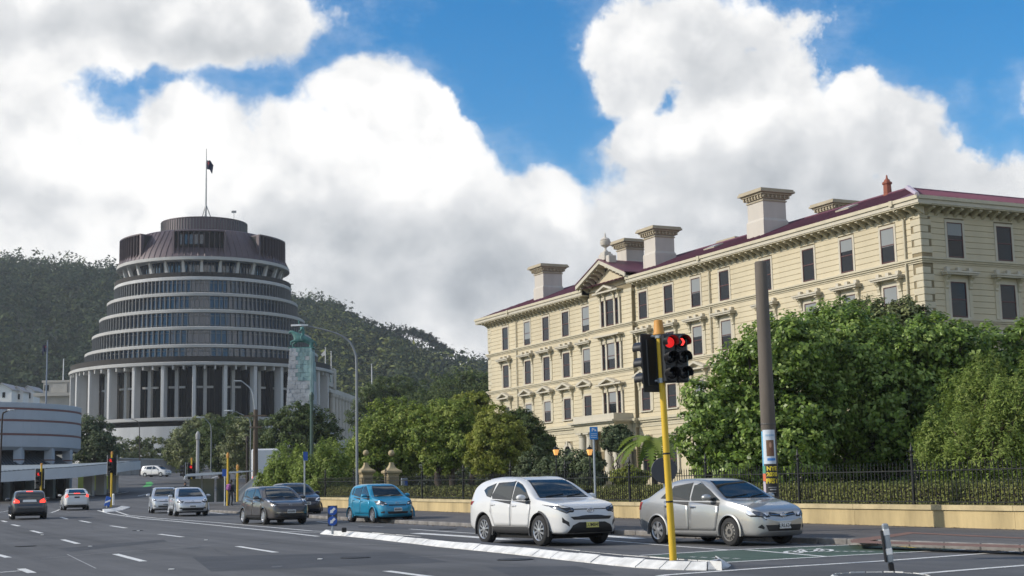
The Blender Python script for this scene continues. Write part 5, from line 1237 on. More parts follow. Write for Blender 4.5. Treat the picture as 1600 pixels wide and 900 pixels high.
# gate pillars
M_PIL = mat('ochre_stone', (.36, .29, .17), .85, var=.18, scale=2, bump=.3)
def pillar(px, d, label):
    q = base(px, 757, d); o = thing('gate_pillar', label, 'pillar', q, A26, 'stone gate pillars'); zt = at(px, 703, d).z-q.z; o.scale = (.62, .62, 1)
    b = MB().mt(M_PIL); b.box(-.55, .55, -.55, .55, -.2, zt*.56, .04)
    o2 = b.build('shaft', o)
    b = MB().mt(M_PIL); b.box(-.65, .65, -.65, .65, -.2, .5, .05); b.build('plinth', o)
    for (x0, x1, y0, y1) in ((-.42, .42, -.6, -.54), (-.6, -.54, -.42, .42)):
        b = MB().mt(M_PIL)
        for sgn in (-1, 1):
            if y1-y0 < .1: b.box(sgn*.36-.08, sgn*.36+.08, y0, y1, .6, zt*.5); 
            else: b.box(x0, x1, sgn*.36-.08, sgn*.36+.08, .6, zt*.5)
        if y1-y0 < .1:
            b.lathe([(.28, -.06), (.44, -.06), (.44, 0), (.28, 0)], 10, (0, -.54, zt*.42), a0=0, a1=math.pi, axis='y')
        b.build('arched_panel', o)
    b = MB().mt(M_PIL); c1 = zt*.56
    b.box(-.62, .62, -.62, .62, c1, c1+.1, .02); b.box(-.8, .8, -.8, .8, c1+.101, c1+.25, .04)
    V = [(-.78, -.78, c1+.25), (.78, -.78, c1+.25), (.78, .78, c1+.25), (-.78, .78, c1+.25)]; lv = [(.52, .08), (.32, .2), (.2, .36), (.17, .5)]
    F = []
    for w_, h_ in lv: V += [(-w_, -w_, c1+.25+h_), (w_, -w_, c1+.25+h_), (w_, w_, c1+.25+h_), (-w_, w_, c1+.25+h_)]
    for j in range(4):
        for i in range(4): F.append((j*4+i, j*4+(i+1) % 4, j*4+4+(i+1) % 4, j*4+4+i))
    b.add(V, F); b.build('cap', o)
    b = MB().mt(M_PIL); rb_ = .19; b.lathe([(.01, -rb_)]+[(rb_/.62*math.cos(t), rb_*math.sin(t)) for t in np.linspace(-1.3, 1.3, 9)]+[(.01, rb_)], 14, (0, 0, zt-rb_)); b.build('ball', o, smooth=True)
pillar(612, 85, 'stone gate pillar with ball finial, nearest the blue hatchback, right of its twin'); pillar(572, 91, 'stone gate pillar with ball finial, half hidden behind the tall lamp post')
# ================================================================== poles, lamps and signs
M_YELP = mat('yellow_pole_paint', (.62, .40, .02), .5, var=.12, scale=3, streak=(1, 1, .3))
M_ORNG = mat('faded_orange_plastic', (.55, .26, .05), .6)
M_BLACKP = mat('black_plastic', (.010, .010, .012), .35, spec=.5)
M_BLACKM = mat('matt_black', (.006, .006, .007), .6)
M_REDL = mat('lit_red_lens', (.5, .01, .01), .3, emit=(1, .03, .03), estr=.75)
M_REDHOT = mat('lit_red_core', (.6, .02, .02), .3, emit=(1, .05, .04), estr=1.6)
M_REDDIM = mat('dark_red_lens', (.05, .004, .004), .3)
M_LENS = mat('unlit_lens', (.012, .012, .014), .25, spec=.6)
M_GALV = mat('galvanised_steel', (.32, .35, .38), .4, metal=.5, var=.1, scale=4)
M_SIGNBLUE = mat('sign_blue', (.015, .09, .40), .45); M_LBLUE = mat('sign_light_blue', (.02, .20, .52), .45)
M_SIGNWH = mat('sign_white', (.75, .75, .74), .5)
def signal_head(root, loc, rz, lit=True, arrow=False, k=1.0, name='signal_head'):
    """three lens column facing local -Y"""
    M0 = Matrix.Translation(loc) @ Matrix.Rotation(rz, 4, 'Z') @ Matrix.Diagonal((k, k, k, 1))
    h = MB().mt(M_BLACKP); h.M = M0; h.box(-.15, .15, -.06, .12, -.52, .52, .04); o = h.build(name, root)
    for i, z in enumerate((.33, 0, -.33)):
        v = MB().mt(M_BLACKP); v.M = M0 @ Matrix.Translation((0, -.06, z)); seg = 20
        pr = [(.135, 0), (.14, -.26), (.13, -.26), (.125, 0)]; v.lathe(pr, seg, axis='y', a0=rad(-28), a1=rad(208)); v.lathe([(.14, .0), (.14, -.05), (.12, -.05)], seg, axis='y'); v.build('visor', o, smooth='auto')
        l = MB().mt(M_REDL if (i == 0 and lit and not arrow) else M_LENS); l.M = M0 @ Matrix.Translation((0, -.065, z)); l.lathe([(.115, 0), (.105, -.02), (.06, -.04), (.001, -.048)], 18, axis='y'); l.build('lens', o, smooth=True)
        if i == 0 and arrow:
            a = MB().mt(M_REDHOT); a.M = M0 @ Matrix.Translation((0, -.12, z)); a.prism([(-.03, .075), (.015, .075), (.065, 0), (.015, -.075), (-.03, -.075), (.02, 0)], -.01, .01, 'y'); a.build('arrow_lens', o)
    return o
q = ground(1052, 875.5, .13); zt = at(1027.5, 523, q.y).z-q.z
sg = thing('traffic_signal', 'large yellow traffic signal pole with two red lights on the white kerbed island', 'traffic light', q, rad(0))
b = MB().mt(M_YELP); b.lathe([(.062, 0), (.06, .4), (.052, zt-.02), (.03, zt)], 16); b.build('pole', sg, smooth='auto')
b = MB().mt(M_ORNG); b.lathe([(.10, 0), (.10, .03), (.09, .05), (.074, .24), (.06, .25), (.001, .25)], 18, (0, 0, zt-.0)); b.build('top_cap', sg, smooth='auto')
zc_ = at(1046, 561, q.y).z-q.z
signal_head(sg, (.13, -.13, zc_), rad(14), True, k=.8); signal_head(sg, (.34, -.06, zc_), rad(14), True, True, k=.8)
o = signal_head(sg, (-.21, .06, zc_-.05), rad(-142), False, k=.8); sg.rotation_euler = (0, rad(-1.5), 0)
bb = MB().mt(M_BLACKM); bb.M = Matrix.Translation((-.21, .06, zc_-.05)) @ Matrix.Rotation(rad(-142), 4, 'Z'); bb.box(-.21, .21, .05, .08, -.50, .49, .015); bb.build('backing_board', sg)
for z in (zc_+.4, zc_-.36): b = MB().mt(M_GALV); b.tube([(0, 0, z), (.15, -.02, z+.02)], .02, 6); b.tube([(0, 0, z), (-.2, .04, z)], .02, 6); b.lathe([(.075, -.04), (.075, .04)], 14, (0, 0, z)); b.build('bracket', sg)
for z in (.95, 1.75): b = MB().mt(M_BLACKM); b.lathe([(.0605, 0), (.0615, .015), (.0605, .03)], 16, (0, 0, z)); b.build('strap', sg)
# back of a round sign behind the signal pole
q = base(1040, 812, 38.5); q.z += .12; M_SBACK = mat('dark_sign_back', (.05, .055, .065), .5, metal=.3)
sn = thing('round_sign', 'dark grey back of a round road sign behind the yellow signal pole', 'sign', q)
zc_ = at(1039, 735, q.y).z-q.z; b = MB().mt(M_SBACK); b.lathe([(.001, .0), (.34, 0), (.35, .012), (.34, .02), (.001, .02)], 28, (0, -.05, zc_), axis='y', sx=1.0); b.build('sign_disc', sn)
b = MB().mt(M_GALV); b.tube([(0, 0, -.1), (0, 0, zc_+.35)], .03, 8); b.build('post', sn)
def post_sign(px, pyt, pyb, d, w, h, label, col, double=False, rz=rad(5), symbol=True, pole_m=None, name='parking_sign'):
    q = base(px, pyb, d); q.z += .12; o = thing(name, label, 'sign', q, rz); zt = at(px, pyt, d).z-q.z
    b = MB().mt(pole_m or M_GALV); b.tube([(0, 0, -.1), (0, 0, zt-.02)], .038, 10); b.build('post', o)
    b = MB().mt(col); b.box(-w/2, w/2, -.06, -.045, zt-h, zt, .006); p = b.build('sign_plate', o)
    if symbol:
        text_mesh('lettering', 'P', h*.36, M_SIGNWH, p, (-w*.12, -.064, zt-h*.25), (math.pi/2, 0, 0), .001, bold=.004)
        for k in range(3): b = MB().mt(M_SIGNWH); b.box(-w*.36, w*.36, -.0635, -.0605, zt-h*(.56+.14*k), zt-h*(.53+.14*k)); b.build('lettering_line', p)
        b = MB().mt(M_SIGNWH); b.prism([(w*.1, zt-h*.12), (w*.34, zt-h*.34), (w*.1, zt-h*.34)], -.0635, -.0605, 'y'); b.build('symbol', p)
    return o
post_sign(931, 667, 800, 47, .27, .42, 'blue parking sign on a tall grey post right of the white crossover', M_LBLUE)
post_sign(476, 706, 772, 62, .30, .38, 'small blue topped sign on a pale post above the dark blue hatchback', M_SIGNBLUE, rz=rad(60), symbol=False)
post_sign(351, 733, 786, 99, .36, .5, 'blue bus stop sign on a white post beside the bus shelter', M_SIGNBLUE, symbol=False, pole_m=mat('white_painted_metal', (.62, .64, .66), .4), name='bus_stop_sign')
# keep left sign with two blue discs on the island nose
q = ground(519.5, 832, .13); q.z -= .0; k_ = thing('keep_left_sign', 'short blue sign with two round keep left arrows at the island nose', 'sign', q, rad(4)); d = q.y
zt = at(519, 790, d).z-q.z; zb = at(519, 822, d).z-q.z; zm = (zt+zb)/2; w = (zt-zb)/2
b = MB().mt(M_GALV); b.tube([(0, .03, -.05), (0, .03, zt-.05)], .035, 8); b.build('post', k_)
b = MB().mt(M_SBACK); b.box(-w*.48, w*.48, -.0, .02, zb, zt, .01); pl = b.build('sign_plate', k_)
for zc_ in (zm+w*.5, zm-w*.5):
    b = MB().mt(M_SIGNBLUE); b.lathe([(.001, 0), (w*.46, 0), (w*.46, -.012), (.001, -.012)], 26, (0, 0, zc_), axis='y'); dsc = b.build('blue_disc', pl)
    b = MB().mt(M_SIGNWH); b.M = Matrix.Translation((0, -.013, zc_)) @ Matrix.Rotation(rad(45), 4, 'Y'); a_ = w*.34
    b.prism([(-.035, a_), (.035, a_), (.035, -a_*.2), (a_*.62, -a_*.2), (0, -a_), (-a_*.62, -a_*.2), (-.035, -a_*.2)], -.005, 0, 'y')
    b.build('arrow', dsc)
b = MB().mt(M_BLACKM); b.box(.28, .42, -.06, .08, 0, .14, .02); tag(b.build('rubber_stub', None, loc=q), 'short black stub of a broken post beside the keep left sign', 'post')
# leaning bollard at the lower right
q = ground(1392, 894, .12); bl = thing('leaning_bollard', 'leaning white and dark reflective bollard on the lower right island', 'bollard', q); d = q.y
tp = at(1381, 818, d)-q
Mx = Matrix.Rotation(math.atan2(tp.x, tp.z), 4, 'Y'); L_ = tp.length
b = MB().mt(M_GALV); b.M = Mx; b.box(-.035, .055, -.03, .03, .12, L_, .02); b.build('post', bl)
b = MB().mt(M_BLACKP); b.M = Mx; b.box(-.06, -.0351, -.035, .035, .14, L_-.08, .01); b.build('dark_face', bl)
for z in (L_-.12, L_*.42): b = MB().mt(M_SIGNWH); b.M = Mx; b.box(-.034, .057, -.033, .033, z-.05, z+.05, .012); b.build('reflective_band', bl)
b = MB().mt(M_BLACKM); b.M = Mx; b.box(-.02, .05, -.025, .025, -.02, .121, .004); b.build('socket', bl)
# concrete pole with posters
M_POLE = mat('weathered_concrete_pole', (.105, .088, .072), .85, var=.22, scale=2.5, streak=(1, 1, .2), bump=.2)
d = 36.6; q = base(1207.5, 815, d); q.z += .12; zt = at(1187.5, 409, d).z-q.z
cp = thing('concrete_pole', 'tall brown concrete pole with posters pasted round it at the right', 'pole', q)
r0_, r1_ = .20, .16
b = MB().mt(M_POLE); b.lathe([(r0_, -.2), (r0_-.002, 2), (r1_, zt-.03), (r1_-.02, zt), (.001, zt)], 22); b.build('shaft', cp, smooth='auto')
def zz_(py): return at(1200, py, d).z-q.z
b = MB().mt(mat('dull_band', (.07, .065, .06), .6)); b.lathe([(.196, 0), (.2, .02), (.196, .04)], 22, (0, 0, zz_(664))); b.build('metal_strap', cp)
def rr(z): return float(np.interp(z, [2, zt], [r0_-.002, r1_]))
def poster(name, a0, a1, py0, py1, m, par=cp, off=.006, seg=10):
    z1, z0 = zz_(py0), zz_(py1); b = MB().mt(m)
    b.lathe([(rr(z0)+.001, z0), (rr(z0)+off, z0), (rr(z1)+off, z1), (rr(z1)+.001, z1)], seg, a0=rad(a0), a1=rad(a1)); return b.build(name, par, smooth='auto')
P_ = lambda n, c: mat(n, c, .6)
pw = poster('white_poster', -150, -50, 672, 725, mat('poster_paper', (.55, .60, .66), .6, var=.06, scale=6))
poster('photo', -122, -66, 688, 713, P_('poster_brown', (.16, .085, .045)), pw, .009); poster('headline', -125, -55, 679, 682, P_('poster_pale_blue', (.30, .42, .55)), pw, .009); poster('caption', -118, -58, 716, 720, P_('poster_blue', (.06, .22, .55)), pw, .009)
poster('edge_strip', -168, -150.5, 674, 760, P_('poster_cyan', (.10, .36, .55)), pw, .007)
def on_pole(poly, m, name, par, off):                              # a flat print wrapped on the shaft: (angle, row) outline
    V = []
    for a, py in poly: z = zz_(py); V.append(((rr(z)+off)*math.cos(rad(a)), (rr(z)+off)*math.sin(rad(a)), z))
    b = MB().mt(m); b.add(V, [tuple(range(len(V)))]); return b.build(name, par, fix=False)
hd_ = [( -92+9*math.cos(t), 695.5+4.6*math.sin(t)) for t in np.linspace(0, 6.28, 13)[:-1]]
on_pole(hd_, P_('portrait_skin', (.42, .24, .16)), 'portrait_head', pw, .0105); on_pole([(-108, 712.5), (-104, 704), (-96, 701.5), (-86, 701.5), (-78, 704), (-72, 712.5)], P_('portrait_robe', (.18, .03, .04)), 'portrait_clothes', pw, .0102)
bp_ = poster('black_poster', -135, -40, 726, 776, P_('poster_black', (.012, .012, .013)), cp, .006, 12)
poster('side_poster', -170, -136, 740, 752, P_('poster_orange', (.55, .13, .05)), cp, .008); poster('side_poster', -170, -136, 728, 739.5, P_('poster_green', (.06, .25, .16)), cp, .008); poster('side_poster', -168, -140, 753, 770, P_('poster_mixed', (.45, .40, .45)), cp, .008)
M_PY = P_('poster_yellow', (.70, .55, .03))
def wrap_text(body, size, py, par, a_mid=-88):
    o = text_mesh('lettering', body, size, M_PY, par, None, None, .001, bold=.006); z0 = zz_(py)
    for v in o.data.vertices:
        x, y, zc = v.co; R_ = rr(z0+y)+.0075+zc; a = rad(a_mid)+x/rr(z0); v.co = (R_*math.cos(a), R_*math.sin(a), z0+y)
    o.data.update(); return o
wrap_text('NYE', .145, 732.5, bp_); wrap_text('2020', .145, 741.5, bp_); wrap_text('FEST', .165, 752, bp_)
poster('text_rule', -120, -60, 761, 762, P_('poster_grey', (.35, .35, .35)), bp_, .008); poster('text_rule', -110, -62, 764, 766, P_('poster_grey', (.35, .35, .35)), bp_, .008); poster('text_rule', -118, -64, 769, 769.8, P_('poster_grey', (.35, .35, .35)), bp_, .008)
# tall curved street lamp
def lamp(px, pyb, d, pts_px, label, r=.09, m=None, head=None, name='street_lamp', zadd=.1):
    q = base(px, pyb, d); q.z += zadd; o = thing(name, label, 'street lamp', q)
    P = [at(a, b_, d)-q for a, b_ in pts_px]; P = [Vector((p.x, p.y, p.z)) for p in P]
    P = [Vector((0, 0, -.2))]+P; P = smooth_pts(P, 6); n = len(P)
    b = MB().mt(m or M_GALV); b.tube(P, [r*(1-.55*i/n) for i in range(n)], 8); b.build('pole', o, smooth=True)
    e_ = P[-1]; dr = (P[-1]-P[-4]).normalized(); dr.z *= .3; L = head or .7
    h = MB().mt(mat('white_painted_metal', (.62, .64, .66), .4)); h.M = Matrix.Translation(e_) @ Matrix.Rotation(math.atan2(dr.y, dr.x), 4, 'Z')
    h.prism([(-.1, -.09), (L*.3, -.14), (L, -.1), (L, .1), (L*.3, .14), (-.1, .09)], -.02, .07); h.mt(M_LENS); h.prism([(L*.3, -.1), (L*.92, -.08), (L*.92, .08), (L*.3, .1)], -.05, -.021); h.build('lamp_head', o)
    return o
lamp(558, 790, 71, [(557.5, 640), (557, 570), (555, 552), (546, 534), (530, 523), (505, 515), (478, 509)], 'tall grey street lamp with long curved arm in front of the war memorial', .075, mat('dull_lamp_steel', (.20, .215, .23), .5, metal=.4), .75)
lamp(219, 745, 222, [(218, 690), (217.5, 665), (214, 658), (205, 655)], 'street lamp standing against the retaining wall left of the tower', .09, M_BARKD, 1.0)
lamp(329, 745, 160, [(330, 690), (329.5, 668), (326, 660), (318, 652)], 'street lamp in front of the dark spreading trees, right of the red signal', .075, MATS['dull_lamp_steel'], .8)
lamp(391, 745, 128, [(391.5, 680), (391, 660), (386, 652), (370, 644), (362, 642)], 'thin street lamp just left of the brown wooden pole', .06, MATS['dull_lamp_steel'], .7)
lamp(-1, 760, 112, [(2, 690), (4, 650), (8, 644), (14, 641)], 'dark street lamp at the left edge in front of the striped round building', .09, M_BARKD, .4)
d = 112; q = base(399, 762, d); zt = at(399, 640, d).z-q.z
wp = thing('wooden_pole', 'brown wooden utility pole beside the white bus', 'pole', q); M_WOOD = mat('weathered_wood', (.10, .075, .055), .9, var=.25, scale=3, streak=(1, 1, .1))
b = MB().mt(M_WOOD); b.tube([(0, 0, -.3), (0, 0, zt)], [.24, .17], 12); b.build('shaft', wp, smooth='auto')
for z, w_ in ((zt-.5, .9), (zt-1.4, .5)): b = MB().mt(M_WOOD); b.box(-w_, w_, -.2, -.1, z-.06, z+.06); b.build('cross_arm', wp)
P = smooth_pts([Vector((0, 0, zt-.6)), Vector((-.3, 0, zt+1.4)), Vector((-.9, 0, zt+2.1)), Vector((-1.2, 0, zt+2.3))], 5); b = MB().mt(M_GALV); b.tube(P, .05, 6); b.build('lamp_arm', wp)
b = MB().mt(M_GALV); b.box(-1.75, -1.15, -.1, .1, zt+2.25, zt+2.36, .03); b.build('lamp_head', wp)
def simple_pole(name, px, pyt, pyb, d, r, m, label, cat, cap=None):
    q = base(px, pyb, d); zt = at(px, pyt, d).z-q.z; o = thing(name, label, cat, q)
    b = MB().mt(m); b.tube([(0, 0, -.2), (0, 0, zt*.5), (0, 0, zt)], [r, r*.92, r*.8], 8); b.build('shaft', o)
    b = MB().mt(cap or m); b.lathe([(r*1.2, -.02), (r*1.25, .25*r/.1), (r*.5, .4*r/.1), (.001, .42*r/.1)], 8, (0, 0, zt)); b.build('cap', o); return o
simple_pole('signal_pole', 355.5, 715, 788, 97, .085, M_YELP, 'yellow pole standing beside the person with the pink backpack', 'pole', M_ORNG)
simple_pole('signal_pole', 371, 733, 775, 110, .09, M_YELP, 'shorter yellow pole right of the person with the pink backpack', 'pole', M_ORNG)
simple_pole('metal_post', 308.5, 686, 745, 150, .2, M_CONC, 'thick grey metal post behind the pair of red signals', 'post')
simple_pole('metal_post', 386, 690, 760, 120, .12, M_BARKD, 'thin dark post left of the brown wooden pole', 'post')
simple_pole('flagpole', 487, 625, 745, 130, .18, mat('dark_green_paint', (.03, .07, .055), .5), 'thin dark green pole standing before the war memorial', 'pole')
for px, a, b_, d, lab in ((508.5, 544, 600, 330, 'white flagpole nearest the war memorial, with a small white flag'), (517.5, 550, 605, 335, 'plain white flagpole right of the memorial flag'), (581, 570, 605, 340, 'white flagpole above the red roof'), (98.5, 562, 600, 340, 'short white flagpole on the grey stone building')):
    q = at(px, b_, d); o = thing('flagpole', lab, 'flagpole', q); zt = at(px, a, d).z-q.z; b = MB().mt(M_WHITEM); b.tube([(0, 0, -3), (0, 0, zt)], [.16, .1], 6); b.build('pole', o); b = MB().mt(M_WHITEM); b.lathe([(.01, 0), (.18, .12), (.01, .28)], 6, (0, 0, zt)); b.build('finial', o)
    if px == 508.5: b = MB().mt(M_SIGNWH); b.prism([(0, zt-.4), (-1.0, zt-1.4), (-.8, zt-2.0), (0, zt-1.6)], -.03, .03, 'y'); b.build('small_flag', o)
q = base(68.5, 760, 260); o = thing('flagpole', 'tall blue grey flagpole with dark flag behind the striped round building', 'flagpole', q); zt = at(70.5, 534, 260).z-q.z
b = MB().mt(mat('blue_grey_pole', (.16, .20, .26), .5)); b.tube([(0, 0, 0), (0, 0, zt)], [.22, .12], 8); b.build('pole', o); b = MB().mt(M_STEEL); b.lathe([(.01, 0), (.2, .15), (.01, .3)], 6, (0, 0, zt)); b.build('finial', o)
limp_flag('flag', 'dark blue flag hanging from the tall pole at the left', q+Vector((-.1, -.15, zt-.5)), 2.4, 1.3, 165)
# distant traffic signals
def far_signal(px, pyt, pyb, d, label, heads, h0, dx=0):
    q = base(px, pyb, d); zt = at(px, pyt, d).z-q.z; o = thing('traffic_signal', label, 'traffic light', q)
    b = MB().mt(M_YELP); b.tube([(0, 0, -.1), (0, 0, zt)], [.075, .065], 10); b.build('pole', o)
    b = MB().mt(M_ORNG); b.lathe([(.085, 0), (.07, .2), (.001, .21)], 10, (0, 0, zt)); b.build('top_cap', o)
    for (ox, rz, lit) in heads:
        c, s_ = math.cos(rz), math.sin(rz); bb = MB().mt(M_BLACKM); bb.M = Matrix.Translation((ox, -.1, h0*zt)) @ Matrix.Rotation(rz, 4, 'Z'); bb.box(-.34, .34, .121, .15, -.7, .7, .02); bb.build('backing_board', o)
        b = MB().mt(M_SIGNWH); b.M = bb.M; b.box(-.36, -.341, .12, .152, -.72, .72); b.box(.341, .36, .12, .152, -.72, .72); b.build('board_edge', o)
        signal_head(o, (ox, -.1, h0*zt), rz, lit)
    return o
far_signal(173.5, 710, 789, 99, 'yellow traffic signal with red light on the nose island left of centre', [(0, rad(-5), True)], .80)
far_signal(63.5, 728, 782, 104, 'yellow traffic signal with red light before the striped round building', [(-.12, rad(-5), True)], .70)
far_signal(299, 719, 772, 120, 'yellow traffic signal with red light above the bus shelter roof', [(.0, rad(0), True), (-.62, rad(-80), False)], .72)
b_ = ground(166, 794, .13); k2 = thing('keep_left_sign', 'small blue striped sign at the nose island under the far signal', 'sign', b_); b = MB().mt(M_SIGNBLUE); b.M = Matrix.Rotation(rad(12), 4, 'Y'); b.box(-.18, .18, -.02, .02, .12, .78, .02); b.build('sign_plate', k2)
b = MB().mt(M_SIGNWH); b.M = Matrix.Rotation(rad(12), 4, 'Y'); b.prism([(-.16, .3), (.16, .5), (.16, .62), (-.16, .42)], -.024, -.0205, 'y'); b.build('stripe', k2); b = MB().mt(M_GALV); b.tube([(0, .0, -.05), (.05, 0, .2)], .03, 6); b.build('post', k2)
q = ground(177, 789, .13); b = MB().mt(M_SIGNWH); b.lathe([(.09, 0), (.085, .75), (.06, .82), (.001, .83)], 10); o = b.build('white_bollard', None, loc=q); tag(o, 'short white bollard right of the far signal pole', 'bollard')
# parking meter
q = base(632, 790, 76); q.z += .12; o = thing('parking_meter', 'grey and yellow parking meter beside the right gate pillar', 'parking meter', q, rad(20)); zt = at(632, 747, 76).z-q.z
b = MB().mt(M_GALV); b.box(-.17, .17, -.12, .12, 0, zt, .03); b.build('cabinet', o); b = MB().mt(mat('meter_yellow', (.5, .45, .05), .5)); b.box(.0, .16, -.135, -.1201, zt*.45, zt*.66); b.build('yellow_panel', o); b = MB().mt(M_SIGNBLUE); b.box(.0, .16, -.135, -.1201, zt*.7, zt*.92); b.build('blue_panel', o)
# lanterns
M_LANT = mat('lit_lantern_glass', (.8, .45, .15), .4, emit=(1, .45, .12), estr=.7)
for px, py, d, lab in ((870, 706, 80, 'lit orange lantern on a post, left of the arched window'), (923, 706, 78, 'lit orange lantern on a post in front of the portico columns')):
    q = base(px, 760, d); o = thing('lantern_post', lab, 'lamp', q); zc_ = at(px, py, d).z-q.z
    b = MB().mt(M_RAIL); b.tube([(0, 0, -.2), (0, 0, zc_-.18)], [.05, .04], 8); b.build('post', o)
    b = MB().mt(M_LANT); b.lathe([(.09, -.18), (.17, .09), (.155, .13), (.04, .14)], 6, (0, 0, zc_)); b.build('lantern_glass', o); b = MB().mt(M_RAIL); b.lathe([(.19, .131), (.09, .26), (.02, .30), (.035, .35), (.001, .38)], 6, (0, 0, zc_)); b.build('lantern_roof', o)
# bus shelter
q = base(320, 785, 104); sh = thing('bus_shelter', 'bus shelter with curved white roof behind the silver hatchbacks', 'bus shelter', q, rad(14)); zr0 = at(295, 744, 104).z-q.z
b = MB().mt(M_WHITEM); sec = [(-1.5, 0), (-1.35, .22), (0.2, .28), (3.4, .5), (3.45, .56), (.2, .46), (-1.3, .40), (-1.48, .25)]
b.prism([(x, z+zr0-.25) for x, z in sec], -1.0, 1.0, 'y'); b.build('roof', sh)
for x in (-.2, 1.8): b = MB().mt(M_STEEL); b.box(x-.05, x+.05, .7, .8, -.1, zr0+.05); b.build('post', sh)
M_SHGL = mat('shelter_glass', (.05, .07, .07), .1, spec=.6)
for x0 in (-1.1, -.15, .85): b = MB().mt(M_SHGL); b.box(x0, x0+.85, .74, .76, .2, zr0-.2); b.build('glass_panel', sh)
b = MB().mt(M_SHGL); b.box(2.1, 2.2, -.6, .7, .15, zr0-.3); b.build('end_panel', sh)
# low concrete ramp wall right of the shelter
q = base(393, 770, 112); w_ = thing('ramp_wall', 'low sloping concrete wall beside the brown wooden pole', 'wall', q); b = MB().mt(M_CONCL)
b.prism([(-1.5, 0), (1.3, 0), (1.3, 1.9), (.4, 1.8), (-.9, .7)], -.3, .0, 'y'); b.build('panel', w_); b = MB().mt(M_CONC); b.prism([(-1.5, .05), (-.9, .7), (.4, 1.8), (1.3, 1.9), (1.3, 2.0), (.35, 1.92), (-1.0, .8)], -.33, .03, 'y'); b.build('coping', w_)
# ================================================================== cars
M_TYRE = mat('tyre_rubber', (.018, .018, .019), .85, bump=.2, bscale=60)
M_RIM = mat('alloy_rim', (.42, .43, .45), .3, metal=.7)
M_RIMD = mat('dark_rim_gap', (.012, .012, .013), .6)
M_STEELW = mat('dull_steel_wheel', (.20, .19, .175), .5, metal=.5, var=.2, scale=8)
M_CGLASS = mat('car_glass', (.010, .016, .018), .03, spec=.9)
M_TRIMB = mat('black_car_trim', (.014, .014, .015), .5)
M_GREYCL = mat('grey_plastic_cladding', (.035, .035, .037), .65)
M_CHROME = mat('chrome', (.6, .6, .62), .12, metal=1.0)
M_HLAMP = mat('clear_headlamp', (.72, .74, .78), .08, spec=.8, metal=.25)
M_HLIN = mat('lamp_inner', (.11, .12, .14), .12, metal=.6)
M_TAIL = mat('red_tail_lamp', (.30, .012, .012), .15, spec=.7)
M_BRAKE = mat('lit_brake_lamp', (.6, .03, .02), .3, emit=(1, .05, .03), estr=2.2)
M_DRL = mat('lit_running_lamp', (.8, .75, .9), .3, emit=(.75, .6, 1), estr=1.6)
M_PLATE = mat('plate_white', (.66, .66, .64), .4); M_PLATEY = mat('plate_yellow', (.62, .58, .16), .4); M_PTXT = mat('plate_black', (.012, .012, .014), .5)
M_WELL = mat('wheel_well', (.006, .006, .006), .9)
M_AMBER = mat('amber_lens', (.5, .14, .02), .2)
def paint(name, col, metal=.0, rough=.3): return mat(name, col, rough, metal=metal, coat=.8, spec=.5, var=.03, scale=2)
def PT(tbl): a, b = zip(*tbl); return lambda s: float(np.interp(s, a, b))
def smooth_tbl(tbl, s):                                            # monotone-ish cubic through the table
    xs = [p[0] for p in tbl]; ys = [p[1] for p in tbl]; n = len(xs)
    i = max(0, min(n-2, int(np.searchsorted(xs, s))-1)); h = xs[i+1]-xs[i]; t = min(1, max(0, (s-xs[i])/h))
    def sl(k):
        if k == 0 or k == n-1: j = min(k, n-2); return (ys[j+1]-ys[j])/(xs[j+1]-xs[j])
        a, b = (ys[k]-ys[k-1])/(xs[k]-xs[k-1]), (ys[k+1]-ys[k])/(xs[k+1]-xs[k]); return 0 if a*b <= 0 else 2*a*b/(a+b)
    m0, m1 = sl(i)*h, sl(i+1)*h; return ys[i]*(2*t**3-3*t*t+1)+m0*(t**3-2*t*t+t)+ys[i+1]*(-2*t**3+3*t*t)+m1*(t**3-t*t)
class Shape: pass
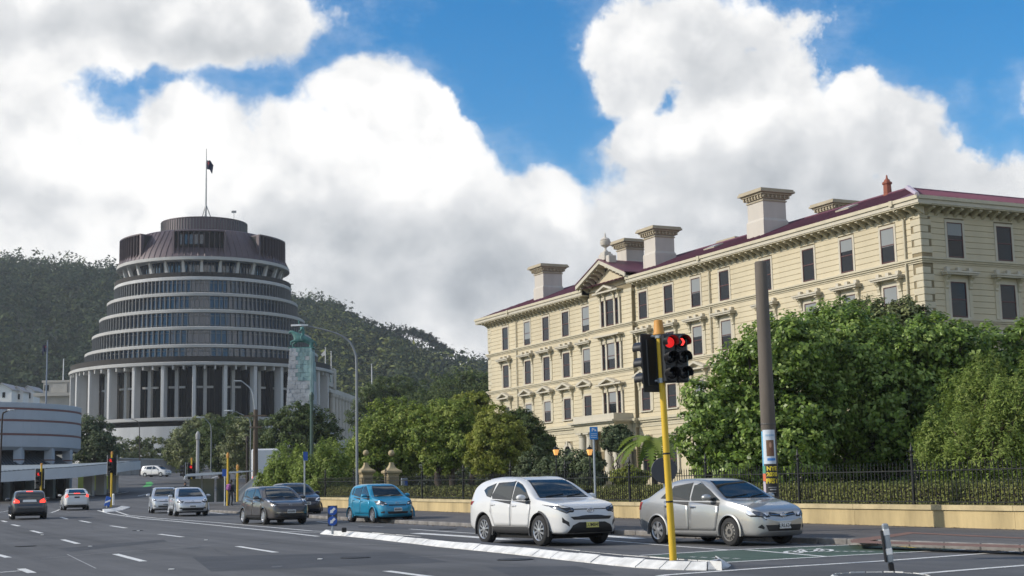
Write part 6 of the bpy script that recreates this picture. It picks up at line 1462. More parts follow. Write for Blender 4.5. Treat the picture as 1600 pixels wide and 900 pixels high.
def car_shape(sp):
    L, W = sp['L'], sp['W']; hw = W/2; st = sorted(set([0, .02, .06, .12, .2, .32] + list(np.arange(.45, L-.35, .14)) + [L-.32, L-.22, L-.14, L-.08, L-.03, L]))
    rows = []
    for s in st:
        zr, zs = smooth_tbl(sp['top'], s), smooth_tbl(sp['sh'], s); zs = min(zs, zr-.012); zb = smooth_tbl(sp['bot'], s); w = hw*smooth_tbl(sp['plan'], s)
        h = zr-zs; tm = sp.get('tumble', .30); ws = w*.955; k = zs-zb; wr = ws-tm*h
        prof = [(0, zb), (.75*w, zb), (.93*w, zb+.02), (.985*w, zb+.12*k), (w*.995, zb+.35*k), (w, zb+.6*k), (.99*w, zb+.84*k), (.972*w, zb+.95*k), (ws, zs),
                (ws-.33*tm*h, zs+.33*h), (ws-.66*tm*h, zs+.68*h), (wr+.0, zs+.90*h), (wr-.09*min(1, h*3)-.03*w, zs+.975*h), (.55*wr, zr-.006), (0, zr)]
        rows.append((L/2-s, prof))
    V, F = [], []; np_ = len(rows[0][1]); ring = 2*(np_-1)
    for x, pr in rows:
        V += [(x, -y, z) for y, z in pr] + [(x, y, z) for y, z in pr[-2:0:-1]]
    for j in range(len(rows)-1):
        for i in range(ring): F.append((j*ring+i, j*ring+(i+1) % ring, (j+1)*ring+(i+1) % ring, (j+1)*ring+i))
    # rounded caps
    for j, dx in ((0, 1), (len(rows)-1, -1)):
        ids = list(range(j*ring, (j+1)*ring)); cz = sum(V[i][2] for i in ids)/ring; prev = ids
        for f, o in ((.75, .016), (.4, .026)):
            cur = []
            for i in ids: v = V[i]; V.append((v[0]+dx*o, v[1]*f, cz+(v[2]-cz)*f)); cur.append(len(V)-1)
            for i in range(ring): F.append((prev[i], prev[(i+1) % ring], cur[(i+1) % ring], cur[i]))
            prev = cur
        F.append(tuple(prev))
    me = bpy.data.meshes.new('body'); me.from_pydata(V, [], F); bm = bmesh.new(); bm.from_mesh(me); bmesh.ops.recalc_face_normals(bm, faces=bm.faces); bm.to_mesh(me); bm.free()
    o = bpy.data.objects.new('tmp', me); COL.objects.link(o); md = o.modifiers.new('s', 'SUBSURF'); md.levels = 2
    bpy.context.view_layer.update(); dg = bpy.context.evaluated_depsgraph_get(); me2 = bpy.data.meshes.new_from_object(o.evaluated_get(dg))
    COL.objects.unlink(o); bpy.data.objects.remove(o)
    S_ = Shape(); S_.me = me2; bm = bmesh.new(); bm.from_mesh(me2); S_.bvh = BVHTree.FromBMesh(bm); bm.free(); S_.sp = sp; return S_
def grid_poly(poly, nr=10, ncol=12):
    """rows of points inside a row-convex outline (a, z)"""
    zs = sorted(set([round(p[1], 4) for p in poly])); Z = []
    for i in range(len(zs)-1):
        k = max(1, round((zs[i+1]-zs[i])/(zs[-1]-zs[0])*nr)); Z += [zs[i]+(zs[i+1]-zs[i])*t/k for t in range(k)]
    Z.append(zs[-1]); e_ = 1e-4*(zs[-1]-zs[0]); R_ = []
    for z in Z:
        zz = min(max(z, zs[0]+e_), zs[-1]-e_); xs = []
        for i in range(len(poly)):
            (a, b), (c, d) = poly[i], poly[(i+1) % len(poly)]
            if (b-zz)*(d-zz) < 0: xs.append(a+(c-a)*(zz-b)/(d-b))
        if len(xs) < 2: continue
        lo, hi = min(xs), max(xs); R_.append([(lo+(hi-lo)*t/ncol, z) for t in range(ncol+1)])
    return R_
def patch(S_, poly, face, off, m, name, par, nr=9, ncol=10, thick=0.0):
    """sheet cut to an outline and laid on the body. face: 'R','L' (outline in x,z), 'F','B' (outline in y,z)"""
    R_ = grid_poly(poly, nr, ncol); V = []; F = []
    for row in R_:
        for a, z in row:
            if face in 'RL': sgn = -1 if face == 'R' else 1; o_, d_ = Vector((a, sgn*3, z)), Vector((0, -sgn, 0))
            elif face == 'T': o_, d_ = Vector((a, z, 4)), Vector((0, 0, -1))
            else: sgn = 1 if face == 'F' else -1; o_, d_ = Vector((sgn*6, a, z)), Vector((-sgn, 0, 0))
            h, nrm, i, ds = S_.bvh.ray_cast(o_, d_)
            if h is None: h, nrm, i, ds = S_.bvh.find_nearest(o_ + d_*(o_.length*.6))
            if nrm.dot(d_) > 0: nrm = -nrm
            V.append(h+nrm*off)
    nc = ncol+1
    for j in range(len(R_)-1):
        for i in range(ncol): F.append((j*nc+i, j*nc+i+1, (j+1)*nc+i+1, (j+1)*nc+i))
    b = MB().mt(m); b.add(V, F); me = b.mesh(name, True)
    bm = bmesh.new(); bm.from_mesh(me); bmesh.ops.recalc_face_normals(bm, faces=bm.faces)
    # outward
    c = Vector((0, 0, .8)); s_ = sum(f.normal.dot(f.calc_center_median()-c) for f in bm.faces)
    if s_ < 0: bmesh.ops.reverse_faces(bm, faces=bm.faces)
    if thick:
        ed = [e for e in bm.edges if e.is_boundary]; r_ = bmesh.ops.extrude_edge_only(bm, edges=ed)
        for v in [g for g in r_['geom'] if isinstance(g, bmesh.types.BMVert)]: 
            h, nrm, i, ds = S_.bvh.find_nearest(v.co)
            if h is not None: v.co = h
    bm.to_mesh(me); bm.free(); return link(name, me, par)
WHEELS = {}
def wheel_meshes(r, style):
    key = (round(r, 3), style)
    if key in WHEELS: return WHEELS[key]
    w = .105; t = MB().mt(M_TYRE); ri = r*.66
    t.lathe([(ri, -w), (r*.9, -w-.005), (r*.985, -w*.72), (r, -w*.35), (r, w*.35), (r*.985, w*.72), (r*.9, w+.005), (ri, w)], 36, axis='y'); tm = t.mesh('wheel', True)
    b = MB(); b.mt(M_RIM if style != 'steel' else M_STEELW)
    b.lathe([(ri*1.02, -w-.004), (ri*.99, -w-.012), (ri*.90, -w+.01), (ri*.88, -w+.06), (ri*.86, w)], 36, axis='y')
    b.mt(M_RIMD); b.lathe([(ri*.88, -w+.075), (.02, -w+.07), (.001, -w+.07)], 24, axis='y')
    if style == 'steel':
        b.mt(M_STEELW); b.lathe([(ri*.87, -w+.03), (ri*.62, -w+.02), (ri*.55, -w-.005), (ri*.3, -w-.005), (ri*.22, -w+.03), (.001, -w+.03)], 28, axis='y'); b.mt(M_RIMD)
        for k in range(12):
            b.M = Matrix.Rotation(k*math.pi/6, 4, 'Y'); b.lathe([(.001, -w+.018), (.022, -w+.018)], 8, (ri*.73, 0, 0), axis='y')
        b.M = Matrix.Identity(4); b.mt(M_RIMD); b.lathe([(ri*.2, -w-.0), (.001, -w-.004)], 14, axis='y')
    else:
        n = {'alloy5': 5, 'alloy7': 7, 'alloy10': 10, 'cover': 6}[style]; b.mt(M_RIM)
        for k in range(n):
            b.M = Matrix.Rotation(k*2*math.pi/n, 4, 'Y')
            for sp_ in ((-.045, .045) if style == 'alloy5' else (0,)):
                w0, w1 = (.018, .026) if style == 'alloy5' else (.03, .05 if style == 'cover' else .035)
                b.add([(sp_*.5-w0, -w-.0, .04), (sp_*.5+w0, -w-.0, .04), (sp_*1.5+w1, -w+.005, ri*.92), (sp_*1.5-w1, -w+.005, ri*.92), (sp_*.5-w0, -w+.05, .04), (sp_*.5+w0, -w+.05, .04), (sp_*1.5+w1, -w+.05, ri*.92), (sp_*1.5-w1, -w+.05, ri*.92)],
                      [(0, 1, 2, 3), (0, 4, 5, 1), (1, 5, 6, 2), (2, 6, 7, 3), (3, 7, 4, 0)])
        b.M = Matrix.Identity(4); b.lathe([(.07, -w+.03), (.065, -w-.008), (.04, -w-.014), (.001, -w-.014)], 16, axis='y')
    rm = b.mesh('rim'); rm.polygons.foreach_set('use_smooth', [True]*len(rm.polygons)); rm.set_sharp_from_angle(angle=rad(35)); WHEELS[key] = (tm, rm); return WHEELS[key]
def build_car(name, label, loc, heading, sp, pm, group='cars on the road'):
    """heading = world direction of travel"""
    rz = math.atan2(heading[1], heading[0]); t = thing(name, label, 'car', loc, rz, group)
    S_ = car_shape(sp); L, W, hw = sp['L'], sp['W'], sp['W']/2; rw = sp['rw']; xf = L/2-sp['FO']; xr = xf-sp['WB']; ra = rw+sp.get('gap', .055)
    # body with wheel arches cut out
    o = bpy.data.objects.new('body', S_.me); COL.objects.link(o); S_.me.materials.clear(); S_.me.materials.append(pm); S_.me.materials.append(M_WELL)
    c = MB().mt(M_WELL)
    for x in (xf, xr):
        for sg in (-1, 1): c.lathe([(.001, -.19), (ra, -.19), (ra, .19), (.001, .19)], 32, (x, sg*(hw-.10), rw), axis='y')
    co = c.build('cut'); bo = o.modifiers.new('b', 'BOOLEAN'); bo.operation = 'DIFFERENCE'; bo.object = co; bo.solver = 'EXACT'
    try: bo.material_mode = 'TRANSFER'
    except Exception: pass
    bpy.context.view_layer.update(); me = bpy.data.meshes.new_from_object(o.evaluated_get(bpy.context.evaluated_depsgraph_get()))
    for q in (o, co): COL.objects.unlink(q); bpy.data.objects.remove(q)
    me.polygons.foreach_set('use_smooth', [True]*len(me.polygons)); me.set_sharp_from_angle(angle=rad(40)); body = link('body', me, t)
    # wheels
    tm, rm = wheel_meshes(rw, sp['wheel'])
    tmf, rmf = wheel_meshes(rw, sp.get('front_wheel', sp['wheel']))
    for x in (xf, xr):
        for sg in (-1, 1):
            w = link('wheel', tm, t, (x, sg*(hw-.125), rw), (0, random.uniform(0, 6), 0 if sg < 0 else math.pi)); link('rim', rmf if x == xf else rm, w)
            if sp.get('clad'):
                a = MB().mt(M_GREYCL); a.lathe([(ra+.045, -.004), (ra-.004, -.012), (ra-.004, .06), (ra+.045, .06)], 28, (x, sg*(hw-.02), rw), axis='y', a0=rad(-18), a1=rad(198)); a.build('arch_trim', t, smooth='auto')
            else:
                a = MB().mt(pm); a.lathe([(ra+.03, -.006), (ra-.006, -.016), (ra-.006, .05), (ra+.03, .05)], 28, (x, sg*(hw-.015), rw), axis='y', a0=rad(-14), a1=rad(194)); a.build('arch_lip', t, smooth='auto')
    b = MB().mt(M_WELL); b.box(xr-.3, xf+.3, -hw*.8, hw*.8, .17, .34); b.build('underside', t)
    # glass
    for face in 'RL':
        for poly in sp['side_glass']:
            cx_ = sum(p[0] for p in poly)/len(poly); cz_ = sum(p[1] for p in poly)/len(poly)
            big = [(cx_+(a-cx_)*1.05+.0, cz_+(z-cz_)*1.10) for a, z in poly]
            fr = patch(S_, big, face, .004, M_TRIMB, 'window_frame', t); patch(S_, poly, face, .009, M_CGLASS, 'side_window', t)
    ws_ = patch(S_, sp['wind'], 'F', .004, M_TRIMB, 'windscreen_seal', t, 12, 16); cz_ = sum(p[1] for p in sp['wind'])/len(sp['wind'])
    patch(S_, [(a*.955, cz_+(z-cz_)*.93) for a, z in sp['wind']], 'F', .009, M_CGLASS, 'windscreen', t, 14, 18)
    patch(S_, sp['rear'], 'B', .009, M_CGLASS, 'rear_window', t, 10, 14)
    # doors with gaps and handles
    for face in 'RL':
        sg = -1 if face == 'R' else 1
        for poly in sp['doors']:
            cx_ = sum(p[0] for p in poly)/len(poly); cz_ = sum(p[1] for p in poly)/len(poly)
            patch(S_, [(cx_+(a-cx_)*1.018, cz_+(z-cz_)*1.012) for a, z in poly], face, .003, M_TRIMB, 'door_gap', t)
            d_ = patch(S_, poly, face, .010, pm, 'door', t, 8, 10, .01)
            xh = min(p[0] for p in poly)+.16; zh = max(p[1] for p in poly)-.12
            h, nr_, i, ds = S_.bvh.ray_cast(Vector((xh, sg*3, zh)), Vector((0, -sg, 0)))
            b = MB().mt(pm if not sp.get('chrome_handle') else M_CHROME); b.box(xh-.1, xh+.1, h.y-.03 if sg < 0 else h.y, h.y if sg < 0 else h.y+.03, zh-.018, zh+.018, .01); b.mt(M_TRIMB); b.box(xh-.11, xh+.02, h.y-.014 if sg < 0 else h.y, h.y if sg < 0 else h.y+.014, zh-.03, zh+.022, .004); b.build('handle', d_)
        # sill
        patch(S_, [(xr+ra+.04, sp['sill'][0]), (xf-ra-.04, sp['sill'][0]), (xf-ra-.04, sp['sill'][1]), (xr+ra+.04, sp['sill'][1])], face, .012, M_GREYCL if sp.get('clad') else sp.get('sillm', M_TRIMB), 'sill', t, 3, 12)
        xm = sp['mirror'][0]; zm = sp['mirror'][1]; h, nr_, i, ds = S_.bvh.ray_cast(Vector((xm, sg*3, zm)), Vector((0, -sg, 0)))
        b = MB().mt(sp.get('mirror_m', pm)); y0 = h.y+sg*.05; b.M = Matrix.Translation((xm, y0+sg*.11, zm+.05)) @ Matrix.Diagonal((.09, .125, .075, 1))
        b.lathe([(.01, -1)]+[(math.cos(q)**.6, math.sin(q)) for q in np.linspace(-1.35, 1.35, 9)]+[(.01, 1)], 14, axis='x'); b.M = Matrix.Identity(4); b.mt(M_TRIMB); b.box(xm-.03, xm+.05, min(h.y-sg*.02, y0+sg*.05), max(h.y-sg*.02, y0+sg*.05), zm-.02, zm+.03, .01); b.build('wing_mirror', t, smooth=True)
    # lamps, grille, plate
    for sg in (-1, 1):
        hcx, hcz = sum(a for a, z in sp['head'])/len(sp['head']), sum(z for a, z in sp['head'])/len(sp['head']); patch(S_, [(sg*(hcx+(a-hcx)*1.07), hcz+(z-hcz)*1.16) for a, z in sp['head']], 'F', .005, M_TRIMB, 'headlight_seal', t, 6, 8)
        hl = patch(S_, [(sg*a, z) for a, z in sp['head']], 'F', .010, M_HLAMP if not sp.get('darklamp') else M_HLIN, 'headlight', t, 7, 9)
        cx_ = sum(a for a, z in sp['head'])/len(sp['head']); cz_ = sum(z for a, z in sp['head'])/len(sp['head'])
        patch(S_, [(sg*(cx_+(a-cx_)*.55), cz_+(z-cz_)*.55) for a, z in sp['head']], 'F', .014, M_HLIN if not sp.get('darklamp') else M_LENS, 'lamp_reflector', hl, 5, 6)
        if sp.get('drl'): patch(S_, [(sg*a, z) for a, z in sp['drl']], 'F', .016, M_DRL, 'running_light', hl, 3, 8)
        tl = patch(S_, [(sg*a, z) for a, z in sp['tail']], 'B', .010, M_BRAKE if sp.get('brake') else M_TAIL, 'tail_light', t, 7, 6)
        patch(S_, [(L/2*0+a, z) for a, z in sp['tail_side']], 'R' if sg < 0 else 'L', .008, M_TAIL, 'tail_light_side', t, 5, 4)
        if sp.get('fog'):
            patch(S_, [(sg*a, z) for a, z in sp['fog']], 'F', .008, M_TRIMB, 'fog_lamp_recess', t, 5, 5)
    for poly, m_, nm in sp['front']: patch(S_, poly, 'F', .008, m_, nm, t, 6, 14)
    for poly, m_, nm in sp.get('back', []): patch(S_, poly, 'B', .010, m_, nm, t, 6, 12)
    if sp.get('plate'):
        txt, pmx, zp, pw = sp['plate']
        h, nr_, i, ds = S_.bvh.ray_cast(Vector((6, 0, zp)), Vector((-1, 0, 0))); b = MB().mt(pmx); b.box(h.x+.012, h.x+.024, -pw/2, pw/2, zp-.065, zp+.065, .006); p_ = b.build('number_plate', t)
        if txt: text_mesh('lettering', txt, .115, M_PTXT, p_, (h.x+.0245, 0, zp-.002), (math.pi/2, 0, math.pi/2), .001, bold=.002)
        else:
            for k in range(6): b = MB().mt(M_PTXT); b.box(h.x+.024, h.x+.0255, -.13+k*.05-.017, -.13+k*.05+.017, zp-.04, zp+.04); b.build('plate_character', p_)
    if sp.get('badge'):
        zb_, kind_ = sp['badge']; h, nr_, i, ds = S_.bvh.ray_cast(Vector((6, 0, zb_)), Vector((-1, 0, 0))); b = MB().mt(M_CHROME); b.M = Matrix.Translation(h+Vector((.02, 0, 0)))
        def el(ry, rz_, cz=0, cy=0, w_=.010):
            b.tube([(0, cy+ry*math.cos(q), cz+rz_*math.sin(q)) for q in np.linspace(0, 2*math.pi, 19)], w_, 5)
        if kind_ == 'ovals': el(.09, .06); el(.03, .052, .0); el(.06, .02, .028)
        elif kind_ == 'ringbar': el(.06, .06); b.box(-.008, .012, -.085, .085, -.016, .016)
        elif kind_ == 'wing': el(.07, .05); b.tube([(0, -.06, .02), (0, -.02, -.005), (0, 0, -.03), (0, .02, -.005), (0, .06, .02)], .009, 5)
        else: el(.055, .04)
        b.build('badge', t, smooth=True)
    # wipers
    for y0, y1 in ((-.5, .05), (.1, .55)):
        zw = sp['wind'][0][1]+.02; P = []
        for tt in np.linspace(0, 1, 6):
            h, nr_, i, ds = S_.bvh.ray_cast(Vector((6, y0+(y1-y0)*tt, zw+.05*tt)), Vector((-1, 0, 0))); P.append(h+nr_*.02 if h else Vector((0, 0, 1)))
        b = MB().mt(M_TRIMB); b.tube(P, .009, 4); b.build('wiper', t)
    if sp.get('rails'):
        for sg in (-1, 1):
            b = MB().mt(M_RIM); P = []
            for xx in np.linspace(sp['rails'][0], sp['rails'][1], 12):
                h, nr_, i, ds = S_.bvh.ray_cast(Vector((xx, sg*sp['rails'][2], 4)), Vector((0, 0, -1))); e2 = .065 if sp['rails'][0]+.1 < xx < sp['rails'][1]-.1 else .0; P.append(h+Vector((0, 0, e2)))
            b.tube(smooth_pts(P, 2), .022, 6); b.build('roof_rail', t, smooth=True)
    return t, S_
PLAN = lambda L: [(0, .58), (.04, .70), (.12, .80), (.3, .90), (.7, .97), (1.1, 1), (L*.6, 1), (L-.7, .985), (L-.3, .93), (L-.1, .86), (L, .76)]
BOT = lambda L, z: [(0, z+.10), (.15, z), (L*.5, z), (L-.5, z+.03), (L, z+.14)]
def near_wheel(px, d, a, sp):
    fw = Vector((math.sin(rad(a)), -math.cos(rad(a)), 0)); rt = Vector((-math.cos(rad(a)), -math.sin(rad(a)), 0))
    w = at(px, 800, d); w.z = 0; c = w - fw*(sp['L']/2-sp['FO']) - rt*(sp['W']/2-.11); c.z = gz(c.y); return c, fw
# ---- white crossover
def X(sp, s): return sp['L']/2-s
L = 4.6
suv = dict(L=L, W=1.845, WB=2.66, FO=.93, rw=.365, wheel='alloy5', clad=True, gap=.06,
    top=[(0, .72), (.05, .84), (.14, .95), (.35, 1.0), (.8, 1.07), (1.15, 1.12), (1.45, 1.30), (1.95, 1.56), (2.35, 1.65), (3.0, 1.67), (3.7, 1.63), (4.1, 1.55), (4.3, 1.42), (4.48, 1.10), (4.56, .98), (4.6, .75)],
    sh=[(0, .66), (.05, .78), (.14, .88), (.35, .95), (1.15, 1.03), (2.3, 1.06), (3.6, 1.10), (4.3, 1.10), (4.48, 1.04), (4.6, .7)], bot=BOT(L, .27), plan=PLAN(L),
    side_glass=[[(.93, 1.10), (.15, 1.10), (.10, 1.15), (.14, 1.52), (.30, 1.50), (.62, 1.34)], [(.05, 1.10), (-.86, 1.14), (-.92, 1.22), (-.72, 1.50), (.06, 1.53), (.04, 1.2)], [(-.98, 1.17), (-1.42, 1.24), (-1.5, 1.28), (-1.2, 1.46), (-.86, 1.50), (-.94, 1.3)]],
    wind=[(-.70, 1.13), (.70, 1.13), (.60, 1.42), (.53, 1.57), (-.53, 1.57), (-.60, 1.42)], rear=[(-.62, 1.14), (.62, 1.14), (.50, 1.45), (-.50, 1.45)],
    doors=[[(.92, .46), (.10, .46), (.10, 1.07), (.98, 1.06), (1.02, .9)], [(.06, .46), (-.74, .46), (-.94, .82), (-.94, 1.10), (.06, 1.07)]], sill=(.30, .45), mirror=(.78, 1.10),
    head=[(.42, .86), (.50, .80), (.66, .775), (.82, .86), (.86, .96), (.50, .905)], drl=[(.42, .868), (.50, .905), (.86, .96), (.83, .925), (.5, .880)], darklamp=True, tail=[(.50, .98), (.82, .98), (.84, 1.08), (.45, 1.06)], tail_side=[(-2.0, .98), (-2.2, .98), (-2.2, 1.07), (-1.85, 1.07)],
    fog=[(.60, .46), (.72, .52), (.78, .66), (.74, .68), (.62, .6)],
    front=[([(-.5, .845), (.5, .845), (.5, .865), (.1, .86), (-.1, .86), (-.5, .865)], M_TRIMB, 'upper_grille'), ([(-.50, .615), (.50, .615), (.60, .70), (.16, .715), (-.16, .715), (-.60, .70)], M_TRIMB, 'grille'), ([(-.64, .31), (.64, .31), (.50, .53), (.36, .555), (-.36, .555), (-.50, .53)], M_TRIMB, 'lower_grille'), ([(-.62, .235), (.62, .235), (.66, .30), (-.66, .30)], M_GREYCL, 'skid_plate')],
    plate=('LUM849', M_PLATEY, .49, .36), badge=(.825, 'ovals'), rails=(.35, -1.45, .55))
c, fw = near_wheel(846, 34.1, 30.7, suv); build_car('crossover_car', 'white crossover with roof rails and grey wheel arches, left of the yellow signal pole', c, fw, suv, paint('white_car_paint', (.60, .60, .595)))
# ---- silver sedan
L = 4.4
sedan = dict(L=L, W=1.70, WB=2.6, FO=.88, rw=.315, wheel='cover', front_wheel='steel', chrome_handle=True, sillm=mat('silver_car_paint', (.40, .40, .39), .3, metal=.55, coat=.8, var=.03, scale=2),
    top=[(0, .60), (.05, .70), (.14, .79), (.4, .88), (.8, .98), (1.1, 1.04), (1.45, 1.24), (1.85, 1.45), (2.25, 1.525), (2.7, 1.53), (3.1, 1.47), (3.5, 1.29), (3.85, 1.09), (4.0, 1.05), (4.25, 1.02), (4.36, .94), (4.4, .72)],
    sh=[(0, .54), (.05, .64), (.14, .73), (.4, .83), (1.1, .95), (2.3, .985), (3.6, 1.03), (4.0, 1.01), (4.25, .97), (4.36, .9), (4.4, .66)], bot=BOT(L, .20), plan=PLAN(L),
    side_glass=[[(.98, 1.02), (.02, 1.02), (-.02, 1.06), (.02, 1.39), (.20, 1.41), (.58, 1.24)], [(-.08, 1.02), (-.86, 1.04), (-.92, 1.08), (-.72, 1.33), (-.07, 1.40), (-.10, 1.1)], [(-.98, 1.06), (-1.16, 1.07), (-.98, 1.20), (-.86, 1.26)]],
    wind=[(-.66, 1.05), (.66, 1.05), (.57, 1.30), (.48, 1.45), (-.48, 1.45), (-.57, 1.30)], rear=[(-.55, 1.12), (.55, 1.12), (.44, 1.38), (-.44, 1.38)],
    doors=[[(.86, .34), (-.05, .34), (-.05, .98), (1.0, .96), (1.0, .8)], [(-.09, .34), (-.70, .34), (-.96, .62), (-1.0, 1.0), (-.09, .98)]], sill=(.21, .33), mirror=(.72, 1.03),
    head=[(.35, .625), (.50, .585), (.73, .65), (.80, .78), (.75, .83), (.52, .745)], tail=[(.50, .80), (.76, .80), (.76, .98), (.55, .98)], tail_side=[(-2.08, .78), (-2.16, .8), (-2.16, .96), (-2.0, .96)],
    fog=[(.56, .37), (.66, .39), (.68, .46), (.60, .48), (.54, .44)],
    front=[([(-.38, .65), (-.07, .63), (-.07, .70), (-.36, .735)], M_TRIMB, 'grille'), ([(.38, .65), (.07, .63), (.07, .70), (.36, .735)], M_TRIMB, 'grille'), ([(-.36, .682), (-.08, .668), (-.08, .678), (-.36, .692)], M_CHROME, 'grille_bar'), ([(.36, .682), (.08, .668), (.08, .678), (.36, .692)], M_CHROME, 'grille_bar'), ([(-.46, .33), (.46, .33), (.52, .46), (-.52, .46)], M_TRIMB, 'lower_grille')],
    plate=('LRL634', M_PLATE, .44, .34), badge=(.66, 'ringbar'))
c, fw = near_wheel(1143, 31.9, 32, sedan); TI, TIS = build_car('sedan_car', 'silver sedan with one bare steel front wheel, right of the yellow signal pole', c, fw, sedan, MATS['silver_car_paint'])
# ---- blue hatchback
def hatch(L=3.6, W=1.66, WB=2.43, FO=.66, H=1.55, k=1.0, wheel='alloy7', rw=.29):
    f = L/3.6; g = H/1.55
    T = lambda t: [(a*f, b*g) for a, b in t]
    x0 = L/2; G = lambda p: [(x0-a*f, b*g) for a, b in p]
    return dict(L=L, W=W, WB=WB, FO=FO, rw=rw, wheel=wheel,
    top=T([(0, .58), (.04, .70), (.12, .80), (.3, .885), (.6, .96), (.88, 1.01), (1.15, 1.20), (1.52, 1.44), (1.85, 1.53), (2.4, 1.55), (3.0, 1.52), (3.25, 1.46), (3.40, 1.28), (3.52, .98), (3.57, .88), (3.6, .68)]),
    sh=T([(0, .52), (.04, .64), (.12, .74), (.3, .83), (.88, .94), (1.9, .98), (3.1, 1.03), (3.35, 1.02), (3.52, .92), (3.6, .62)]), bot=BOT(L, .21), plan=PLAN(L),
    side_glass=[G([(1.02, 1.02), (1.86, 1.02), (1.92, 1.06), (1.88, 1.42), (1.70, 1.42), (1.35, 1.24)]), G([(1.98, 1.02), (2.66, 1.05), (2.74, 1.12), (2.70, 1.40), (1.96, 1.42), (1.99, 1.1)]), G([(2.82, 1.10), (3.02, 1.14), (3.05, 1.2), (2.96, 1.37), (2.80, 1.39), (2.83, 1.2)])],
    wind=[(-.62*W/1.66, 1.02*g), (.62*W/1.66, 1.02*g), (.54*W/1.66, 1.30*g), (.46*W/1.66, 1.45*g), (-.46*W/1.66, 1.45*g), (-.54*W/1.66, 1.30*g)], rear=[(-.56*W/1.66, 1.08*g), (.56*W/1.66, 1.08*g), (.47*W/1.66, 1.40*g), (-.47*W/1.66, 1.40*g)],
    doors=[G([(1.0, .36), (1.90, .36), (1.90, .98), (.98, .97), (.96, .8)]), G([(1.94, .36), (2.46, .36), (2.74, .66), (2.78, 1.02), (1.94, .98)])], sill=(.22, .35), mirror=(x0-1.22*f, 1.02*g),
    head=[(.42, .70*g), (.60, .66*g), (.74, .70*g), (.76, .83*g), (.68, .86*g), (.48, .79*g)], tail=[(.52, .86*g), (.74, .86*g), (.70, 1.16*g), (.58, 1.12*g)], tail_side=[(-x0+.10, .86*g), (-x0+.2, .86*g), (-x0+.2, 1.1*g), (-x0+.12, 1.1*g)],
    fog=[(.54, .38*g), (.66, .38*g), (.67, .45*g), (.55, .46*g)],
    front=[([(-.36, .66*g), (.36, .66*g), (.38, .70*g), (-.38, .70*g)], M_TRIMB, 'grille'), ([(-.40, .35*g), (.40, .35*g), (.44, .44*g), (-.44, .44*g)], M_TRIMB, 'lower_grille')],
    plate=('', M_PLATE, .51*g, .34), badge=(.76*g, 'oval'))
hb_ = hatch(); c, fw = near_wheel(585, 56.3, 28, hb_); hb_['sillm'] = paint('turquoise_car_paint', (.010, .235, .40), .25); build_car('hatchback_car', 'bright turquoise small hatchback in front of the stone gate pillars', c, fw, hb_, hb_['sillm'])
# ---- dark grey hatchback with sloping nose
lf = hatch(4.35, 1.77, 2.7, .93, 1.55, wheel='alloy10', rw=.315); lf['head'] = [(.50, .80), (.66, .72), (.80, .86), (.78, 1.0), (.70, .98)]; lf['front'] = [([(-.42, .34), (.42, .34), (.5, .44), (-.5, .44)], M_TRIMB, 'lower_grille'), ([(-.6, .455), (.6, .455), (.6, .475), (-.6, .475)], M_CHROME, 'bumper_strip')]
lf['sillm'] = M_TRIMB; c, fw = near_wheel(414.5, 57, 28, lf); build_car('hatchback_car', 'dark grey rounded hatchback with clear tall headlights, left of the keep left sign', c, fw, lf, paint('dark_grey_car_paint', (.075, .068, .066), .5))
dm = hatch(3.9, 1.72, 2.5, .72, 1.62, wheel='alloy7', rw=.30); dm['badge'] = (.80, 'wing'); dm['front'] = [([(-.40, .74), (.40, .74), (.34, .86), (-.34, .86)], M_TRIMB, 'grille'), ([(-.5, .36), (.5, .36), (.5, .46), (-.5, .46)], M_TRIMB, 'lower_grille')]; dm['plate'] = ('', M_PLATE, .62, .36)
c, fw = near_wheel(449, 68, 27, dm); build_car('hatchback_car', 'black blue hatchback half hidden behind the dark grey hatchback', c, fw, dm, paint('navy_car_paint', (.012, .016, .034), .3))
# ---- silver liftback and small silver hatchback further back
pr_ = hatch(4.4, 1.72, 2.7, .88, 1.49, wheel='alloy5', rw=.30); pr_['top'] = [(0, .55), (.05, .66), (.14, .76), (.4, .86), (.95, 1.0), (1.4, 1.22), (2.0, 1.43), (2.4, 1.49), (2.9, 1.47), (3.6, 1.33), (4.15, 1.13), (4.3, 1.05), (4.37, .9), (4.4, .65)]; pr_['sillm'] = M_TRIMB
pr_['head'] = [(.46, .74), (.60, .66), (.75, .70), (.77, .90), (.70, .92), (.56, .84)]; pr_['front'] = [([(-.44, .655), (.44, .655), (.40, .69), (-.40, .69)], M_TRIMB, 'grille'), ([(-.52, .30), (.52, .30), (.56, .42), (-.56, .42)], M_TRIMB, 'lower_grille')]
pr_['rear'] = [(-.56, 1.14), (.56, 1.14), (.47, 1.40), (-.47, 1.40)]
c, fw = near_wheel(275, 73.5, 20, pr_); build_car('liftback_car', 'silver liftback with closed grille, right of the pair of silver cars', c, fw, pr_, paint('pale_silver_car_paint', (.50, .52, .55), .45))
vz = hatch(3.65, 1.66, 2.4, .7, 1.5, wheel='cover', rw=.28); c, fw = near_wheel(238, 82, 17, vz); build_car('hatchback_car', 'small silver hatchback behind and left of the silver liftback', c, fw, vz, MATS['pale_silver_car_paint'])
# ---- grey crossover half hidden behind the white one
gw = dict(suv); gw['plate'] = ('', M_PLATE, .575, .36); gw['drl'] = None; gw['wheel'] = 'alloy7'; gw['clad'] = False; fw = Vector((math.sin(rad(28)), -math.cos(rad(28)), 0))
build_car('crossover_car', 'grey crossover hidden behind the white crossover, only its tail showing', (.55, 41.8, gz(41.8)), fw, gw, paint('mid_grey_car_paint', (.13, .135, .14), .5))
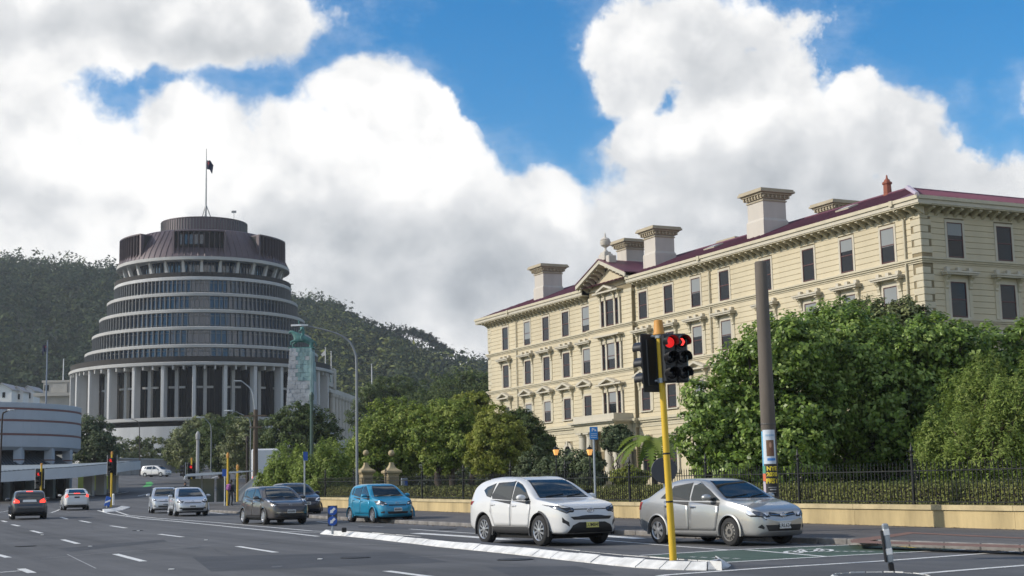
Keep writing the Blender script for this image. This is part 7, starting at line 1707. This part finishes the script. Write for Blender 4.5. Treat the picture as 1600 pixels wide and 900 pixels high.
# ---- two cars seen from behind with lit brake lamps
au = hatch(4.2, 1.80, 2.58, .88, 1.50, wheel='alloy5', rw=.33); au['brake'] = True
au['back'] = [([(-.34, .88), (.34, .88), (.32, 1.0), (-.32, 1.0)], M_PLATE, 'number_plate'), ([(-.72, .36), (.72, .36), (.74, .58), (-.74, .58)], M_GREYCL, 'bumper'), ([(-.16, 1.405), (.16, 1.405), (.16, 1.435), (-.16, 1.435)], M_BRAKE, 'high_brake_light')]
au['tail'] = [(.50, .84), (.78, .84), (.78, 1.02), (.70, 1.06), (.50, .98)]
def from_rear(px, d, fw, sp): q = at(px, 800, d); c = Vector((q.x, d, 0))+fw*sp['L']/2; c.z = gz(c.y); return c
fw = Vector((-.36, .933, 0)).normalized(); build_car('hatchback_car', 'dark grey hatchback seen from behind with lit brake lights at the far left', from_rear(46, 73.5, fw, au), fw, au, paint('charcoal_car_paint', (.045, .046, .052), .4))
pw_ = dict(pr_); pw_['brake'] = True; pw_['L'] = 4.4; pw_['back'] = [([(-.60, 1.0), (.60, 1.0), (.60, 1.1), (-.60, 1.1)], M_CGLASS, 'rear_glass'), ([(-.17, .82), (.17, .82), (.17, .92), (-.17, .92)], M_TRIMB, 'number_plate'), ([(-.2, 1.105), (.2, 1.105), (.2, 1.145), (-.2, 1.145)], M_BRAKE, 'high_brake_light'), ([(-.6, .3), (.6, .3), (.6, .36), (-.6, .36)], M_TRIMB, 'bumper_strip')]
pw_['tail'] = [(.54, .86), (.74, .82), (.74, 1.08), (.64, 1.10)]
build_car('liftback_car', 'white liftback seen from behind with lit brake lights, left of the far signal', from_rear(120, 97, fw, pw_), fw, pw_, MATS['white_car_paint'])
# ---- white people carrier on the climbing road
mv = hatch(4.7, 1.8, 2.85, .95, 1.72, wheel='alloy7', rw=.33)
mv['top'] = [(0, .62), (.05, .78), (.14, .9), (.4, 1.0), (.85, 1.12), (1.3, 1.42), (1.8, 1.66), (2.2, 1.73), (3.3, 1.75), (4.2, 1.71), (4.45, 1.62), (4.6, 1.2), (4.67, .95), (4.7, .7)]
c = at(244, 745, 216); c.z = gz(216); fw = Vector((.93, -.37, 0)).normalized(); build_car('people_carrier', 'white people carrier crossing in front of the retaining wall in the distance', c, fw, mv, MATS['white_car_paint'])
# ---- white bus partly hidden by shrubs
q = base(414, 762, 131); bu = thing('bus', 'white bus standing half hidden behind the brown wooden pole', 'bus', q, rad(8)); hb2 = at(414, 701, 131).z-q.z
M_BUSW = mat('white_bus_paint', (.58, .60, .63), .4, var=.05, scale=1)
b = MB().mt(M_BUSW); b.box(-1.25, 1.25, 0, 10.5, .35, hb2, .14); b.build('body', bu)
b = MB().mt(M_CGLASS); b.box(-.1, 1.1, -.03, .05, 1.5, 2.5, .02); b.build('rear_window', bu); b = MB().mt(M_CGLASS); b.box(-1.28, -1.2, .8, 9.8, 1.5, 2.5, .02); b.build('side_window', bu)
b = MB().mt(M_BRAKE); b.lathe([(.001, 0), (.26, 0), (.26, -.03), (.001, -.03)], 18, (-.9, -.01, 1.5), axis='y'); b.build('red_disc', bu)
b = MB().mt(M_GREYCL); b.box(-1.2, 1.2, -.06, .4, .3, .62, .04); b.build('bumper', bu)
for x in (-1.1, 1.1):
    for y in (2.2, 8.0): o = link('wheel', wheel_meshes(.42, 'steel')[0], bu, (x, y, .42), (0, 0, math.pi/2))
# ================================================================== people
M_SKIN = mat('skin', (.42, .24, .17), .6); M_HAIRD = mat('dark_hair', (.02, .015, .012), .7); M_CLD = mat('dark_clothes', (.018, .02, .028), .85); M_PINK = mat('pink_purple_fabric', (.28, .09, .26), .8)
def person(label, loc, rz, arm=0):
    o = thing('person', label, 'person', loc, rz)
    J = [(0, 0, .92), (0, 0, 1.12), (0, .0, 1.36), (0, 0, 1.46), (0, -.02, 1.53), (-.19, 0, 1.38), (-.24, .02, 1.10), (-.22, -.08, .86), (.19, 0, 1.38), (.24, .02, 1.10), (.22, -.08, .86), (-.09, 0, .88), (-.10, -.05, .48), (-.10, .04, .08), (-.11, -.10, .04), (.09, 0, .88), (.10, .06, .48), (.10, .12, .08), (.11, .0, .04)]
    E = [(0, 1), (1, 2), (2, 3), (3, 4), (2, 5), (5, 6), (6, 7), (2, 8), (8, 9), (9, 10), (0, 11), (11, 12), (12, 13), (13, 14), (0, 15), (15, 16), (16, 17), (17, 18)]
    R_ = [.145, .13, .15, .06, .055, .075, .05, .038, .075, .05, .038, .09, .065, .045, .035, .09, .065, .045, .035]
    skin('body', J, E, R_, M_CLD, o)
    b = MB().mt(M_SKIN); b.lathe([(.01, -.12)]+[(.078*math.cos(q), .118*math.sin(q)) for q in np.linspace(-1.2, 1.4, 9)]+[(.01, .12)], 12, (0, -.03, 1.64)); b.box(-.012, .012, -.125, -.1, 1.61, 1.65, .005); b.build('head', o, smooth=True)
    b = MB().mt(M_HAIRD); b.lathe([(.09, -.03), (.092, .03), (.08, .09), (.04, .125), (.001, .132)], 12, (0, -.015, 1.645)); b.box(-.085, .085, .0, .075, 1.50, 1.68, .03); b.build('hair', o, smooth=True)
    for sg in (-1, 1):
        b = MB().mt(M_SKIN); b.box(sg*.22-.035, sg*.22+.035, -.115, -.09, .77, .86, .012)
        for f in range(4): b.tube([(sg*.22-.026+f*.017, -.10, .775), (sg*.22-.026+f*.017, -.115, .73-(.01 if f in (1, 2) else 0)), (sg*.22-.026+f*.017, -.105, .705)], [.009, .008, .006], 5)
        b.tube([(sg*.22-sg*.035, -.105, .83), (sg*.22-sg*.055, -.125, .79), (sg*.22-sg*.05, -.13, .765)], [.01, .009, .007], 5); b.build('hand', o, smooth=True)
    return o
q = base(360.5, 789, 96); q.z += .1; pe = person('person in dark clothes with a pink backpack standing beside the yellow pole', q, rad(150))
b = MB().mt(M_PINK); b.box(-.17, .17, .14, .32, 1.02, 1.46, .07); b.box(-.13, .13, .31, .38, 1.06, 1.28, .04); o = b.build('backpack', None, loc=q); o.rotation_euler = (0, 0, rad(150)); tag(o, 'pink and purple backpack on the back of the person by the yellow pole', 'backpack')
q = base(289, 776, 101); person('person in dark clothes standing in front of the bus shelter, mostly hidden by cars', q, rad(10))
# ================================================================== thin air between here and the hills
hz_ = bpy.data.materials.new('haze'); hz_.use_nodes = True; t_ = hz_.node_tree; t_.nodes.clear()
pv = t_.nodes.new('ShaderNodeVolumePrincipled'); pv.inputs['Color'].default_value = (.86, .92, 1, 1); pv.inputs['Density'].default_value = .00015; pv.inputs['Anisotropy'].default_value = .2
ou = t_.nodes.new('ShaderNodeOutputMaterial'); t_.links.new(pv.outputs[0], ou.inputs['Volume'])
b = MB().mt(hz_); b.box(-1650, 1650, -200, 1700, -3, 240); b.build('haze', None, kind='stuff')
